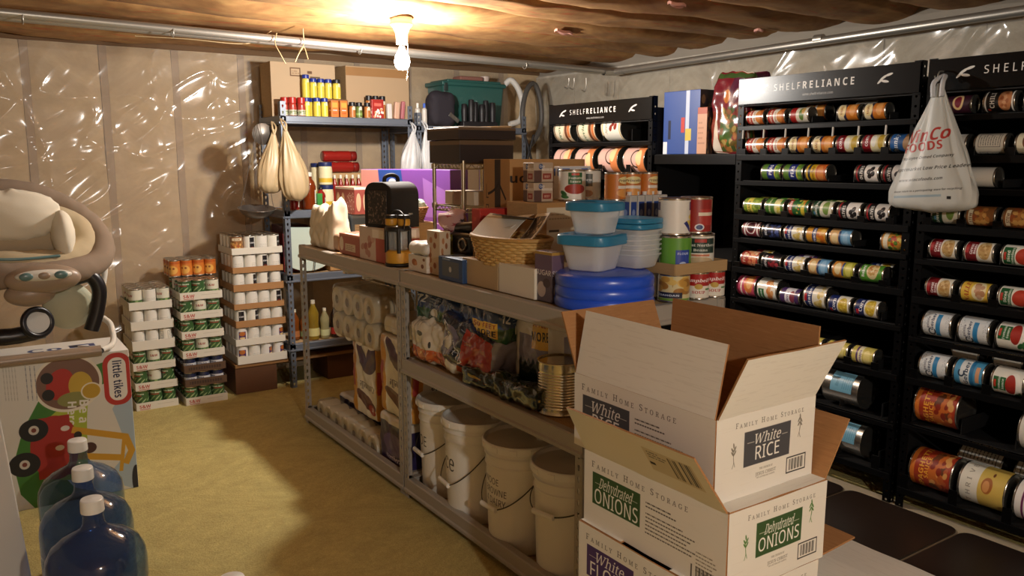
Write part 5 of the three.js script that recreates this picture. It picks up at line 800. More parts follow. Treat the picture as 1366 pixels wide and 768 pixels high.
{ // chrome wire rack carrying the dark boxes
  const chrome = std(0xc4bda8, 0.2, { metalness: 0.95 }), x0 = 1.745, z1 = -2.94, z0 = -3.19, x1 = 1.99, top = 1.43, t = thing('wire_rack', 'small chrome wire rack holding packets, dark boxes on top', 'wire rack');
  for (const [x, z] of [[x0, z0], [x1, z0], [x0, z1], [x1, z1]]) { part(t, 'post', rod([x, D1, z], [x, top + 0.015, z], 0.0085, 12), chrome); for (const y of [1.1, 1.25, top - 0.01]) part(t, 'collar', at(cyl(0.012, 0.0125, 0.022, 12), x, y, z), chrome); }
  for (const y of [1.1, 1.25, top]) {
    const g = []; for (const yy of [y, y - 0.02]) { g.push(rod([x0, yy, z0], [x0, yy, z1], 0.003, 6), rod([x1, yy, z0], [x1, yy, z1], 0.003, 6), rod([x0, yy, z0], [x1, yy, z0], 0.003, 6), rod([x0, yy, z1], [x1, yy, z1], 0.003, 6)); }
    const zig = (A, B, n) => { for (let i = 0; i < n; i++) { const p = A.clone().lerp(B, i / n), q = A.clone().lerp(B, (i + 1) / n); p.y -= i % 2 ? 0.02 : 0; q.y -= i % 2 ? 0 : 0.02; g.push(rod(p, q, 0.0018, 5)); } };
    zig(V(x0, y, z0), V(x0, y, z1), 16); zig(V(x0, y, z1), V(x1, y, z1), 12);
    for (let k = 1; k < 14; k++) { const z = z0 + (z1 - z0) * k / 14; g.push(rod([x0, y + 0.003, z], [x1, y + 0.003, z], 0.0016, 5)); }
    part(t, 'wire_shelf', merge(g), chrome);
  }
  [[x0 + 0.08, -3.135, '#b9a58c', 0.12, 'beige'], [x0 + 0.09, -3.06, '#8a6a52', 0.14, 'brown'], [x0 + 0.09, -2.985, '#c9bda8', 0.1, 'cream']].forEach(([x, z, c, w, n]) => cartonThing('packet', n + ' packet lying on the middle tier of the chrome wire rack', 'packet', { x: x + 0.02, y: 1.255 + 0.03, z, w, h: 0.058, d: 0.065 }, six(plain(c))));
  // two dark boxes with a taped band
  const dk = atlasB.add(128, 96, (g, w, h) => { fill(g, '#2c2220', -2, -2, w + 4, h + 4); fill(g, '#6a543c', 0, 0, w, h * 0.2); });
  const dkTop = plain('#332826');
  const xa = x0 - 0.02, f = { w: 0.34, h: 0.14, d: 0.46 };
  cartonThing('dark_box', 'large dark brown box with tan top edge on the chrome wire rack', 'box', { x: xa + 0.135, y: top + 0.004 + 0.048, z: -3.065, w: 0.27, h: 0.095, d: 0.26 }, [dk, dk, dkTop, dk, dk, dk], { rough: 0.5 });
  cartonThing('dark_box', 'flat dark box lid with tan band on top of the large dark box', 'box', { x: xa + 0.135, y: top + 0.1 + 0.026, z: -3.065, w: 0.285, h: 0.05, d: 0.275 }, [dk, dk, dkTop, dk, dk, dk], { rough: 0.5 });
  single('magazine', 'thin white magazine lying on the dark box lid', 'magazine', rbox(0.16, 0.006, 0.2, 0.002), std(0xd8d2c6, 0.5), [xa + 0.1, top + 0.1545, -3.08], 0.2);
  single('wooden_stick', 'pale wooden stick lying across the dark box lid', 'stick', rbox(0.018, 0.01, 0.2, 0.003), std(0xb4966a, 0.7), [xa + 0.22, top + 0.157, -3.04], 0.5);
}
{ // bundle of cloth and the pots in front of the wire rack
  const star = atlasB.add(128, 128, (g, w, h) => { fill(g, '#b08a84', -2, -2, w + 4, h + 4); for (let i = 0; i < 34; i++) { g.save(); g.translate(rnd() * w, rnd() * h); g.rotate(rnd() * 6); g.fillStyle = ['#2c2426', '#8c3a3e', '#e0d2c8'][i % 3]; g.beginPath(); for (let k = 0; k < 10; k++) { const r = k % 2 ? 3.4 : 8; g.lineTo(Math.cos(k * PI / 5) * r, Math.sin(k * PI / 5) * r); } g.fill(); g.restore(); } });
  const z = -2.73; let x = xAt(619, z, 1.13);
  single('cloth_bundle', 'pink cloth bundle printed with dark stars before the wire rack', 'cloth', smooth(warp(uvRect(new THREE.SphereGeometry(0.06, 28, 20), star), (v) => { v.y *= 0.85; v.x += v.y > 0.03 ? v.y * 0.5 : 0; v.multiplyScalar(1 + 0.22 * noise.noise(v.x * 22, v.y * 22, v.z * 22)); })), printed(star, 0.85), [xAt(604, -2.87, 1.2), 1.2, -2.87]);
  x = xAt(598, -2.87, 1.12);
  single('glass_jar', 'olive glass dish beside the star-printed cloth bundle', 'dish', lathe([[0, -0.055], [0.04, -0.053], [0.058, -0.02], [0.062, 0.02], [0.056, 0.035], [0.052, 0.033], [0.056, 0.0], [0.036, -0.045], [0, -0.047]], 28), phys(0x8c7c2c, 0.12, { transmission: 0.6, thickness: 0 }), [x, 1.118, -2.87], 0);
  cartonThing('food_carton', 'plain brown carton supporting the star-printed bundle', 'carton', { x: 1.672, y: (D1 + 1.062) / 2, z: -2.8, w: 0.1, h: 1.062 - D1, d: 0.24 }, six(cardboard));
  // black camera-like device
  const t = thing('black_device', 'black round-fronted appliance lying beside the woven basket', 'appliance', [1.672, 1.063, -2.765], 0.15);
  const bl = phys(0x161414, 0.3, { clearcoat: 0.4 });
  part(t, 'body', at(rbox(0.09, 0.1, 0.15, 0.025, 0, 0.055, 0, 3), 0, 0, 0, 0, 0, 0.05), bl);
  part(t, 'body_grip', at(rbox(0.07, 0.045, 0.15, 0.02, 0.0, 0.12, 0.0, 3), 0, 0, 0, -0.12), bl);
  part(t, 'dial', at(new THREE.TorusGeometry(0.022, 0.005, 8, 20), -0.05, 0.055, 0.01, 0, PI / 2), std(0xb0aba0, 0.25, { metalness: 0.9 }));
}
{ // red bag with a yellow number
  const red = atlasB.add(192, 96, (g, w, h) => { fill(g, '#b23026', -2, -2, w + 4, h + 4); fill(g, '#2a2444', w * 0.3, h * 0.56, w * 0.55, h * 0.44); txt(g, '30%', w * 0.45, h * 0.74, 30, '#d8b03c'); txt(g, 'Grandma', w * 0.4, h * 0.28, 15, '#d8703c', 'serif', 'italic'); });
  const z1 = -2.645, xa = xAt(640, z1, 1.2), xb = Math.min(1.79, xAt(690, z1, 1.2));
  cartonThing('red_carton', 'red carton with yellow 30 print leaning before the taped box', 'carton', { x: (xa + xb) / 2, y: 1.195, z: z1 - 0.03, w: xb - xa, h: 0.135, d: 0.06 }, six(red), { rough: 0.45 });
  cartonThing('plain_carton', 'brown carton under the red carton', 'carton', { x: (xa + xb) / 2, y: (D1 + 1.126) / 2, z: z1 - 0.03, w: xb - xa, h: 1.126 - D1, d: 0.06 }, six(cardboard));
}
{ // taped shipping box, opened at the top
  const side = atlasB.add(192, 192, (g, w, h) => { g.drawImage(atlasB.c, 0, 0, 1, 1, 0, 0, 1, 1); fill(g, '#a9804f', -2, -2, w + 4, h + 4); fill(g, '#3a302a', w * 0.44, 0, w * 0.22, h); g.strokeStyle = '#2c2420'; g.lineWidth = 8; g.beginPath(); g.moveTo(w * 0.18, h * 0.56); g.quadraticCurveTo(w * 0.5, h * 0.5, w * 0.6, h * 0.36); g.moveTo(w * 0.62, h * 0.4); g.lineTo(w * 0.86, h * 0.64); g.stroke(); g.lineWidth = 3; g.strokeRect(w * 0.1, h * 0.74, 18, 26); g.beginPath(); g.moveTo(w * 0.12, h * 0.4); g.lineTo(w * 0.12, h * 0.62); g.lineTo(w * 0.2, h * 0.62); g.stroke(); });
  const endF = atlasB.add(192, 192, (g, w, h) => { fill(g, '#b98d58', -2, -2, w + 4, h + 4); txt(g, 'uon', w * 0.17, h * 0.3, 38, '#2a2320'); });
  const x0 = 1.80, z1 = zAt(680, x0, 1.25), z0 = zAt(645, x0, 1.25), t = yAt(212, x0, z1);
  const cb2 = plain('#b39468');
  cartonThing('shipping_box', 'tall taped cardboard shipping box with black print', 'box', { x: x0 + 0.19, y: (1.2 + t) / 2, z: (z0 + z1) / 2, w: 0.38, h: t - 1.2, d: z1 - z0 }, [cb2, side, cb2, cb2, endF, cb2], { rough: 0.75 });
  cartonThing('shipping_box', 'plain cardboard box under the taped shipping box', 'box', { x: x0 + 0.13, y: (D1 + 1.199) / 2, z: (z0 + z1) / 2 + 0.01, w: 0.28, h: 1.199 - D1, d: z1 - z0 + 0.04 }, six(cardboard), { rough: 0.75 });
  // box with shipping label under the tomato cans
  const lab = atlasB.add(192, 192, (g, w, h) => { fill(g, '#b0844f', -2, -2, w + 4, h + 4); fill(g, '#d6c9ac', w * 0.16, h * 0.06, w * 0.62, h * 0.78); bars(g, w * 0.2, h * 0.68, w * 0.5, h * 0.13, '#4a4034'); scribble(g, w * 0.2, h * 0.14, w * 0.4, 2, 10, '#a89a80'); fill(g, '#4a4034', w * 0.2, h * 0.34, 34, 5); bars(g, w * 0.82, h * 0.3, 12, h * 0.3, '#554a3c'); });
  const f = fit(690, 716, 775, 271, 1.745, D1, { w: 0.27, z0: zAt(716, 1.745, D1) - 0.2 });
  cartonThing('shipping_box', 'cardboard box with pale shipping label under the tomato cans', 'box', f, [cb2, cardboard, cb2, cb2, lab, cb2], { rough: 0.75 });
  // two cocoa packets stacked
  const cocoa = atlasB.add(128, 96, (g, w, h) => { fill(g, '#b8a48c', -2, -2, w + 4, h + 4); fill(g, '#5a4038', 0, h * 0.4, w * 0.4, h * 0.6); oval(g, '#2c4a80', w * 0.36, h * 0.2, 14, 14); txt(g, 'Cup', w * 0.42, h * 0.18, 18, '#e8e2da'); txt(g, 'NOODLES', w * 0.68, h * 0.36, 16, '#efeade', 'sans-serif', 'bold', 'center', w * 0.56); fill(g, '#8c3428', w * 0.46, h * 0.56, w * 0.44, h * 0.3); txt(g, 'BEEF', w * 0.68, h * 0.72, 16, '#d8b8a4'); });
  const z3 = f.z1 - 0.05, xa = xAt(712, z3, 1.35), xb = xAt(738, z3, 1.35);
  for (const [k, n] of [[0, 'lower'], [1, 'upper']]) cartonThing('noodle_carton', n + ' of two tan and brown noodle cartons stacked beside the tomato can', 'carton', { x: (xa + xb) / 2, y: f.top + 0.037 + k * 0.0735, z: z3 - 0.035, w: xb - xa, h: 0.072, d: 0.07 }, six(cocoa), { rough: 0.5 });
  // big cans on that box
  const y = f.top + 0.001;
  standCan('mid', 'tomatoSauce', xAt(763, z3 + 0.0, y), y, z3, 'standing on the labelled box', PI * 0.5 + 0.05 + 2.55, 'food_can');
  standCan('mid', 'darkCorner', xAt(790, z3 - 0.03, y), y, z3 - 0.06, 'standing on the labelled box behind the tomato can', 3.0);
  cartonThing('milk_carton', 'white and blue carton behind the tomato can', 'carton', { x: xAt(752, z3 - 0.17, y), y: y + 0.065, z: z3 - 0.115, w: 0.16, h: 0.13, d: 0.04 }, six(atlasB.add(96, 64, (g, w, h) => { fill(g, '#d8dade', -2, -2, w + 4, h + 4); fill(g, '#2a5ab0', 8, 4, 22, 14); fill(g, '#2a5ab0', 66, 4, 20, 14); })));
}
{ // clip-lid tubs
  const clear = phys(0xf4f5f5, 0.28, { transmission: 0.5, thickness: 0 }), teal = phys(0x2a7fa6, 0.35, { clearcoat: 0.3 }), blue = phys(0x2456d6, 0.32, { clearcoat: 0.3, clearcoatRoughness: 0.25 });
  const sq = (pts) => { const g = new THREE.LatheGeometry(pts.map((p) => V2(...p)), 48); return smooth(warp(g, (v) => { const a = Math.atan2(v.z, v.x), c = Math.cos(a), s = Math.sin(a), k = Math.pow(Math.pow(Math.abs(c), 5) + Math.pow(Math.abs(s), 5), -1 / 5); v.x *= k; v.z *= k; })); };
  const tub = (label, x, y, z, r, h, turn) => { const t = thing('lidded_tub', label, 'food tub', [x, y, z], turn); part(t, 'tub', sq([[0, 0], [r * 0.66, 0], [r * 0.7, 0.006], [r * 0.92, h * 0.86], [r * 0.95, h * 0.87], [r * 0.95, h * 0.9]]), clear); const l = part(t, 'lid', sq([[r, h * 0.72], [r * 1.03, h * 0.74], [r * 1.03, h * 0.94], [r * 0.99, h], [r * 0.86, h], [r * 0.84, h * 0.93], [0, h * 0.93]]), teal, 'teal blue lid'); return t; };
  // stack of big round blue lids first
  const cx = 1.678, cz = zAt(806, 1.678, 1.05);
  let y = D1;
  for (let k = 0; k < 3; k++) { const t = thing('round_lid', ['lowest', 'middle', 'topmost'][k] + ' of three large round royal blue lids stacked under the tubs', 'lid', [cx, y, cz]); const r = 0.158 - k * 0.001; part(t, 'dish', lathe([[0, 0.022], [r * 0.5, 0.022], [r * 0.86, 0.018], [r * 0.95, 0.0], [r, 0.002], [r * 1.01, 0.02], [r * 0.985, 0.033], [r * 0.95, 0.036], [r * 0.9, 0.042], [r * 0.5, 0.046], [0, 0.046]], 56), blue); y += 0.0335; }
  y += 0.012;
  tub('larger clear square tub with teal lid on the blue lids', cx - 0.035, y, cz - 0.02, 0.09, 0.114, 0.35);
  tub('smaller clear square tub with teal lid, topmost of the tub stack', cx - 0.025, y + 0.1145, cz - 0.02, 0.075, 0.1, 0.3);
  // nested stack of clear tubs
  const t = thing('nested_tubs', 'tall nest of clear square tubs with teal lids beside the tub stack', 'food tub', [1.795, y + 0.001, zAt(846, 1.795, 1.15)], 0.2);
  for (let k = 0; k < 6; k++) part(t, 'tub', sq([[0, 0], [0.05, 0], [0.056, 0.004], [0.068, 0.04], [0.072, 0.041], [0.072, 0.046]]), clear).position.y = k * 0.0155;
  for (let k = 0; k < 2; k++) part(t, 'lid', sq([[0.072, 0.0], [0.074, 0.002], [0.074, 0.014], [0.07, 0.017], [0, 0.015]]), teal).position.y = 0.125 + k * 0.018;
}
{ // cans on the near end
  const face = 2.55 + PI / 2; // turn prints to the aisle corner
  [['potatoPhoto', 1.917], ['redSoup', 2.012], ['redSoup', 2.088]].forEach(([k, x], i) => { standCan(i ? 'veg' : 'mid', k, x, D1, i ? -1.868 : -1.884, i ? 'at the shelf end under the cardboard tray' : 'at the shelf corner under the cardboard tray', face - 0.25).scale.y = i ? 0.8 : 0.752; });
  standCan('mid', 'nutrition', 1.905, D1, -1.99, 'behind the blue lids under the cardboard tray', face).scale.y = 0.752;
  // tray
  const ty = D1 + 0.0905, w = 0.242, d = 0.245, h = 0.036, cm = printed(cardboard, 0.8), t = thing('cardboard_tray', 'low cardboard tray holding green and white cans at the shelf end', 'tray', [1.865 + w / 2, ty, -1.83 - d / 2]);
  part(t, 'tray_floor', uvRect(box(w, 0.004, d, 0, 0.002, 0), cardboard), cm);
  for (const [a, b, x, z] of [[0.004, d, -w / 2, 0], [0.004, d, w / 2, 0], [w, 0.004, 0, -d / 2], [w, 0.004, 0, d / 2]]) part(t, 'tray_wall', uvRect(box(a, h, b, x, h / 2, z), cardboard), cm);
  const cy = ty + 0.005;
  [['limeBlue', 1.922, -1.887], ['northern', 2.029, -1.887], ['darkCorner', 1.922, -1.995], ['whiteStripe', 2.029, -1.995]].forEach(([k, x, z], i) => standCan('mid', k, x, cy, z, ['in the near corner of the cardboard tray', 'in the near edge of the cardboard tray', 'in the middle of the cardboard tray', 'at the back of the cardboard tray'][i], face - 0.2));
  const cz = cy + 0.1195;
  standCan('mid', 'whiteNavy', 1.925, cz, -1.9, 'on the tray cans, aisle side', face + 0.3);
  standCan('mid', 'bigRed', 2.032, cz, -1.905, 'on the tray cans beside the navy-cornered can', face - 0.1);
  standCan('veg', 'redSoup', 2.05, cz, -2.0, 'on the tray cans behind the tall red can', face - 0.3);
  // carton with a row of cans and the orange cans stacked on them, behind the tubs
  const kz = -2.148, kx = (px) => xAt(px, kz, 1.25), kt = 1.195;
  cartonThing('shipping_box', 'brown carton carrying the can rows behind the tubs', 'box', { x: kx(845), y: (D1 + kt) / 2, z: kz, w: 0.2, h: kt - D1, d: 0.105 }, six(cardboard), { rough: 0.75 });
  [[818, 'plainWhite'], [852, 'blueCream']].forEach(([px, k]) => standCan('veg', k, kx(px), kt + 0.001, kz, 'in the row under the orange cans', face + 0.3));
  [[820, 'orangeYam', 0.9], [840, 'orangeYam', 0.1], [862, 'orangeYam', 0.7]].forEach(([px, k, a]) => standCan('veg', k, kx(px), kt + 0.114, kz, 'stacked in the row behind the tubs', face + a).scale.y = 0.86);
  // cartons with white screw caps further back
  const cart = atlasB.add(64, 96, (g, w, h) => { fill(g, '#c9c4ba', -2, -2, w + 4, h + 4); fill(g, '#2c4a94', 6, 16, w - 12, h - 20); oval(g, '#8a9cc8', w / 2, 44, 14, 9); });
  const dz = -2.118, by = yAt(256, 1.98, dz) - 0.14;
  for (let k = 0; k < 5; k++) { const x = 1.925 + k * 0.036; const t2 = thing('drink_carton', 'small blue drink carton with white cap behind the navy-cornered can', 'carton', [x, by, dz], 0, 'small blue drink cartons with white caps'); part(t2, 'pack', printBox(0.033, 0.13, 0.05, six(cart)).translate(0, 0.065, 0), printed(cart, 0.45)); part(t2, 'cap', at(cyl(0.008, 0.009, 0.012, 12), 0, 0.136, 0), std(0xe6e2da, 0.4)); }
  cartonThing('shipping_box', 'brown carton carrying the small drink cartons', 'box', { x: 1.997, y: (D1 + by - 0.001) / 2, z: dz, w: 0.185, h: by - 0.001 - D1, d: 0.07 }, six(cardboard), { rough: 0.75 });
}
// ================================================================ stacks of canned goods by the plastic wall
const trayWhite = plain('#d8d2c4'), trayBrown = plain('#a5794c'), trayDark = plain('#4a3526');
const trayPrint = atlasB.add(192, 40, (g, w, h) => { fill(g, '#d5cfc0', -2, -2, w + 4, h + 4); txt(g, 'S&W', w * 0.2, h * 0.52, 24, '#a83c30'); fill(g, '#a83c30', w * 0.08, h * 0.84, w * 0.24, 3); fill(g, '#b9b2a2', w * 0.5, h * 0.4, w * 0.4, 2); });
const trayDarkPrint = atlasB.add(192, 40, (g, w, h) => { fill(g, '#58402c', -2, -2, w + 4, h + 4); bars(g, w * 0.1, h * 0.3, w * 0.8, h * 0.4, '#2e2018'); });
function flat(label, x0, z1, y, w, d, h, kind) {
  const t = thing('can_tray', label, 'tray', [x0 + w / 2, y, z1 - d / 2]), r = { white: trayWhite, brown: trayBrown, dark: trayDark, print: trayPrint, darkPrint: trayDarkPrint }[kind], p = { print: trayWhite, darkPrint: trayDark }[kind] || r, m = printed(r, 0.8);
  part(t, 'tray_floor', uvRect(box(w, 0.003, d, 0, 0.0015, 0), p), m);
  part(t, 'tray_wall', uvRect(box(w, h, 0.003, 0, h / 2, d / 2), r), m); part(t, 'tray_wall', uvRect(box(w, h, 0.003, 0, h / 2, -d / 2), p), m);
  part(t, 'tray_wall', uvRect(box(0.003, h, d, -w / 2, h / 2, 0), r), m); part(t, 'tray_wall', uvRect(box(0.003, h, d, w / 2, h / 2, 0), p), m);
  return t;
}
const scaled = (t, s, sy) => { t.scale.set(s, sy ?? s, s); return t; };
function canStack(name, x0, z1, base, nx, nz, p, layers) {
  let y = base;
  layers.forEach(([tray, keys, hgt, lip = 0.045], li) => {
    const w = nx * p + 0.006, d = nz * p + 0.006, top = li === layers.length - 1, pos = li === 0 ? 'lowest' : top ? 'topmost' : ['', 'second', 'third', 'fourth', 'fifth', 'sixth', 'seventh'][li] + ' from the floor';
    flat({ white: 'white', brown: 'brown', dark: 'dark brown', print: 'white red-printed', darkPrint: 'dark brown printed' }[tray] + ' cardboard can tray, ' + pos + ' in ' + name, x0 + rr(-0.004, 0.004), z1, y, w, d, lip, tray);
    for (let i = 0; i < nx; i++) for (let k = 0; k < nz; k++) {
      if (k && i && !top) continue; // only cans that can be seen from the room
      const key = keys[(i + k * 2 + (k ? 1 : 0)) % keys.length], s = (p * 0.98) / 0.0755, c = standCan('veg', key, x0 + 0.003 + p * (i + 0.5), y + 0.0035, z1 - 0.003 - p * (k + 0.5), pos.replace(' from the floor', '') + (li ? top ? ' tray, ' : ' tray up, ' : ' tray, ') + name, 3.9 + rr(-0.7, 0.7));
      scaled(c, s, (hgt - 0.005) / 0.112);
    }
    y += hgt;
  });
  return y;
}
const NA = 'stack beside toy carton', NB = 'orange-topped stack', NC = 'tall stack against blue-grey post';
canStack(NA, 0.748, -5.0, 0, 3, 4, 0.0745, [['print', ['greenVeg'], 0.119], ['print', ['greenVeg', 'greenWhite'], 0.119], ['print', ['greenVeg', 'greenWhite'], 0.119], ['white', ['plainWhite', 'plainWhite', 'nutrition'], 0.119, 0.055], ['white', ['plainWhite', 'plainWhite'], 0.119, 0.05], ['white', ['greenWhite', 'plainWhite', 'greenWhite'], 0.122]]);
const topB = canStack(NB, 1.01, -4.95, 0, 3, 4, 0.0775, [['print', ['greenVeg'], 0.112], ['darkPrint', ['smallNavy'], 0.086], ['darkPrint', ['smallNavy'], 0.088], ['print', ['greenVeg', 'greenWhite', 'greenVeg'], 0.116], ['print', ['greenVeg', 'greenVeg'], 0.116], ['print', ['greenVeg', 'greenWhite'], 0.116], ['print', ['greenVeg', 'greenVeg', 'greenWhite'], 0.116]]);
for (let i = 0; i < 4; i++) for (let k = 0; k < 3; k++) standCan('soup', 'orangePhoto', 1.0 + i * 0.0695 + 0.035, topB + 0.001, -5.16 - k * 0.0695 + 0.0 , 'on top of the stack of green vegetable trays', 3.9);
canStack(NC, 1.336, -5.0, 0.192, 4, 4, 0.0755, [['white', ['purpleLabel', 'plainWhite', 'purpleLabel', 'purpleLabel'], 0.117, 0.05], ['white', ['purpleLabel', 'plainWhite', 'plainWhite', 'purpleLabel'], 0.115, 0.042], ['brown', ['whiteStripe', 'whiteStripe', 'plainWhite', 'plainWhite'], 0.113, 0.042], ['brown', ['plainWhite', 'plainWhite', 'plainWhite', 'whiteStripe'], 0.113, 0.035], ['brown', ['plainWhite', 'whiteStripe', 'whiteStripe', 'plainWhite'], 0.113, 0.042], ['brown', ['plainWhite', 'plainWhite', 'whiteStripe', 'plainWhite'], 0.113, 0.035], ['white', ['brownStew', 'whiteStripe', 'plainWhite', 'whiteStripe'], 0.116, 0.04]]);
{
  const wood = std(0x8a6338, 0.7);
  single('wooden_plank', 'wide wooden plank under the tall can stack, running beneath the steel shelves', 'plank', rbox(0.9, 0.022, 0.34, 0.003), wood, [1.32 + 0.45, 0.179, -5.175]);
  cartonThing('shipping_box', 'low brown carton on the floor under the tall can stack', 'box', { x: 1.45, y: 0.084, z: -5.16, w: 0.26, h: 0.166, d: 0.3 }, six(plain('#5c3a20')), { rough: 0.75 });
  cartonThing('shipping_box', 'low brown carton on the floor holding up the inner end of the plank', 'box', { x: 2.05, y: 0.084, z: -5.18, w: 0.24, h: 0.166, d: 0.28 }, six(plain('#5a3a22')), { rough: 0.75 });
}
// ================================================================ tall blue-grey shelf unit
const clearJar = phys(0xe8e4da, 0.15, { transmission: 0.5, thickness: 0 });
function jar(name, lab, cat, x, y, z, r, h, bodyRect, capColor, capH = 0.022, group, turn = 3.6, neck) {
  const t = thing(name, lab, cat, [x, y, z], turn, group), hb = h - capH, n = neck ?? r * 0.92;
  const g = lathe([[0, 0], [r * 0.92, 0], [r, 0.004], [r, hb - 0.018], [r * 0.97, hb - 0.01], [n, hb], [0, hb]], 20);
  part(t, 'jar', g, printed(bodyRect, 0.3, { clearcoat: 0.4 })); uvRect(g, { ...bodyRect, v0: bodyRect.v1 - 0.0008, v1: bodyRect.v1 - 0.0004 });
  part(t, 'paper_label', uvRect(at(new THREE.CylinderGeometry(r + 0.0008, r + 0.0008, hb - 0.03, 20, 1, true, PI / 2), 0, (hb - 0.022) / 2, 0), bodyRect), printed(bodyRect, 0.4));
  part(t, 'cap', lathe([[n * 1.04, hb - 0.002], [n * 1.08, hb], [n * 1.08, h - 0.003], [n * 1.03, h], [0, h]], 20), capColor); return t;
}
const LT = 1.716, zF = -5.045;
{
  const cb2 = plain('#b39468'), topBox = (a, b, pyT, zf, d, label, art2) => { const xa = xAt(a, zf, 1.85), xb = xAt(b, zf, 1.85), t = yAt(pyT, (xa + xb) / 2, zf); cartonThing('cardboard_box', label, 'box', { x: (xa + xb) / 2, y: (LT + t) / 2, z: zf - d / 2, w: xb - xa, h: t - LT, d }, [cb2, cardboard, cb2, cb2, art2, cb2], { rough: 0.8 }); };
  const marks = atlasB.add(192, 160, (g, w, h) => { fill(g, '#c0a584', -2, -2, w + 4, h + 4); g.strokeStyle = '#6a4c34'; g.lineWidth = 3; g.strokeRect(w * 0.3, h * 0.1, 28, 22); scribble(g, w * 0.32, h * 0.15, 20, 2, 6, '#8a6a4a'); fill(g, '#6a4c34', w * 0.56, h * 0.14, 14, 8); fill(g, '#5c4a34', w * 0.6, h * 0.24, 30, 4); });
  const marks2 = atlasB.add(192, 160, (g, w, h) => { fill(g, '#b99c7a', -2, -2, w + 4, h + 4); fill(g, '#a07648', 0, h * 0.02, w, h * 0.16); });
  topBox(362, 448, 84, -5.168, 0.205, 'cardboard box with small printed frame behind the yellow bottles', marks);
  topBox(462, 546, 90, -5.168, 0.205, 'cardboard box with taped top seam behind the red spice packets', marks2);
  const redS = atlasB.add(96, 64, (g, w, h) => { fill(g, '#b9b49c', -2, -2, w + 4, h + 4); fill(g, '#a8382c', 0, 0, w, h * 0.3); for (let i = 0; i < 30; i++) oval(g, ['#6a7a4c', '#c9c6b4', '#8a9a70'][i % 3], rnd() * w, h * (0.4 + rnd() * 0.6), 6, 5); });
  const yel = atlasB.add(96, 96, (g, w, h) => { fill(g, '#e0cc4c', -2, -2, w + 4, h + 4); fill(g, '#efe8c4', w * 0.44, 0, w * 0.12, h); for (const x of [0.36, 0.6]) { fill(g, '#2a2a3c', w * x, h * 0.16, 10, 16); oval(g, '#6a5a2c', w * x + 5, h * 0.78, 6, 6); } });
  const spiceA = atlasB.add(64, 64, (g, w, h) => { fill(g, '#6a7a3c', -2, -2, w + 4, h + 4); fill(g, '#e6e2d4', w * 0.4, 0, w * 0.2, h * 0.4); fill(g, '#8fae5c', 0, h * 0.4, w, h * 0.3); });
  const spiceB = atlasB.add(64, 64, (g, w, h) => { fill(g, '#b8743c', -2, -2, w + 4, h + 4); fill(g, '#efe4cc', w * 0.4, 0, w * 0.2, h); });
  const redCap = std(0xb02a22, 0.35), blueCap = std(0x24348c, 0.35), blackCap = std(0x1c1a1c, 0.4), whiteCap = std(0xe6e2da, 0.4);
  for (const [px, dz] of [[380, -0.03], [390, 0], [402, 0]]) jar('spice_jar', 'round jar with red lid and pale green contents on the top shelf', 'jar', xAt(px, zF + dz, 1.75), LT, zF + dz, 0.026, 0.115, redS, redCap, 0.035, 'red lidded jars on the top shelf');
  for (const [px, dz, s] of [[409, -0.03, 0], [417, -0.05, 0], [423, 0, 0], [433, 0, 0]]) jar('yellow_bottle', 'yellow seasoning bottle with blue lid standing on the shelf boards', 'bottle', xAt(px, zF + dz, 1.75), LT, zF + dz, 0.022, 0.118, yel, blueCap, 0.022, 'lower yellow bottles with blue lids');
  const cart2 = fitZ(396, 462, zF - 0.085, LT, 0.1185);
  cartonThing('small_carton', 'narrow brown carton behind the lower yellow bottles', 'carton', { x: cart2.x, y: LT + 0.059, z: zF - 0.085, w: cart2.w, h: 0.118, d: 0.06 }, six(plain('#8a5a34')));
  [408, 418, 428, 438, 449].forEach((px, i) => jar('yellow_bottle', i === 4 ? 'yellow seasoning bottle with black lid in the raised row' : i === 0 ? 'tall yellow seasoning bottle with blue lid in the raised row' : 'yellow seasoning bottle with blue lid in the raised row', 'bottle', xAt(px, zF - 0.08, 1.88), LT + 0.119, zF - 0.08, i === 4 ? 0.026 : 0.023, i ? 0.125 : 0.145, yel, i === 4 ? blackCap : blueCap, 0.022, i === 4 ? undefined : i ? 'raised yellow bottles with blue lids' : undefined));
  const orangeBx = atlasB.add(64, 96, (g, w, h) => { fill(g, '#d0742c', -2, -2, w + 4, h + 4); fill(g, '#e8a040', w * 0.14, h * 0.12, w * 0.72, h * 0.3); fill(g, '#d8cfd8', w * 0.2, h * 0.56, w * 0.6, 5); fill(g, '#b8541c', w * 0.2, h * 0.72, w * 0.6, 8); });
  for (const px of [445, 457]) { const x = xAt(px, zF + 0.01, 1.76); cartonThing('orange_carton', 'small upright orange carton, one of a pair on the top shelf', 'carton', { x, y: LT + 0.052, z: zF + 0.01, w: 0.05, h: 0.104, d: 0.05 }, six(orangeBx), { rough: 0.4, group: 'pair of orange cartons on the top shelf' }); }
  [[470, spiceB], [479, spiceA], [490, spiceB]].forEach(([px, r], i) => jar('spice_jar', ['small brown spice jar with black lid beside the orange cartons', 'small green spice jar with black lid', 'small brown spice jar with black lid beside the red packet'][i], 'jar', xAt(px, zF, 1.75), LT, zF, 0.021, 0.1, r, blackCap, 0.024));
  const redP = atlasB.add(96, 96, (g, w, h) => { fill(g, '#a82c26', -2, -2, w + 4, h + 4); for (let i = 0; i < 16; i++) oval(g, ['#efe6da', '#d8a078', '#f4f0e8'][i % 3], w * (0.05 + rnd() * 0.9), h * (0.5 + rnd() * 0.45), 8, 7); fill(g, '#d86a5c', w * 0.2, h * 0.2, w * 0.6, h * 0.16); });
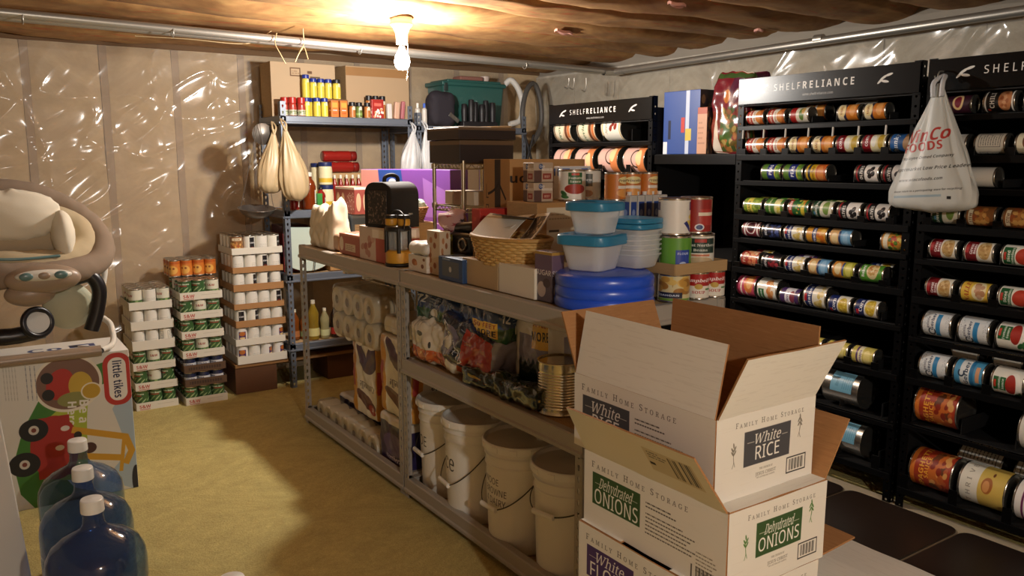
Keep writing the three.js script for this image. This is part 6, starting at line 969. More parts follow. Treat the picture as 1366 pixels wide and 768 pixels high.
  const packet = (px, w, h, r, lab, tilt = 0, dz = 0) => { const m = cartonThing('seasoning_packet', lab, 'packet', { x: xAt(px, zF + dz, 1.75), y: LT + h / 2 + Math.abs(Math.sin(tilt)) * w * 0.5, z: zF + dz, w, h, d: 0.03 }, six(r), { rough: 0.4, r: 0.006 }); m.rotation.z = tilt; };
  packet(503, 0.088, 0.125, redP, 'bulging red seasoning packet with white pieces');
  packet(519, 0.034, 0.1, plain('#d8d0cc'), 'slim white packet between the red packets', 0.02); packet(529, 0.036, 0.112, plain('#d0a890'), 'slim peach packet leaning beside the white one', -0.08); packet(537, 0.026, 0.118, plain('#b06a70'), 'slim rosy packet leaning at the end of the row', -0.1);
  for (let k = 0; k < 3; k++) jar('spice_jar', 'dark-lidded grinder jar behind the red packet', 'jar', xAt(492 + k * 9, zF - 0.045, 1.8), LT, zF - 0.045, 0.021, 0.15, spiceB, blackCap, 0.03, 'dark-lidded grinder jars');
}
function fitZ(a, b, z, y, h) { const xa = xAt(a, z, y + h / 2), xb = xAt(b, z, y + h / 2); return { x: (xa + xb) / 2, w: xb - xa }; }
// level with sauces (1.135)
{
  const L1 = 1.136, z = -5.04;
  const amber = phys(0x8c3a14, 0.12, { transmission: 0.35, thickness: 0 }), red = phys(0x8c1f1a, 0.2, { clearcoat: 0.5 });
  const lab = atlasB.add(64, 64, (g, w, h) => { fill(g, '#e0dcd0', -2, -2, w + 4, h + 4); txt(g, 'T', w / 2, h * 0.5, 26, '#a83c3c'); bars(g, w * 0.2, h * 0.7, w * 0.6, 14, '#555'); });
  const bottle = (px, r, h, m, cap, label, dz = 0, rect = lab, grp) => { const t = thing('sauce_bottle', label, 'bottle', [xAt(px, z + dz, L1 + 0.1), L1, z + dz], 3.9, grp); part(t, 'glass', lathe([[0, 0], [r * 0.94, 0], [r, 0.005], [r, h * 0.62], [r * 0.8, h * 0.74], [r * 0.42, h * 0.82], [r * 0.4, h * 0.9], [0, h * 0.9]], 20), m); part(t, 'paper_label', uvRect(at(new THREE.CylinderGeometry(r + 0.0008, r + 0.0008, h * 0.36, 18, 1, true, PI - 0.2, 1.6), 0, h * 0.34, 0), rect), printed(rect, 0.5)); part(t, 'cap', lathe([[r * 0.44, h * 0.88], [r * 0.46, h * 0.89], [r * 0.46, h * 0.99], [0, h]], 16), cap); };
  const wc = std(0xdcd6c8, 0.4), rc = std(0xa02620, 0.4), navy = std(0x1e2a5c, 0.4);
  bottle(413, 0.04, 0.235, amber, wc, 'large amber sauce bottle with white label and cap', 0.02);
  bottle(405, 0.03, 0.19, amber, wc, 'amber bottle behind the large amber sauce bottle', -0.06);
  bottle(428, 0.03, 0.14, red, std(0x1a1816, 0.4), 'short red sauce bottle with black cap by the mayonnaise jars', 0.02);
  bottle(392, 0.03, 0.1, red, wc, 'short red sauce bottle below the hanging bags', 0.0);
  const mayo = atlasB.add(96, 96, (g, w, h) => { fill(g, '#e6dcb4', -2, -2, w + 4, h + 4); fill(g, '#d8b43c', 0, h * 0.56, w, h * 0.3); fill(g, '#efe9d6', w * 0.3, h * 0.2, w * 0.4, h * 0.4); bars(g, w * 0.4, h * 0.3, 16, 24, '#444'); });
  jar('mayonnaise_jar', 'cream mayonnaise jar with navy lid standing on the shelf', 'jar', xAt(436, z - 0.02, 1.2), L1, z - 0.02, 0.044, 0.15, mayo, navy, 0.024);
  jar('mayonnaise_jar', 'cream mayonnaise jar with navy lid stacked on another jar', 'jar', xAt(434, z - 0.03, 1.35), L1 + 0.151, z - 0.03, 0.044, 0.145, mayo, navy, 0.024);
  jar('mayonnaise_jar', 'cream mayonnaise jar with navy lid behind the stacked pair', 'jar', xAt(424, z - 0.12, 1.3), L1, z - 0.12, 0.044, 0.29, mayo, navy, 0.024);
  single('green_packet', 'narrow green and white packet beside the amber bottle', 'packet', printBox(0.035, 0.1, 0.03, six(plain('#3a8a3c'))), printed(plain('#3a8a3c'), 0.4), [xAt(425, z + 0.05, 1.3), L1 + 0.0505, z + 0.05]);
  for (let k = 0; k < 5; k++) bottle(447 + k * 8, 0.018, 0.215, red, wc, 'dark red sauce bottle with white cap in a row', -0.05 + (k % 2) * 0.02, lab, 'dark red bottles with white caps');
  // red jars lying on the bottle row carton
  const bx = fitZ(432, 484, -5.19, 1.2, 0.2); cartonThing('cardboard_box', 'brown carton behind the red bottles carrying the lying red jars', 'box', { x: bx.x, y: L1 + 0.112, z: -5.2, w: bx.w, h: 0.224, d: 0.14 }, six(cardboard));
  [[432, 477, 0.0], [430, 474, 0.072]].forEach(([a, b, dy], i) => { const zz = -5.19, xa = xAt(a, zz, 1.4), xb = xAt(b, zz, 1.4), l = xb - xa, t = thing('red_jar', (i ? 'upper' : 'lower') + ' of two red plastic jars lying on their sides', 'jar', [xa, L1 + 0.225 + 0.037 + dy, zz]); part(t, 'jar', at(lathe([[0, 0], [0.032, 0], [0.036, 0.008], [0.036, l * 0.3], [0.033, l * 0.36], [0.036, l * 0.42], [0.036, l * 0.8], [0.03, l * 0.86], [0, l * 0.86]], 22), 0, 0, 0, 0, 0, -PI / 2), red); part(t, 'cap', at(lathe([[0.031, l * 0.85], [0.034, l * 0.86], [0.034, l], [0, l]], 22), 0, 0, 0, 0, 0, -PI / 2), std(0x7a1c18, 0.4)); });
}
// level with the glass panel and the noodle box (0.73)
{
  const L2 = 0.731;
  const s = new THREE.Shape(); s.moveTo(0, 0.02); s.quadraticCurveTo(0.12, -0.04, 0.24, 0.03); s.quadraticCurveTo(0.275, 0.07, 0.235, 0.13); s.lineTo(0.21, 0.265); s.lineTo(0.0, 0.275); s.closePath();
  const g = new THREE.ExtrudeGeometry(s, { depth: 0.006, bevelEnabled: true, bevelSize: 0.002, bevelThickness: 0.002, bevelSegments: 1 });
  const p = single('glass_tray', 'pale green glass tray with a curved edge leaning on the steel shelf', 'glass tray', g, phys(0xc9d8cc, 0.15, { clearcoat: 0.6 }), [xAt(389, -5.03, 0.85), L2 + 0.018, -5.03]); p.rotation.x = -0.12;
  const t = thing('windscreen_wiper', 'thin dark stick leaning across the pale glass panel', 'stick', [0, 0, 0]); part(t, 'stick', rod([xAt(426, -5.0, 0.9), 0.99, -5.03], [xAt(418, -5.0, 0.8), L2 + 0.01, -4.985], 0.003, 6), std(0x2a2826, 0.5));
  const maroon = fitZ(386, 432, -5.2, 0.9, 0.1);
  [['#8a2a28', 0.1, 'dark red'], ['#5a2430', 0.06, 'maroon'], ['#7a2a2c', 0.09, 'brick red'], ['#4a2028', 0.05, 'deep wine']].reduce((y, [c, h, n]) => { cartonThing('flat_box', n + ' flat box in the pile behind the pale glass panel', 'box', { x: 1.775, y: y + h / 2, z: -5.22, w: 0.17, h: h - 0.001, d: 0.22 }, six(plain(c))); return y + h; }, L2);
  const roni = atlasB.add(128, 128, (g, w, h) => { fill(g, '#b08654', -2, -2, w + 4, h + 4); txt(g, 'RICE', w * 0.5, h * 0.3, 34, '#2c241e', 'serif'); txt(g, 'A RÓNI', w * 0.5, h * 0.56, 34, '#2c241e', 'serif', 'bold', 'center', w * 0.9); });
  const f = fitZ(440, 474, -5.02, 0.8, 0.1); cartonThing('food_carton', 'brown food case printed RICE A RONI on the steel shelf', 'carton', { x: f.x, y: L2 + 0.1, z: -5.09, w: f.w, h: 0.2, d: 0.14 }, six(roni));
  const f2 = fitZ(486, 545, -5.02, 0.8, 0.1); cartonThing('cardboard_box', 'plain brown box on the middle steel shelf behind the roll pack', 'box', { x: f2.x, y: L2 + 0.1, z: -5.16, w: f2.w, h: 0.2, d: 0.3 }, six(cardboard));
}
// oil bottles (0.285)
{
  const L3 = 0.286, z = -5.04, oil = phys(0xc9a83a, 0.1, { transmission: 0.6, thickness: 0 }), pale = phys(0xd8cf9c, 0.1, { transmission: 0.6, thickness: 0 }), dark = phys(0x2a1814, 0.15, { clearcoat: 0.5 }), amber2 = phys(0x8a4a1c, 0.15, { transmission: 0.3, thickness: 0 });
  [[418, 0.036, 0.26, oil, '#d8cf8c', 'large golden oil bottle'], [433, 0.03, 0.2, pale, '#cdd0a0', 'pale yellow oil bottle'], [447, 0.03, 0.22, dark, '#b03028', 'dark bottle with red label'], [393, 0.03, 0.2, amber2, '#a86a3c', 'amber bottle'], [405, 0.026, 0.17, amber2, '#7a8a5c', 'small brown-green bottle']].forEach(([px, r, h, m, lc, n], i) => {
    const t = thing('oil_bottle', n + ' on the low steel shelf', 'bottle', [xAt(px, z - (i > 2 ? 0.06 : 0), 0.4), L3, z - (i > 2 ? 0.06 : 0)]);
    part(t, 'bottle_body', lathe([[0, 0], [r * 0.95, 0], [r, 0.006], [r, h * 0.3], [r * 0.92, h * 0.4], [r, h * 0.5], [r, h * 0.68], [r * 0.4, h * 0.86], [r * 0.36, h * 0.92], [0, h * 0.92]], 20), m);
    part(t, 'paper_label', uvRect(at(new THREE.CylinderGeometry(r + 0.0008, r + 0.0008, h * 0.2, 16, 1, true), 0, h * 0.2, 0), plain(lc)), printed(plain(lc), 0.5)); part(t, 'cap', at(cyl(r * 0.42, r * 0.4, h * 0.09, 14), 0, h * 0.955, 0), std(0xd8d0b8, 0.4));
  });
}
// ================================================================ second blue-grey unit: tote, hoses, dark gear
{
  const L4 = 1.676, z = -5.12;
  const xa = xAt(594, z, 1.8), xb = xAt(679, z, 1.8), w = xb - xa, top = 2.0, t = thing('storage_tote', 'large dark green plastic tote with lid on the upper steel shelf', 'tote', [(xa + xb) / 2, L4, z - 0.17]);
  const gm = phys(0x2c5a54, 0.4, { clearcoat: 0.2 }), h = top - L4 - 0.02;
  part(t, 'bin', warp(new RoundedBoxGeometry(w * 0.96, h, 0.25, 3, 0.02), (v) => { const k = 0.9 + 0.1 * (v.y / h + 0.5); v.x *= k; v.z *= k; }).translate(0, h / 2, 0), gm); part(t, 'lid', merge([rbox(w, 0.03, 0.27, 0.008, 0, h + 0.005, 0), rbox(w * 0.84, 0.02, 0.26, 0.008, 0, h + 0.025, 0)]), gm); part(t, 'latch', rbox(0.03, 0.06, 0.012, 0.004, -w / 2 + 0.03, h - 0.02, 0.13), std(0x24302e, 0.5));
  single('white_cup', 'small pinkish white cup standing on the tote lid', 'cup', lathe([[0, 0], [0.026, 0], [0.034, 0.04], [0.031, 0.04], [0.024, 0.004], [0, 0.004]], 18), std(0xd8c4ba, 0.5), [xAt(650, z - 0.1, 2.04), top + 0.016, z - 0.13]);
  single('folded_cloth', 'folded reddish cloth lying on the tote lid', 'cloth', rbox(0.2, 0.03, 0.12, 0.012, 0, 0, 0, 4), std(0x8a5c50, 0.9), [xAt(628, z - 0.1, 2.04), top + 0.032, z - 0.14]);
  const dark = std(0x1d1b1e, 0.5);
  const d1 = thing('dark_duffel', 'dark fabric duffel slumped on the upper steel shelf', 'bag', [xAt(588, -5.07, 1.8), L4, -5.075]);
  part(d1, 'body', smooth(warp(softBox(0.2, 0.24, 0.13, 0.05, 0.012), (v) => { v.x += 0.012 * noise.noise(v.y * 18, v.z * 18, 1); v.y += 0.016 * noise.noise(v.x * 14, v.z * 14, 3); })).translate(0, 0.12, 0), std(0x27222a, 0.85)); part(d1, 'buckle', at(rbox(0.09, 0.03, 0.006, 0.003), 0.07, 0.06, 0.068, 0, 0, -0.6), std(0x8a8680, 0.3, { metalness: 0.8 }));
  const caddy = thing('tool_holder', 'black upright tool holder with ridged tubes before the green tote', 'tool holder', [xAt(640, -5.03, 1.78), L4, -5.06]);
  for (let k = 0; k < 6; k++) part(caddy, 'tube', at(lathe([[0, 0], [0.022, 0], [0.024, 0.02], [0.02, 0.05], [0.023, 0.11], [0.02, 0.16 + 0.03 * ((k * 5) % 3) / 2], [0, 0.165 + 0.03 * ((k * 5) % 3) / 2]], 14), -0.11 + k * 0.045, 0, (k % 2) * 0.02), dark);
  part(caddy, 'base', rbox(0.29, 0.04, 0.07, 0.008, 0, 0.02, 0.01), dark);
  const jb = (px, cap, label) => jar('small_bottle', label, 'bottle', xAt(px, -5.0, 1.75), L4, -5.01, 0.018, 0.15, plain('#c9c4bc'), cap, 0.03, undefined, 0, 0.008);
  jb(567, std(0x2a5ac0, 0.4), 'slim white bottle with blue cap on the upper steel shelf'); jb(598 - 40, std(0xe6e2da, 0.4), 'slim white bottle with white cap by the shelf post');
  // hoses at the end of the unit
  const P = (x, y, zz) => onZ(x, y, zz);
  single('white_hose', 'thick white corrugated hose arching beside the green tote', 'hose', tube([P(680, 166, -5.1), P(694, 160, -5.1), P(697, 140, -5.1), P(692, 120, -5.1), P(682, 107, -5.12), P(674, 112, -5.14)], 0.022, 50, 10), std(0xd6d2cb, 0.5));
  single('grey_hose', 'dark grey hose coiled in a tall loop at the end of the steel shelf', 'hose', tube([P(706, 240, -5.05), P(700, 190, -5.05), P(697, 150, -5.05), P(703, 120, -5.08), P(713, 112, -5.1), P(721, 135, -5.1), P(722, 165, -5.1), P(714, 185, -5.07), P(703, 200, -5.05)], 0.019, 60, 10), std(0x54504c, 0.5));
  const st = thing('folded_stand', 'black folded metal stand leaning at the end of the steel shelf', 'stand'); for (const [a, b] of [[[700, 180], [716, 238]], [[712, 180], [697, 238]], [[694, 220], [724, 228]]]) part(st, 'tube', rod(P(a[0], a[1], -4.93), P(b[0], b[1], -4.91), 0.009, 8), dark);
  const L5 = 1.161; for (const [px, c, n] of [[580, '#5a4a3c', 'dark brown'], [620, '#7a6248', 'mid brown'], [662, '#4a3a30', 'umber']]) { const f = fitZ(px - 18, px + 18, -5.05, 1.3, 0.1); cartonThing('cardboard_box', n + ' box on the shelf under the green tote', 'box', { x: f.x, y: L5 + 0.13, z: -5.17, w: f.w, h: 0.26, d: 0.26 }, six(plain(c))); }
}
// ================================================================ hanging carrier bags and bowl
function bagGeo(h, prof, thick, folds, k) { // closed sack: prof(t) half width, thick(t) half depth; t = 0 top
  const N = 44, M = 40, g = new THREE.CylinderGeometry(1, 1, h, N, M, false);
  return smooth(warp(g, (v) => { const t = Math.min(1, Math.max(0, 0.5 - v.y / h)), a = Math.atan2(v.z, v.x), r = Math.hypot(v.x, v.z); const f = 1 + folds * noise.noise(Math.cos(a) * 5 + k, Math.sin(a) * 5, t * 2.2) * (1.1 - t * 0.7); v.x = Math.cos(a) * prof(t) * f * r; v.z = Math.sin(a) * thick(t) * f * r; v.y += 0.01 * noise.noise(v.x * 20, v.z * 20, k) * t; }));
}
const bagBeige = phys(0xcdb58c, 0.4, { transmission: 0.25, thickness: 0 }), bagWhite = phys(0xd9dbde, 0.4, { transmission: 0.2, thickness: 0 });
{
  const z = -4.89;
  const prof = (m) => (t) => m * (0.1 + 0.9 * Math.sin(Math.min(1, t * 1.05) * PI * 0.62) ** 1.3) * (t > 0.86 ? Math.sqrt(Math.max(0.02, 1 - ((t - 0.86) / 0.15) ** 2)) : 1);
  const hangBag = (px, pyT, pyB, m, label, mat, zz, tilt = 0) => { const a = onZ(px, pyT, zz), b = onZ(px, pyB, zz), h = a.y - b.y, t = thing('carrier_bag', label, 'bag', [a.x, (a.y + b.y) / 2, zz]); part(t, 'sack', bagGeo(h, prof(m), prof(m * 0.7), 0.35, px), mat); part(t, 'handle_loop', tube([[0, h / 2 - 0.03, 0.01], [-0.012, h / 2 + 0.015, 0.005], [0, h / 2 + 0.045, -0.045], [0.012, h / 2 + 0.015, 0.0], [0.004, h / 2 - 0.03, 0.01]], 0.006, 24, 6), mat); t.rotation.z = tilt; };
  hangBag(360, 172, 258, 0.078, 'beige carrier bag hanging from the shelf corner nearer the plastic wall', bagBeige, z - 0.02, -0.12);
  hangBag(386, 168, 268, 0.085, 'beige carrier bag hanging in front of the shelf post', bagBeige, z + 0.03, 0.14);
  hangBag(549, 172, 236, 0.075, 'white carrier bag hanging from the shelf post beside the purple box', bagWhite, -4.935, -0.1);
  hangBag(570, 170, 236, 0.06, 'white carrier bag hanging beyond the shelf post', bagWhite, -4.935, 0.08);
  const c = onZ(343, 278, -4.93), bowl = thing('metal_bowl', 'shallow dull metal bowl hanging beside the tall can stack', 'bowl', [c.x, c.y, c.z]);
  part(bowl, 'bowl', at(lathe([[0, -0.055], [0.05, -0.052], [0.09, -0.03], [0.108, 0], [0.114, 0.002], [0.106, 0.004], [0.085, -0.025], [0.045, -0.046], [0, -0.049]], 30), 0, 0, 0, 0.15), std(0x77706a, 0.35, { metalness: 0.8 }));
  part(bowl, 'hanger', merge([rod([-0.1, 0.0, 0], [0.02, 0.5, 0.03], 0.0018, 5), rod([0.1, 0.0, 0], [0.03, 0.5, 0.03], 0.0018, 5)]), std(0x5a544c, 0.5));
  const lidp = onZ(346, 165, -4.92); single('pan_lid', 'round dark pan lid hanging at the shelf corner', 'lid', at(lathe([[0, 0.008], [0.02, 0.007], [0.06, 0], [0.064, 0.002], [0.02, 0.011], [0, 0.012]], 26), 0, 0, 0, PI / 2), std(0x55504a, 0.35, { metalness: 0.7 }), [lidp.x + 0.02, lidp.y - 0.06, -4.93]);
}
// ================================================================ bridge shelf goods and the bag on the rack
{
  const y = 1.477;
  const blue = atlasB.add(160, 160, (g, w, h) => { fill(g, '#33529a', -2, -2, w + 4, h + 4); fill(g, '#c9d4ea', w * 0.62, 0, w * 0.1, h); fill(g, '#16203c', w * 0.14, h * 0.46, 12, h * 0.3); fill(g, '#c83a34', w * 0.5, h * 0.42, 16, h * 0.24); fill(g, '#d8c04c', w * 0.62, h * 0.6, 26, 30); fill(g, '#e6e9f0', 0, h * 0.8, w * 0.12, h * 0.2); });
  const brown = atlasB.add(96, 96, (g, w, h) => { fill(g, '#3a2c2c', -2, -2, w + 4, h + 4); for (let i = 0; i < 40; i++) oval(g, ['#6a4a34', '#8a6a48', '#2a2030'][i % 3], rnd() * w, rnd() * h, 9, 7); });
  const f = { x0: 3.2, z0: zAt(884, 3.2, 1.5), z1: zAt(932, 3.2, 1.5) };
  cartonThing('cereal_box', 'large royal blue grocery box on the black bridge shelf', 'box', { x: 3.28, y: y + 0.165, z: (f.z0 + f.z1) / 2, w: 0.16, h: 0.33, d: f.z1 - f.z0 }, [brown, blue, plain('#2c4480'), blue, brown, blue], { rough: 0.35 });
  const orange = atlasB.add(96, 128, (g, w, h) => { fill(g, '#d09a78', -2, -2, w + 4, h + 4); fill(g, '#b8502c', 0, 0, w, h * 0.14); scribble(g, 12, 40, w * 0.6, 5, 14, '#b07a5a'); });
  const z0 = zAt(928, 3.175, 1.5), z1 = zAt(941, 3.175, 1.5);
  cartonThing('cereal_box', 'narrow peach carton in front of the royal blue box', 'box', { x: 3.205, y: y + 0.118, z: (z0 + z1) / 2, w: 0.05, h: 0.236, d: z1 - z0 }, [brown, orange, orange, orange, brown, brown], { rough: 0.45 });
  const chips = atlasB.add(128, 192, (g, w, h) => { fill(g, '#8a3a2c', -2, -2, w + 4, h + 4); fill(g, '#3f5a2c', 0, 0, w, h * 0.08); fill(g, '#7a1f2c', 0, h * 0.08, w, h * 0.4); g.fillStyle = '#efe2d0'; g.beginPath(); g.moveTo(w * 0.06, h); g.lineTo(w * 0.2, h * 0.5); g.lineTo(w * 0.3, h); g.fill(); fill(g, '#4a6a2c', w * 0.3, h * 0.5, w * 0.3, h * 0.5); fill(g, '#5a1a3a', w * 0.5, h * 0.08, w * 0.5, h * 0.3); for (let i = 0; i < 70; i++) oval(g, ['#b8a05c', '#6a5a2c', '#b0743c', '#4a5a2c', '#8a5a30'][i % 5], w * (0.34 + rnd() * 0.66), h * (0.46 + rnd() * 0.52), 9, 6, rnd() * 3); oval(g, '#c8742c', w * 0.45, h * 0.3, 12, 16); });
  const g = softBox(0.09, 0.4, 0.24, 0.03, 0.012, six(chips));
  warp(g, (v) => { const t = Math.abs(v.y) / 0.2, s = 1 - Math.pow(t, 4) * 0.92; v.x = v.x * s - 0.006 * ridge(v.y * 10, v.z * 14, 5) + 0.01 * noise.noise(v.y * 16, v.z * 16, 3); v.z += 0.012 * noise.noise(v.y * 10, v.x * 10, 1); if (v.y > 0.17) v.y += 0.02 * noise.noise(v.z * 18, 2, 7); });
  const cz = (zAt(944, 3.2, 1.6) + 0.14); const m = single('snack_bag', 'tall pillow-shaped snack bag, maroon above and green below, on the bridge shelf', 'bag', smooth(g), printed(chips, 0.25, { clearcoat: 0.6, clearcoatRoughness: 0.15 }), [3.235, y + 0.2, cz]); m.rotation.x = 0.05;
  const g2 = atlasB.add(96, 96, (g, w, h) => { fill(g, '#5a1f3c', -2, -2, w + 4, h + 4); fill(g, '#7a2a4c', 0, h * 0.5, w, h * 0.5); txt(g, 'SNACKS', w / 2, h * 0.2, 16, '#b08a9c'); });
  single('snack_bag', 'purple snack bag behind the maroon and green one', 'bag', smooth(warp(printBox(0.06, 0.4, 0.2, six(g2), 0.02), (v) => { v.x *= 1 - Math.pow(Math.abs(v.y) / 0.2, 4) * 0.8; })), printed(g2, 0.25), [3.33, y + 0.2, cz + 0.03]);
}
single('price_tag', 'small red and white price tag on the rack lip above the wide steel can', 'tag', rbox(0.003, 0.014, 0.035, 0.001), std(0xc8503c, 0.5), [3.142, rack2Rows[8].y + 0.165, zAt(1099, 3.142, 0.5)]);
{ // printed carrier bag on the rack post
  const art3 = atlasA.add(320, 440, (g, w, h) => {
    fill(g, '#cfd1cc', -2, -2, w + 4, h + 4);
    g.save(); g.translate(w * 0.43, h * 0.4); g.rotate(-0.14); g.transform(1, 0, -0.3, 1, 0, 0); txt(g, 'WinCo', 0, 0, 58, '#b8342c', 'sans-serif', 'bold', 'center', w * 0.5); g.restore();
    g.save(); g.translate(w * 0.41, h * 0.49); g.rotate(-0.14); txt(g, 'FOODS', 0, 0, 42, '#b8342c', 'sans-serif', 'bold', 'center', w * 0.46); g.restore();
    const line = (s, y, px, x = 0.5) => { g.save(); g.translate(w * x, h * y); g.rotate(-0.1); txt(g, s, 0, 0, px, '#33312e', 'sans-serif', 'italic bold'); g.restore(); };
    line('Employee Owned Company', 0.57, 13, 0.46); line('Supermarket Low Price Leader', 0.655, 16, 0.5); line('www.wincofoods.com', 0.745, 14, 0.44); line('please return to a participating store for recycling', 0.83, 9, 0.5);
    g.save(); g.translate(w * 0.42, h * 0.88); g.rotate(-0.08); fill(g, '#9fb4c0', -80, -4, 160, 8); g.restore(); fill(g, '#222', w * 0.72, h * 0.87, 12, 10);
  });
  const top = onX(1246, 112, 3.085), bot = onX(1246, 282, 3.085), h = top.y - bot.y;
  const half = 0.168, prof = (t) => half * Math.min(1, 0.06 + t * 1.12) * (t > 0.93 ? Math.sqrt(Math.max(0.03, 1 - ((t - 0.93) / 0.078) ** 2)) : 1), th = (t) => 0.055 * Math.min(1, 0.12 + t * 1.1) * (t > 0.93 ? Math.sqrt(Math.max(0.03, 1 - ((t - 0.93) / 0.078) ** 2)) : 1);
  const g = bagGeo(h, prof, th, 0.3, 3.1); // local x across, z depth
  const p = g.attributes.position, uv = new Float32Array(p.count * 2); for (let i = 0; i < p.count; i++) { uv[i * 2] = art3.u0 + (art3.u1 - art3.u0) * (0.5 + p.getX(i) / (half * 2.3)); uv[i * 2 + 1] = art3.v0 + (art3.v1 - art3.v0) * Math.min(1, Math.max(0, 0.5 + p.getY(i) / h)); }
  g.setAttribute('uv', new THREE.BufferAttribute(uv, 2));
  const t = thing('shopping_bag', 'white plastic shopping bag with red lettering hanging on the rack post', 'bag', [3.085, (top.y + bot.y) / 2, (zAt(1188, 3.085, 1.3) + zAt(1300, 3.085, 1.3)) / 2], -PI / 2);
  part(t, 'sack', g, printed(art3, 0.42, { transmission: 0.08, thickness: 0 }));
  const hm = bagWhite; part(t, 'handle_loop', tube([[-0.012, h / 2 - 0.05, 0.02], [-0.016, h / 2 + 0.005, 0.012], [0, h / 2 + 0.03, -0.03], [0.014, h / 2 + 0.005, 0.006], [0.02, h / 2 - 0.05, 0.02]], 0.009, 24, 7), hm);
  single('bag_hook', 'small steel hook on the rack post holding the shopping bag', 'hook', tube([V(3.15, top.y + 0.05, top.z), V(3.115, top.y + 0.045, top.z), V(3.1, top.y + 0.01, top.z), V(3.085, top.y + 0.03, top.z)], 0.003, 16, 6), galv);
}
// ================================================================ toy carton, baby swing and water jugs by the aisle
const CT = 0.632, CZ = -3.8;
{
  const front = atlasA.add(640, 480, (g, w, h) => {
    const P = (px, py) => { const q = onZ(px, py, CZ); return [(q.x + 0.25) / 0.802 * w, (1 - q.y / CT) * h]; };
    fill(g, '#d9d6cd', -2, -2, w + 4, h + 4);
    g.fillStyle = '#a9bccb'; g.beginPath(); g.moveTo(...P(178, 498)); g.lineTo(...P(150, 545)); g.lineTo(...P(172, 600)); g.lineTo(...P(140, 640)); g.lineTo(...P(182, 652)); g.lineTo(...P(190, 560)); g.fill();
    const pts = [[178, 474], [140, 482], [95, 498], [55, 528], [30, 575], [18, 620], [28, 660], [60, 690], [178, 690], [150, 660], [100, 650], [70, 620], [60, 590], [70, 560], [95, 535], [130, 515], [178, 495]];
    g.fillStyle = '#3f7a2c'; g.beginPath(); pts.forEach((q, i) => g[i ? 'lineTo' : 'moveTo'](...P(...q))); g.fill();
    g.fillStyle = '#a8b83a'; g.beginPath(); [[62, 560], [90, 535], [118, 522], [116, 560], [118, 640], [80, 640], [62, 610]].forEach((q, i) => g[i ? 'lineTo' : 'moveTo'](...P(...q))); g.fill();
    const S = w / 0.802 / 262; // canvas units per photo pixel
    const [cx, cy] = P(91, 511); oval(g, '#e4ddcc', cx, cy, 34 * S, 31 * S); oval(g, '#7a5a4a', cx, cy, 31 * S, 28 * S); oval(g, '#b02f24', cx - 8 * S, cy, 13 * S, 17 * S, 0.4); oval(g, '#c9a83c', cx + 12 * S, cy + 4 * S, 12 * S, 15 * S); for (const [a, b] of [[-20, -8], [-20, 10]]) oval(g, '#1d1a18', cx + a * S, cy + b * S, 6 * S, 6 * S); oval(g, '#8a8a4c', cx + 4 * S, cy + 18 * S, 16 * S, 8 * S);
    const [c2x, c2y] = P(122, 521); oval(g, '#e4ddcc', c2x, c2y, 10.5 * S, 9.5 * S); oval(g, '#c09a2c', c2x, c2y, 9 * S, 8 * S);
    // maker's plate
    const [lx, ly] = P(157, 505); g.save(); g.translate(lx, ly); const rrp = (a, b, r, c) => { g.fillStyle = c; g.beginPath(); g.roundRect(-a, -b, 2 * a, 2 * b, r); g.fill(); }; rrp(14.5 * S, 29 * S, 13 * S, '#b83228'); rrp(9.5 * S, 24 * S, 9 * S, '#e9e6de'); g.rotate(PI / 2); txt(g, 'little tikes', 0, 0, 12.5 * S, '#22284a', 'sans-serif', 'bold', 'center', 42 * S); g.restore();
    for (const x of [34, 40, 46]) { g.save(); const [tx, ty] = P(x, 488); g.translate(tx, ty); g.rotate(PI / 2); scribble(g, 0, 0, 52 * S, 1, 8, '#7f848c'); g.restore(); } for (let i = 0; i < 5; i++) { g.save(); const [tx, ty] = P(4 + i * 4, 490); g.translate(tx, ty); g.rotate(PI / 2); scribble(g, 0, 0, 46 * S, 1, 7, '#b4b1a8'); g.restore(); }
    g.save(); const [wx, wy] = P(112, 548); g.translate(wx, wy); g.rotate(PI / 2 + 0.1); txt(g, 'Be a', 0, 0, 13 * S, '#e9e6de'); txt(g, 'Hero', 2 * S, 12 * S, 12 * S, '#e9e6de'); g.restore();
    // ride-on car, lying on its side as the box stands on end
    const car = (x, y) => P(x, y); const [bx, by] = car(74, 597); oval(g, '#a52a22', bx, by, 24 * S, 35 * S); g.fillStyle = '#a52a22'; g.fillRect(bx - 18 * S, by - 34 * S, 34 * S, 66 * S);
    g.strokeStyle = '#cf9c2c'; g.lineWidth = 7 * S; g.beginPath(); g.moveTo(...car(96, 573)); g.lineTo(...car(168, 582)); g.lineTo(...car(176, 600)); g.lineTo(...car(168, 618)); g.stroke(); g.beginPath(); g.moveTo(...car(104, 608)); g.lineTo(...car(166, 610)); g.stroke(); g.lineWidth = 4 * S; g.beginPath(); g.moveTo(...car(166, 582)); g.lineTo(...car(162, 628)); g.stroke();
    for (const [x, y, r] of [[45, 574, 14], [33, 620, 15]]) { const [a, b] = car(x, y); oval(g, '#1c1a18', a, b, r * S, r * 0.86 * S); oval(g, '#cfc9bd', a, b, 5 * S, 5 * S); oval(g, '#7a3a2c', a, b, 2.4 * S, 2.4 * S); }
    for (const [x, y] of [[87, 571], [80, 597]]) { const [a, b] = car(x, y); oval(g, '#d8cfc8', a, b, 4.5 * S, 3 * S); } { const [a, b] = car(104, 580); oval(g, '#26201e', a, b, 4 * S, 4 * S); } { const [a, b] = car(120, 597); oval(g, '#4a2c24', a, b, 7 * S, 6 * S); }
    { const [a, b] = car(183, 640); oval(g, '#2a2a30', a, b, 5 * S, 18 * S); }
  });
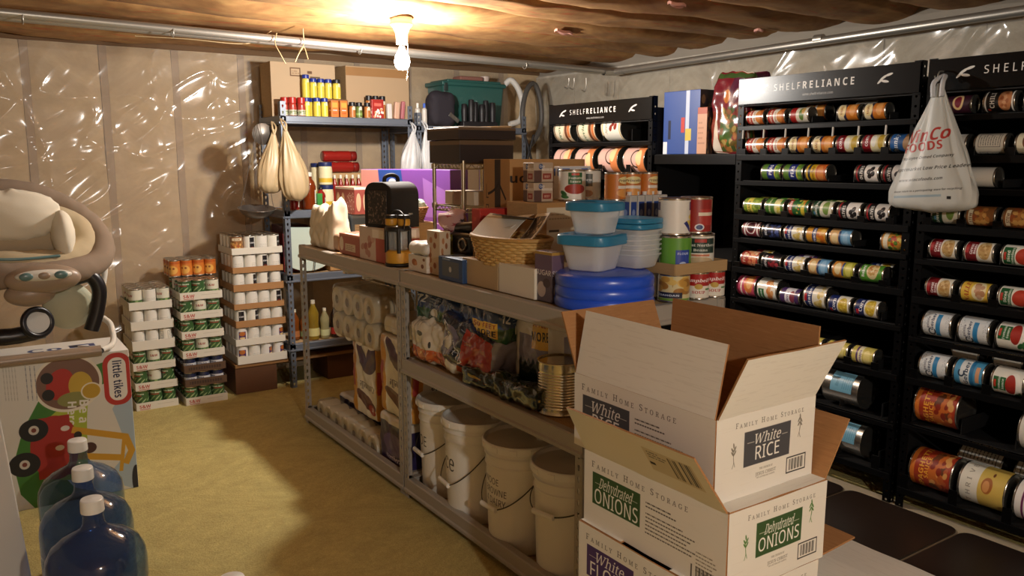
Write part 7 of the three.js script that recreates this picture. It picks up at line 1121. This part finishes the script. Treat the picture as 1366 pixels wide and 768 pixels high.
  const top = atlasA.add(320, 160, (g, w, h) => { fill(g, '#dbd8cf', -2, -2, w + 4, h + 4); txt(g, 'Co', w * 0.62, h * 0.42, 46, '#3a4a74', 'sans-serif', 'bold'); fill(g, '#2a3a6a', w * 0.74, h * 0.3, 40, 30); fill(g, '#e6e6e6', w * 0.78, h * 0.36, 18, 16); scribble(g, w * 0.7, h * 0.8, 70, 2, 9, '#5a6a8a'); });
  const pl = atlasA.add(8, 8, (g, w, h) => fill(g, '#d5d2c8', -1, -1, w + 2, h + 2));
  cartonThing('toy_carton', 'large white toy carton with red and yellow ride-on car print, beside the jugs', 'carton', { x: 0.151, y: CT / 2, z: CZ - 0.16, w: 0.802, h: CT, d: 0.32 }, [pl, pl, { ...top }, pl, front, pl], { rough: 0.5 });
  // leaning white panel box at the very edge
  const q = thing('foam_block', 'plain white foam slab standing before the toy carton', 'foam slab', [0.02, 0, -3.1], 0.28); part(q, 'slab', at(rbox(0.3, 0.62, 0.05, 0.006, -0.08, 0.31, 0), 0, 0, 0, -0.1, 0, 0.05), std(0xcfcac0, 0.7));
}
{ // baby swing seat on top of the carton, cut by the picture edge
  const B = CT, z = -3.93, C = (px, py, dz = 0) => onZ(px, py, z + dz);
  const t = thing('baby_swing', 'taupe and cream padded baby swing seat on top of the toy carton', 'baby swing');
  const taupe = std(0x8a7866, 0.95), cream = std(0xe2dac6, 0.95), plast = phys(0x9a8672, 0.38, { clearcoat: 0.3 }), blackP = phys(0x17161a, 0.35, { clearcoat: 0.3 }), teal = phys(0x5c7c7c, 0.3, { clearcoat: 0.4 }), white = phys(0xdcd8cc, 0.35, { clearcoat: 0.3 });
  const lump = (g, k, a) => smooth(warp(g, (v) => { const n = noise.noise(v.x * 28, v.y * 28, v.z * 28 + k); v.addScaledVector(v.clone().normalize(), 0); v.x += n * a; v.y += noise.noise(v.x * 22 + 5, v.y * 22, k) * a; }));
  // padded rim: arc from the front left, round the right side and up behind
  const rim = [C(-70, 372, 0.14), C(20, 368, 0.17), C(80, 364, 0.15), C(125, 352, 0.06), C(136, 330, -0.02), C(122, 303, -0.1), C(90, 278, -0.14), C(50, 262, -0.15), C(0, 255, -0.15), C(-70, 262, -0.15)];
  part(t, 'padded_rim', lump(tube(rim, 0.052, 90, 16), 1, 0.006), taupe, 'taupe plush rim');
  // cushion surface within
  const inner = [C(-60, 352, 0.1), C(30, 350, 0.11), C(90, 345, 0.06), C(112, 325, -0.02), C(100, 300, -0.07), C(50, 285, -0.09), C(-60, 285, -0.09)];
  part(t, 'seat_cushion', lump(tube(inner, 0.05, 70, 14), 3, 0.006), std(0xb7a686, 0.95), 'beige seat cushion');
  const head = C(15, 288, 0.02); const hg = new THREE.SphereGeometry(1, 32, 24); part(t, 'head_support', lump(hg.scale(0.185, 0.11, 0.07), 5, 0.014).translate(head.x, head.y, head.z), cream, 'cream plush head support');
  const wing = C(84, 312, 0.05); part(t, 'side_bolster', lump(new THREE.SphereGeometry(1, 24, 18).scale(0.045, 0.1, 0.09), 8, 0.004).translate(wing.x, wing.y, wing.z), cream, 'cream side bolster');
  const back = C(20, 318, -0.02); part(t, 'seat_back', lump(new THREE.SphereGeometry(1, 24, 18).scale(0.22, 0.11, 0.07), 9, 0.006).translate(back.x, back.y, back.z), std(0xb5a488, 0.95), 'beige quilted back');
  const inn = C(20, 342, 0.12); part(t, 'piping', tube([C(-60, 345, 0.14), C(20, 346, 0.16), C(80, 341, 0.13)], 0.006, 30, 8), teal);
  // control housing under the rim
  const cp = C(58, 372, 0.22); const house = part(t, 'control_housing', lump(new THREE.SphereGeometry(1, 36, 24).scale(0.135, 0.06, 0.05), 2, 0.001).translate(cp.x, cp.y, cp.z), plast);
  const face = part(t, 'control_panel', new THREE.SphereGeometry(1, 30, 18).scale(0.1, 0.024, 0.03).translate(cp.x, cp.y + 0.018, cp.z + 0.032), white);
  for (const [dx, r] of [[-0.062, 0.02], [0, 0.018], [0.058, 0.02]]) part(face, 'button', new THREE.SphereGeometry(r, 18, 12).scale(1.2, 0.8, 0.4).translate(cp.x + dx, cp.y + 0.02, cp.z + 0.06), dx ? teal : plast);
  const lob = C(40, 392, 0.2); part(t, 'housing_base', new THREE.SphereGeometry(1, 28, 20).scale(0.09, 0.05, 0.05).translate(lob.x, lob.y, lob.z), plast);
  // frame: black arch, ring and legs, white side rail, taupe foot
  part(t, 'frame_arch', tube([C(98, 372, 0.1), C(120, 368, 0.1), C(132, 385, 0.1), C(130, 412, 0.1), C(122, 440, 0.1)], 0.03, 40, 12), blackP);
  part(t, 'swing_arm', tube([C(-40, 382, 0.16), C(10, 376, 0.18), C(40, 374, 0.18)], 0.02, 24, 10), blackP);
  const rg = C(50, 430, 0.16); part(t, 'hub_ring', at(new THREE.TorusGeometry(0.055, 0.012, 12, 36), rg.x, rg.y, rg.z, -0.2, 0.4), blackP);
  part(t, 'hub_disc', at(cyl(0.045, 0.045, 0.01, 28), rg.x, rg.y, rg.z - 0.01, PI / 2 - 0.2, 0.0, 0), std(0xb4b0a6, 0.4));
  part(t, 'leg_shroud', lump(tube([C(-40, 452, 0.12), C(20, 448, 0.12), C(58, 440, 0.1)], 0.035, 24, 10), 4, 0.004), blackP);
  part(t, 'front_panel', at(lump(new THREE.SphereGeometry(1, 24, 18).scale(0.1, 0.1, 0.035), 6, 0.004), C(92, 408, 0.04).x, C(92, 408, 0.04).y, C(92, 408, 0.04).z), std(0xb9b79a, 0.6), 'pale printed panel');
  part(t, 'side_rail', tube([C(132, 330, 0.0), C(140, 355, 0.02), C(136, 385, 0.04), C(128, 410, 0.08)], 0.012, 30, 10), white);
  const foot = [C(-60, 472, 0.2), C(0, 466, 0.2), C(60, 466, 0.2), C(110, 462, 0.2), C(134, 458, 0.2)]; foot.forEach((q) => { q.y = B + 0.024; });
  part(t, 'foot_tube', tube(foot, 0.023, 40, 12), plast);
  const f2 = [foot[4].clone(), C(150, 450, 0.1), C(148, 434, 0.0), C(138, 424, -0.06)]; f2[0].y = B + 0.024; f2[1].y = B + 0.03; part(t, 'foot_end', tube(f2, 0.013, 30, 10), white);
}
{ // blue water jugs
  const jugMat = phys(0xa9c0e2, 0.07, { transmission: 0.96, thickness: 0, ior: 1.45 }), capM = phys(0xe4e1d8, 0.35, { clearcoat: 0.2 });
  const prof = [[0, 0.01], [0.1, 0], [0.125, 0.008], [0.134, 0.03], [0.134, 0.07], [0.128, 0.078], [0.134, 0.086], [0.134, 0.15], [0.128, 0.158], [0.134, 0.166], [0.134, 0.225], [0.128, 0.233], [0.134, 0.241], [0.134, 0.30], [0.13, 0.33], [0.115, 0.36], [0.085, 0.385], [0.055, 0.4], [0.036, 0.412], [0.029, 0.425], [0.027, 0.45], [0.03, 0.453], [0.03, 0.46], [0.027, 0.463], [0.027, 0.48]];
  const jg = lathe(prof, 48), cg = lathe([[0.0305, 0.458], [0.0315, 0.46], [0.0305, 0.492], [0.028, 0.497], [0, 0.498]], 28);
  [[0.236, -2.485, 'blue water jug with white cap, first of the row by the toy carton'], [0.244, -2.765, 'blue water jug with white cap, middle of the row by the toy carton'], [0.262, -3.06, 'blue water jug with white cap, last of the row against the toy carton'], [0.443, -1.81, 'blue water jug standing apart in the aisle, only its white cap showing']].forEach(([x, z, l], i) => { const t = thing('water_jug', l, 'water jug', [x, 0.0, z], i); part(t, 'jug', jg, jugMat, 'translucent blue plastic'); part(t, 'cap', cg, capM); });
}
texA.needsUpdate = texB.needsUpdate = true;
renderer.render(scene, camera);
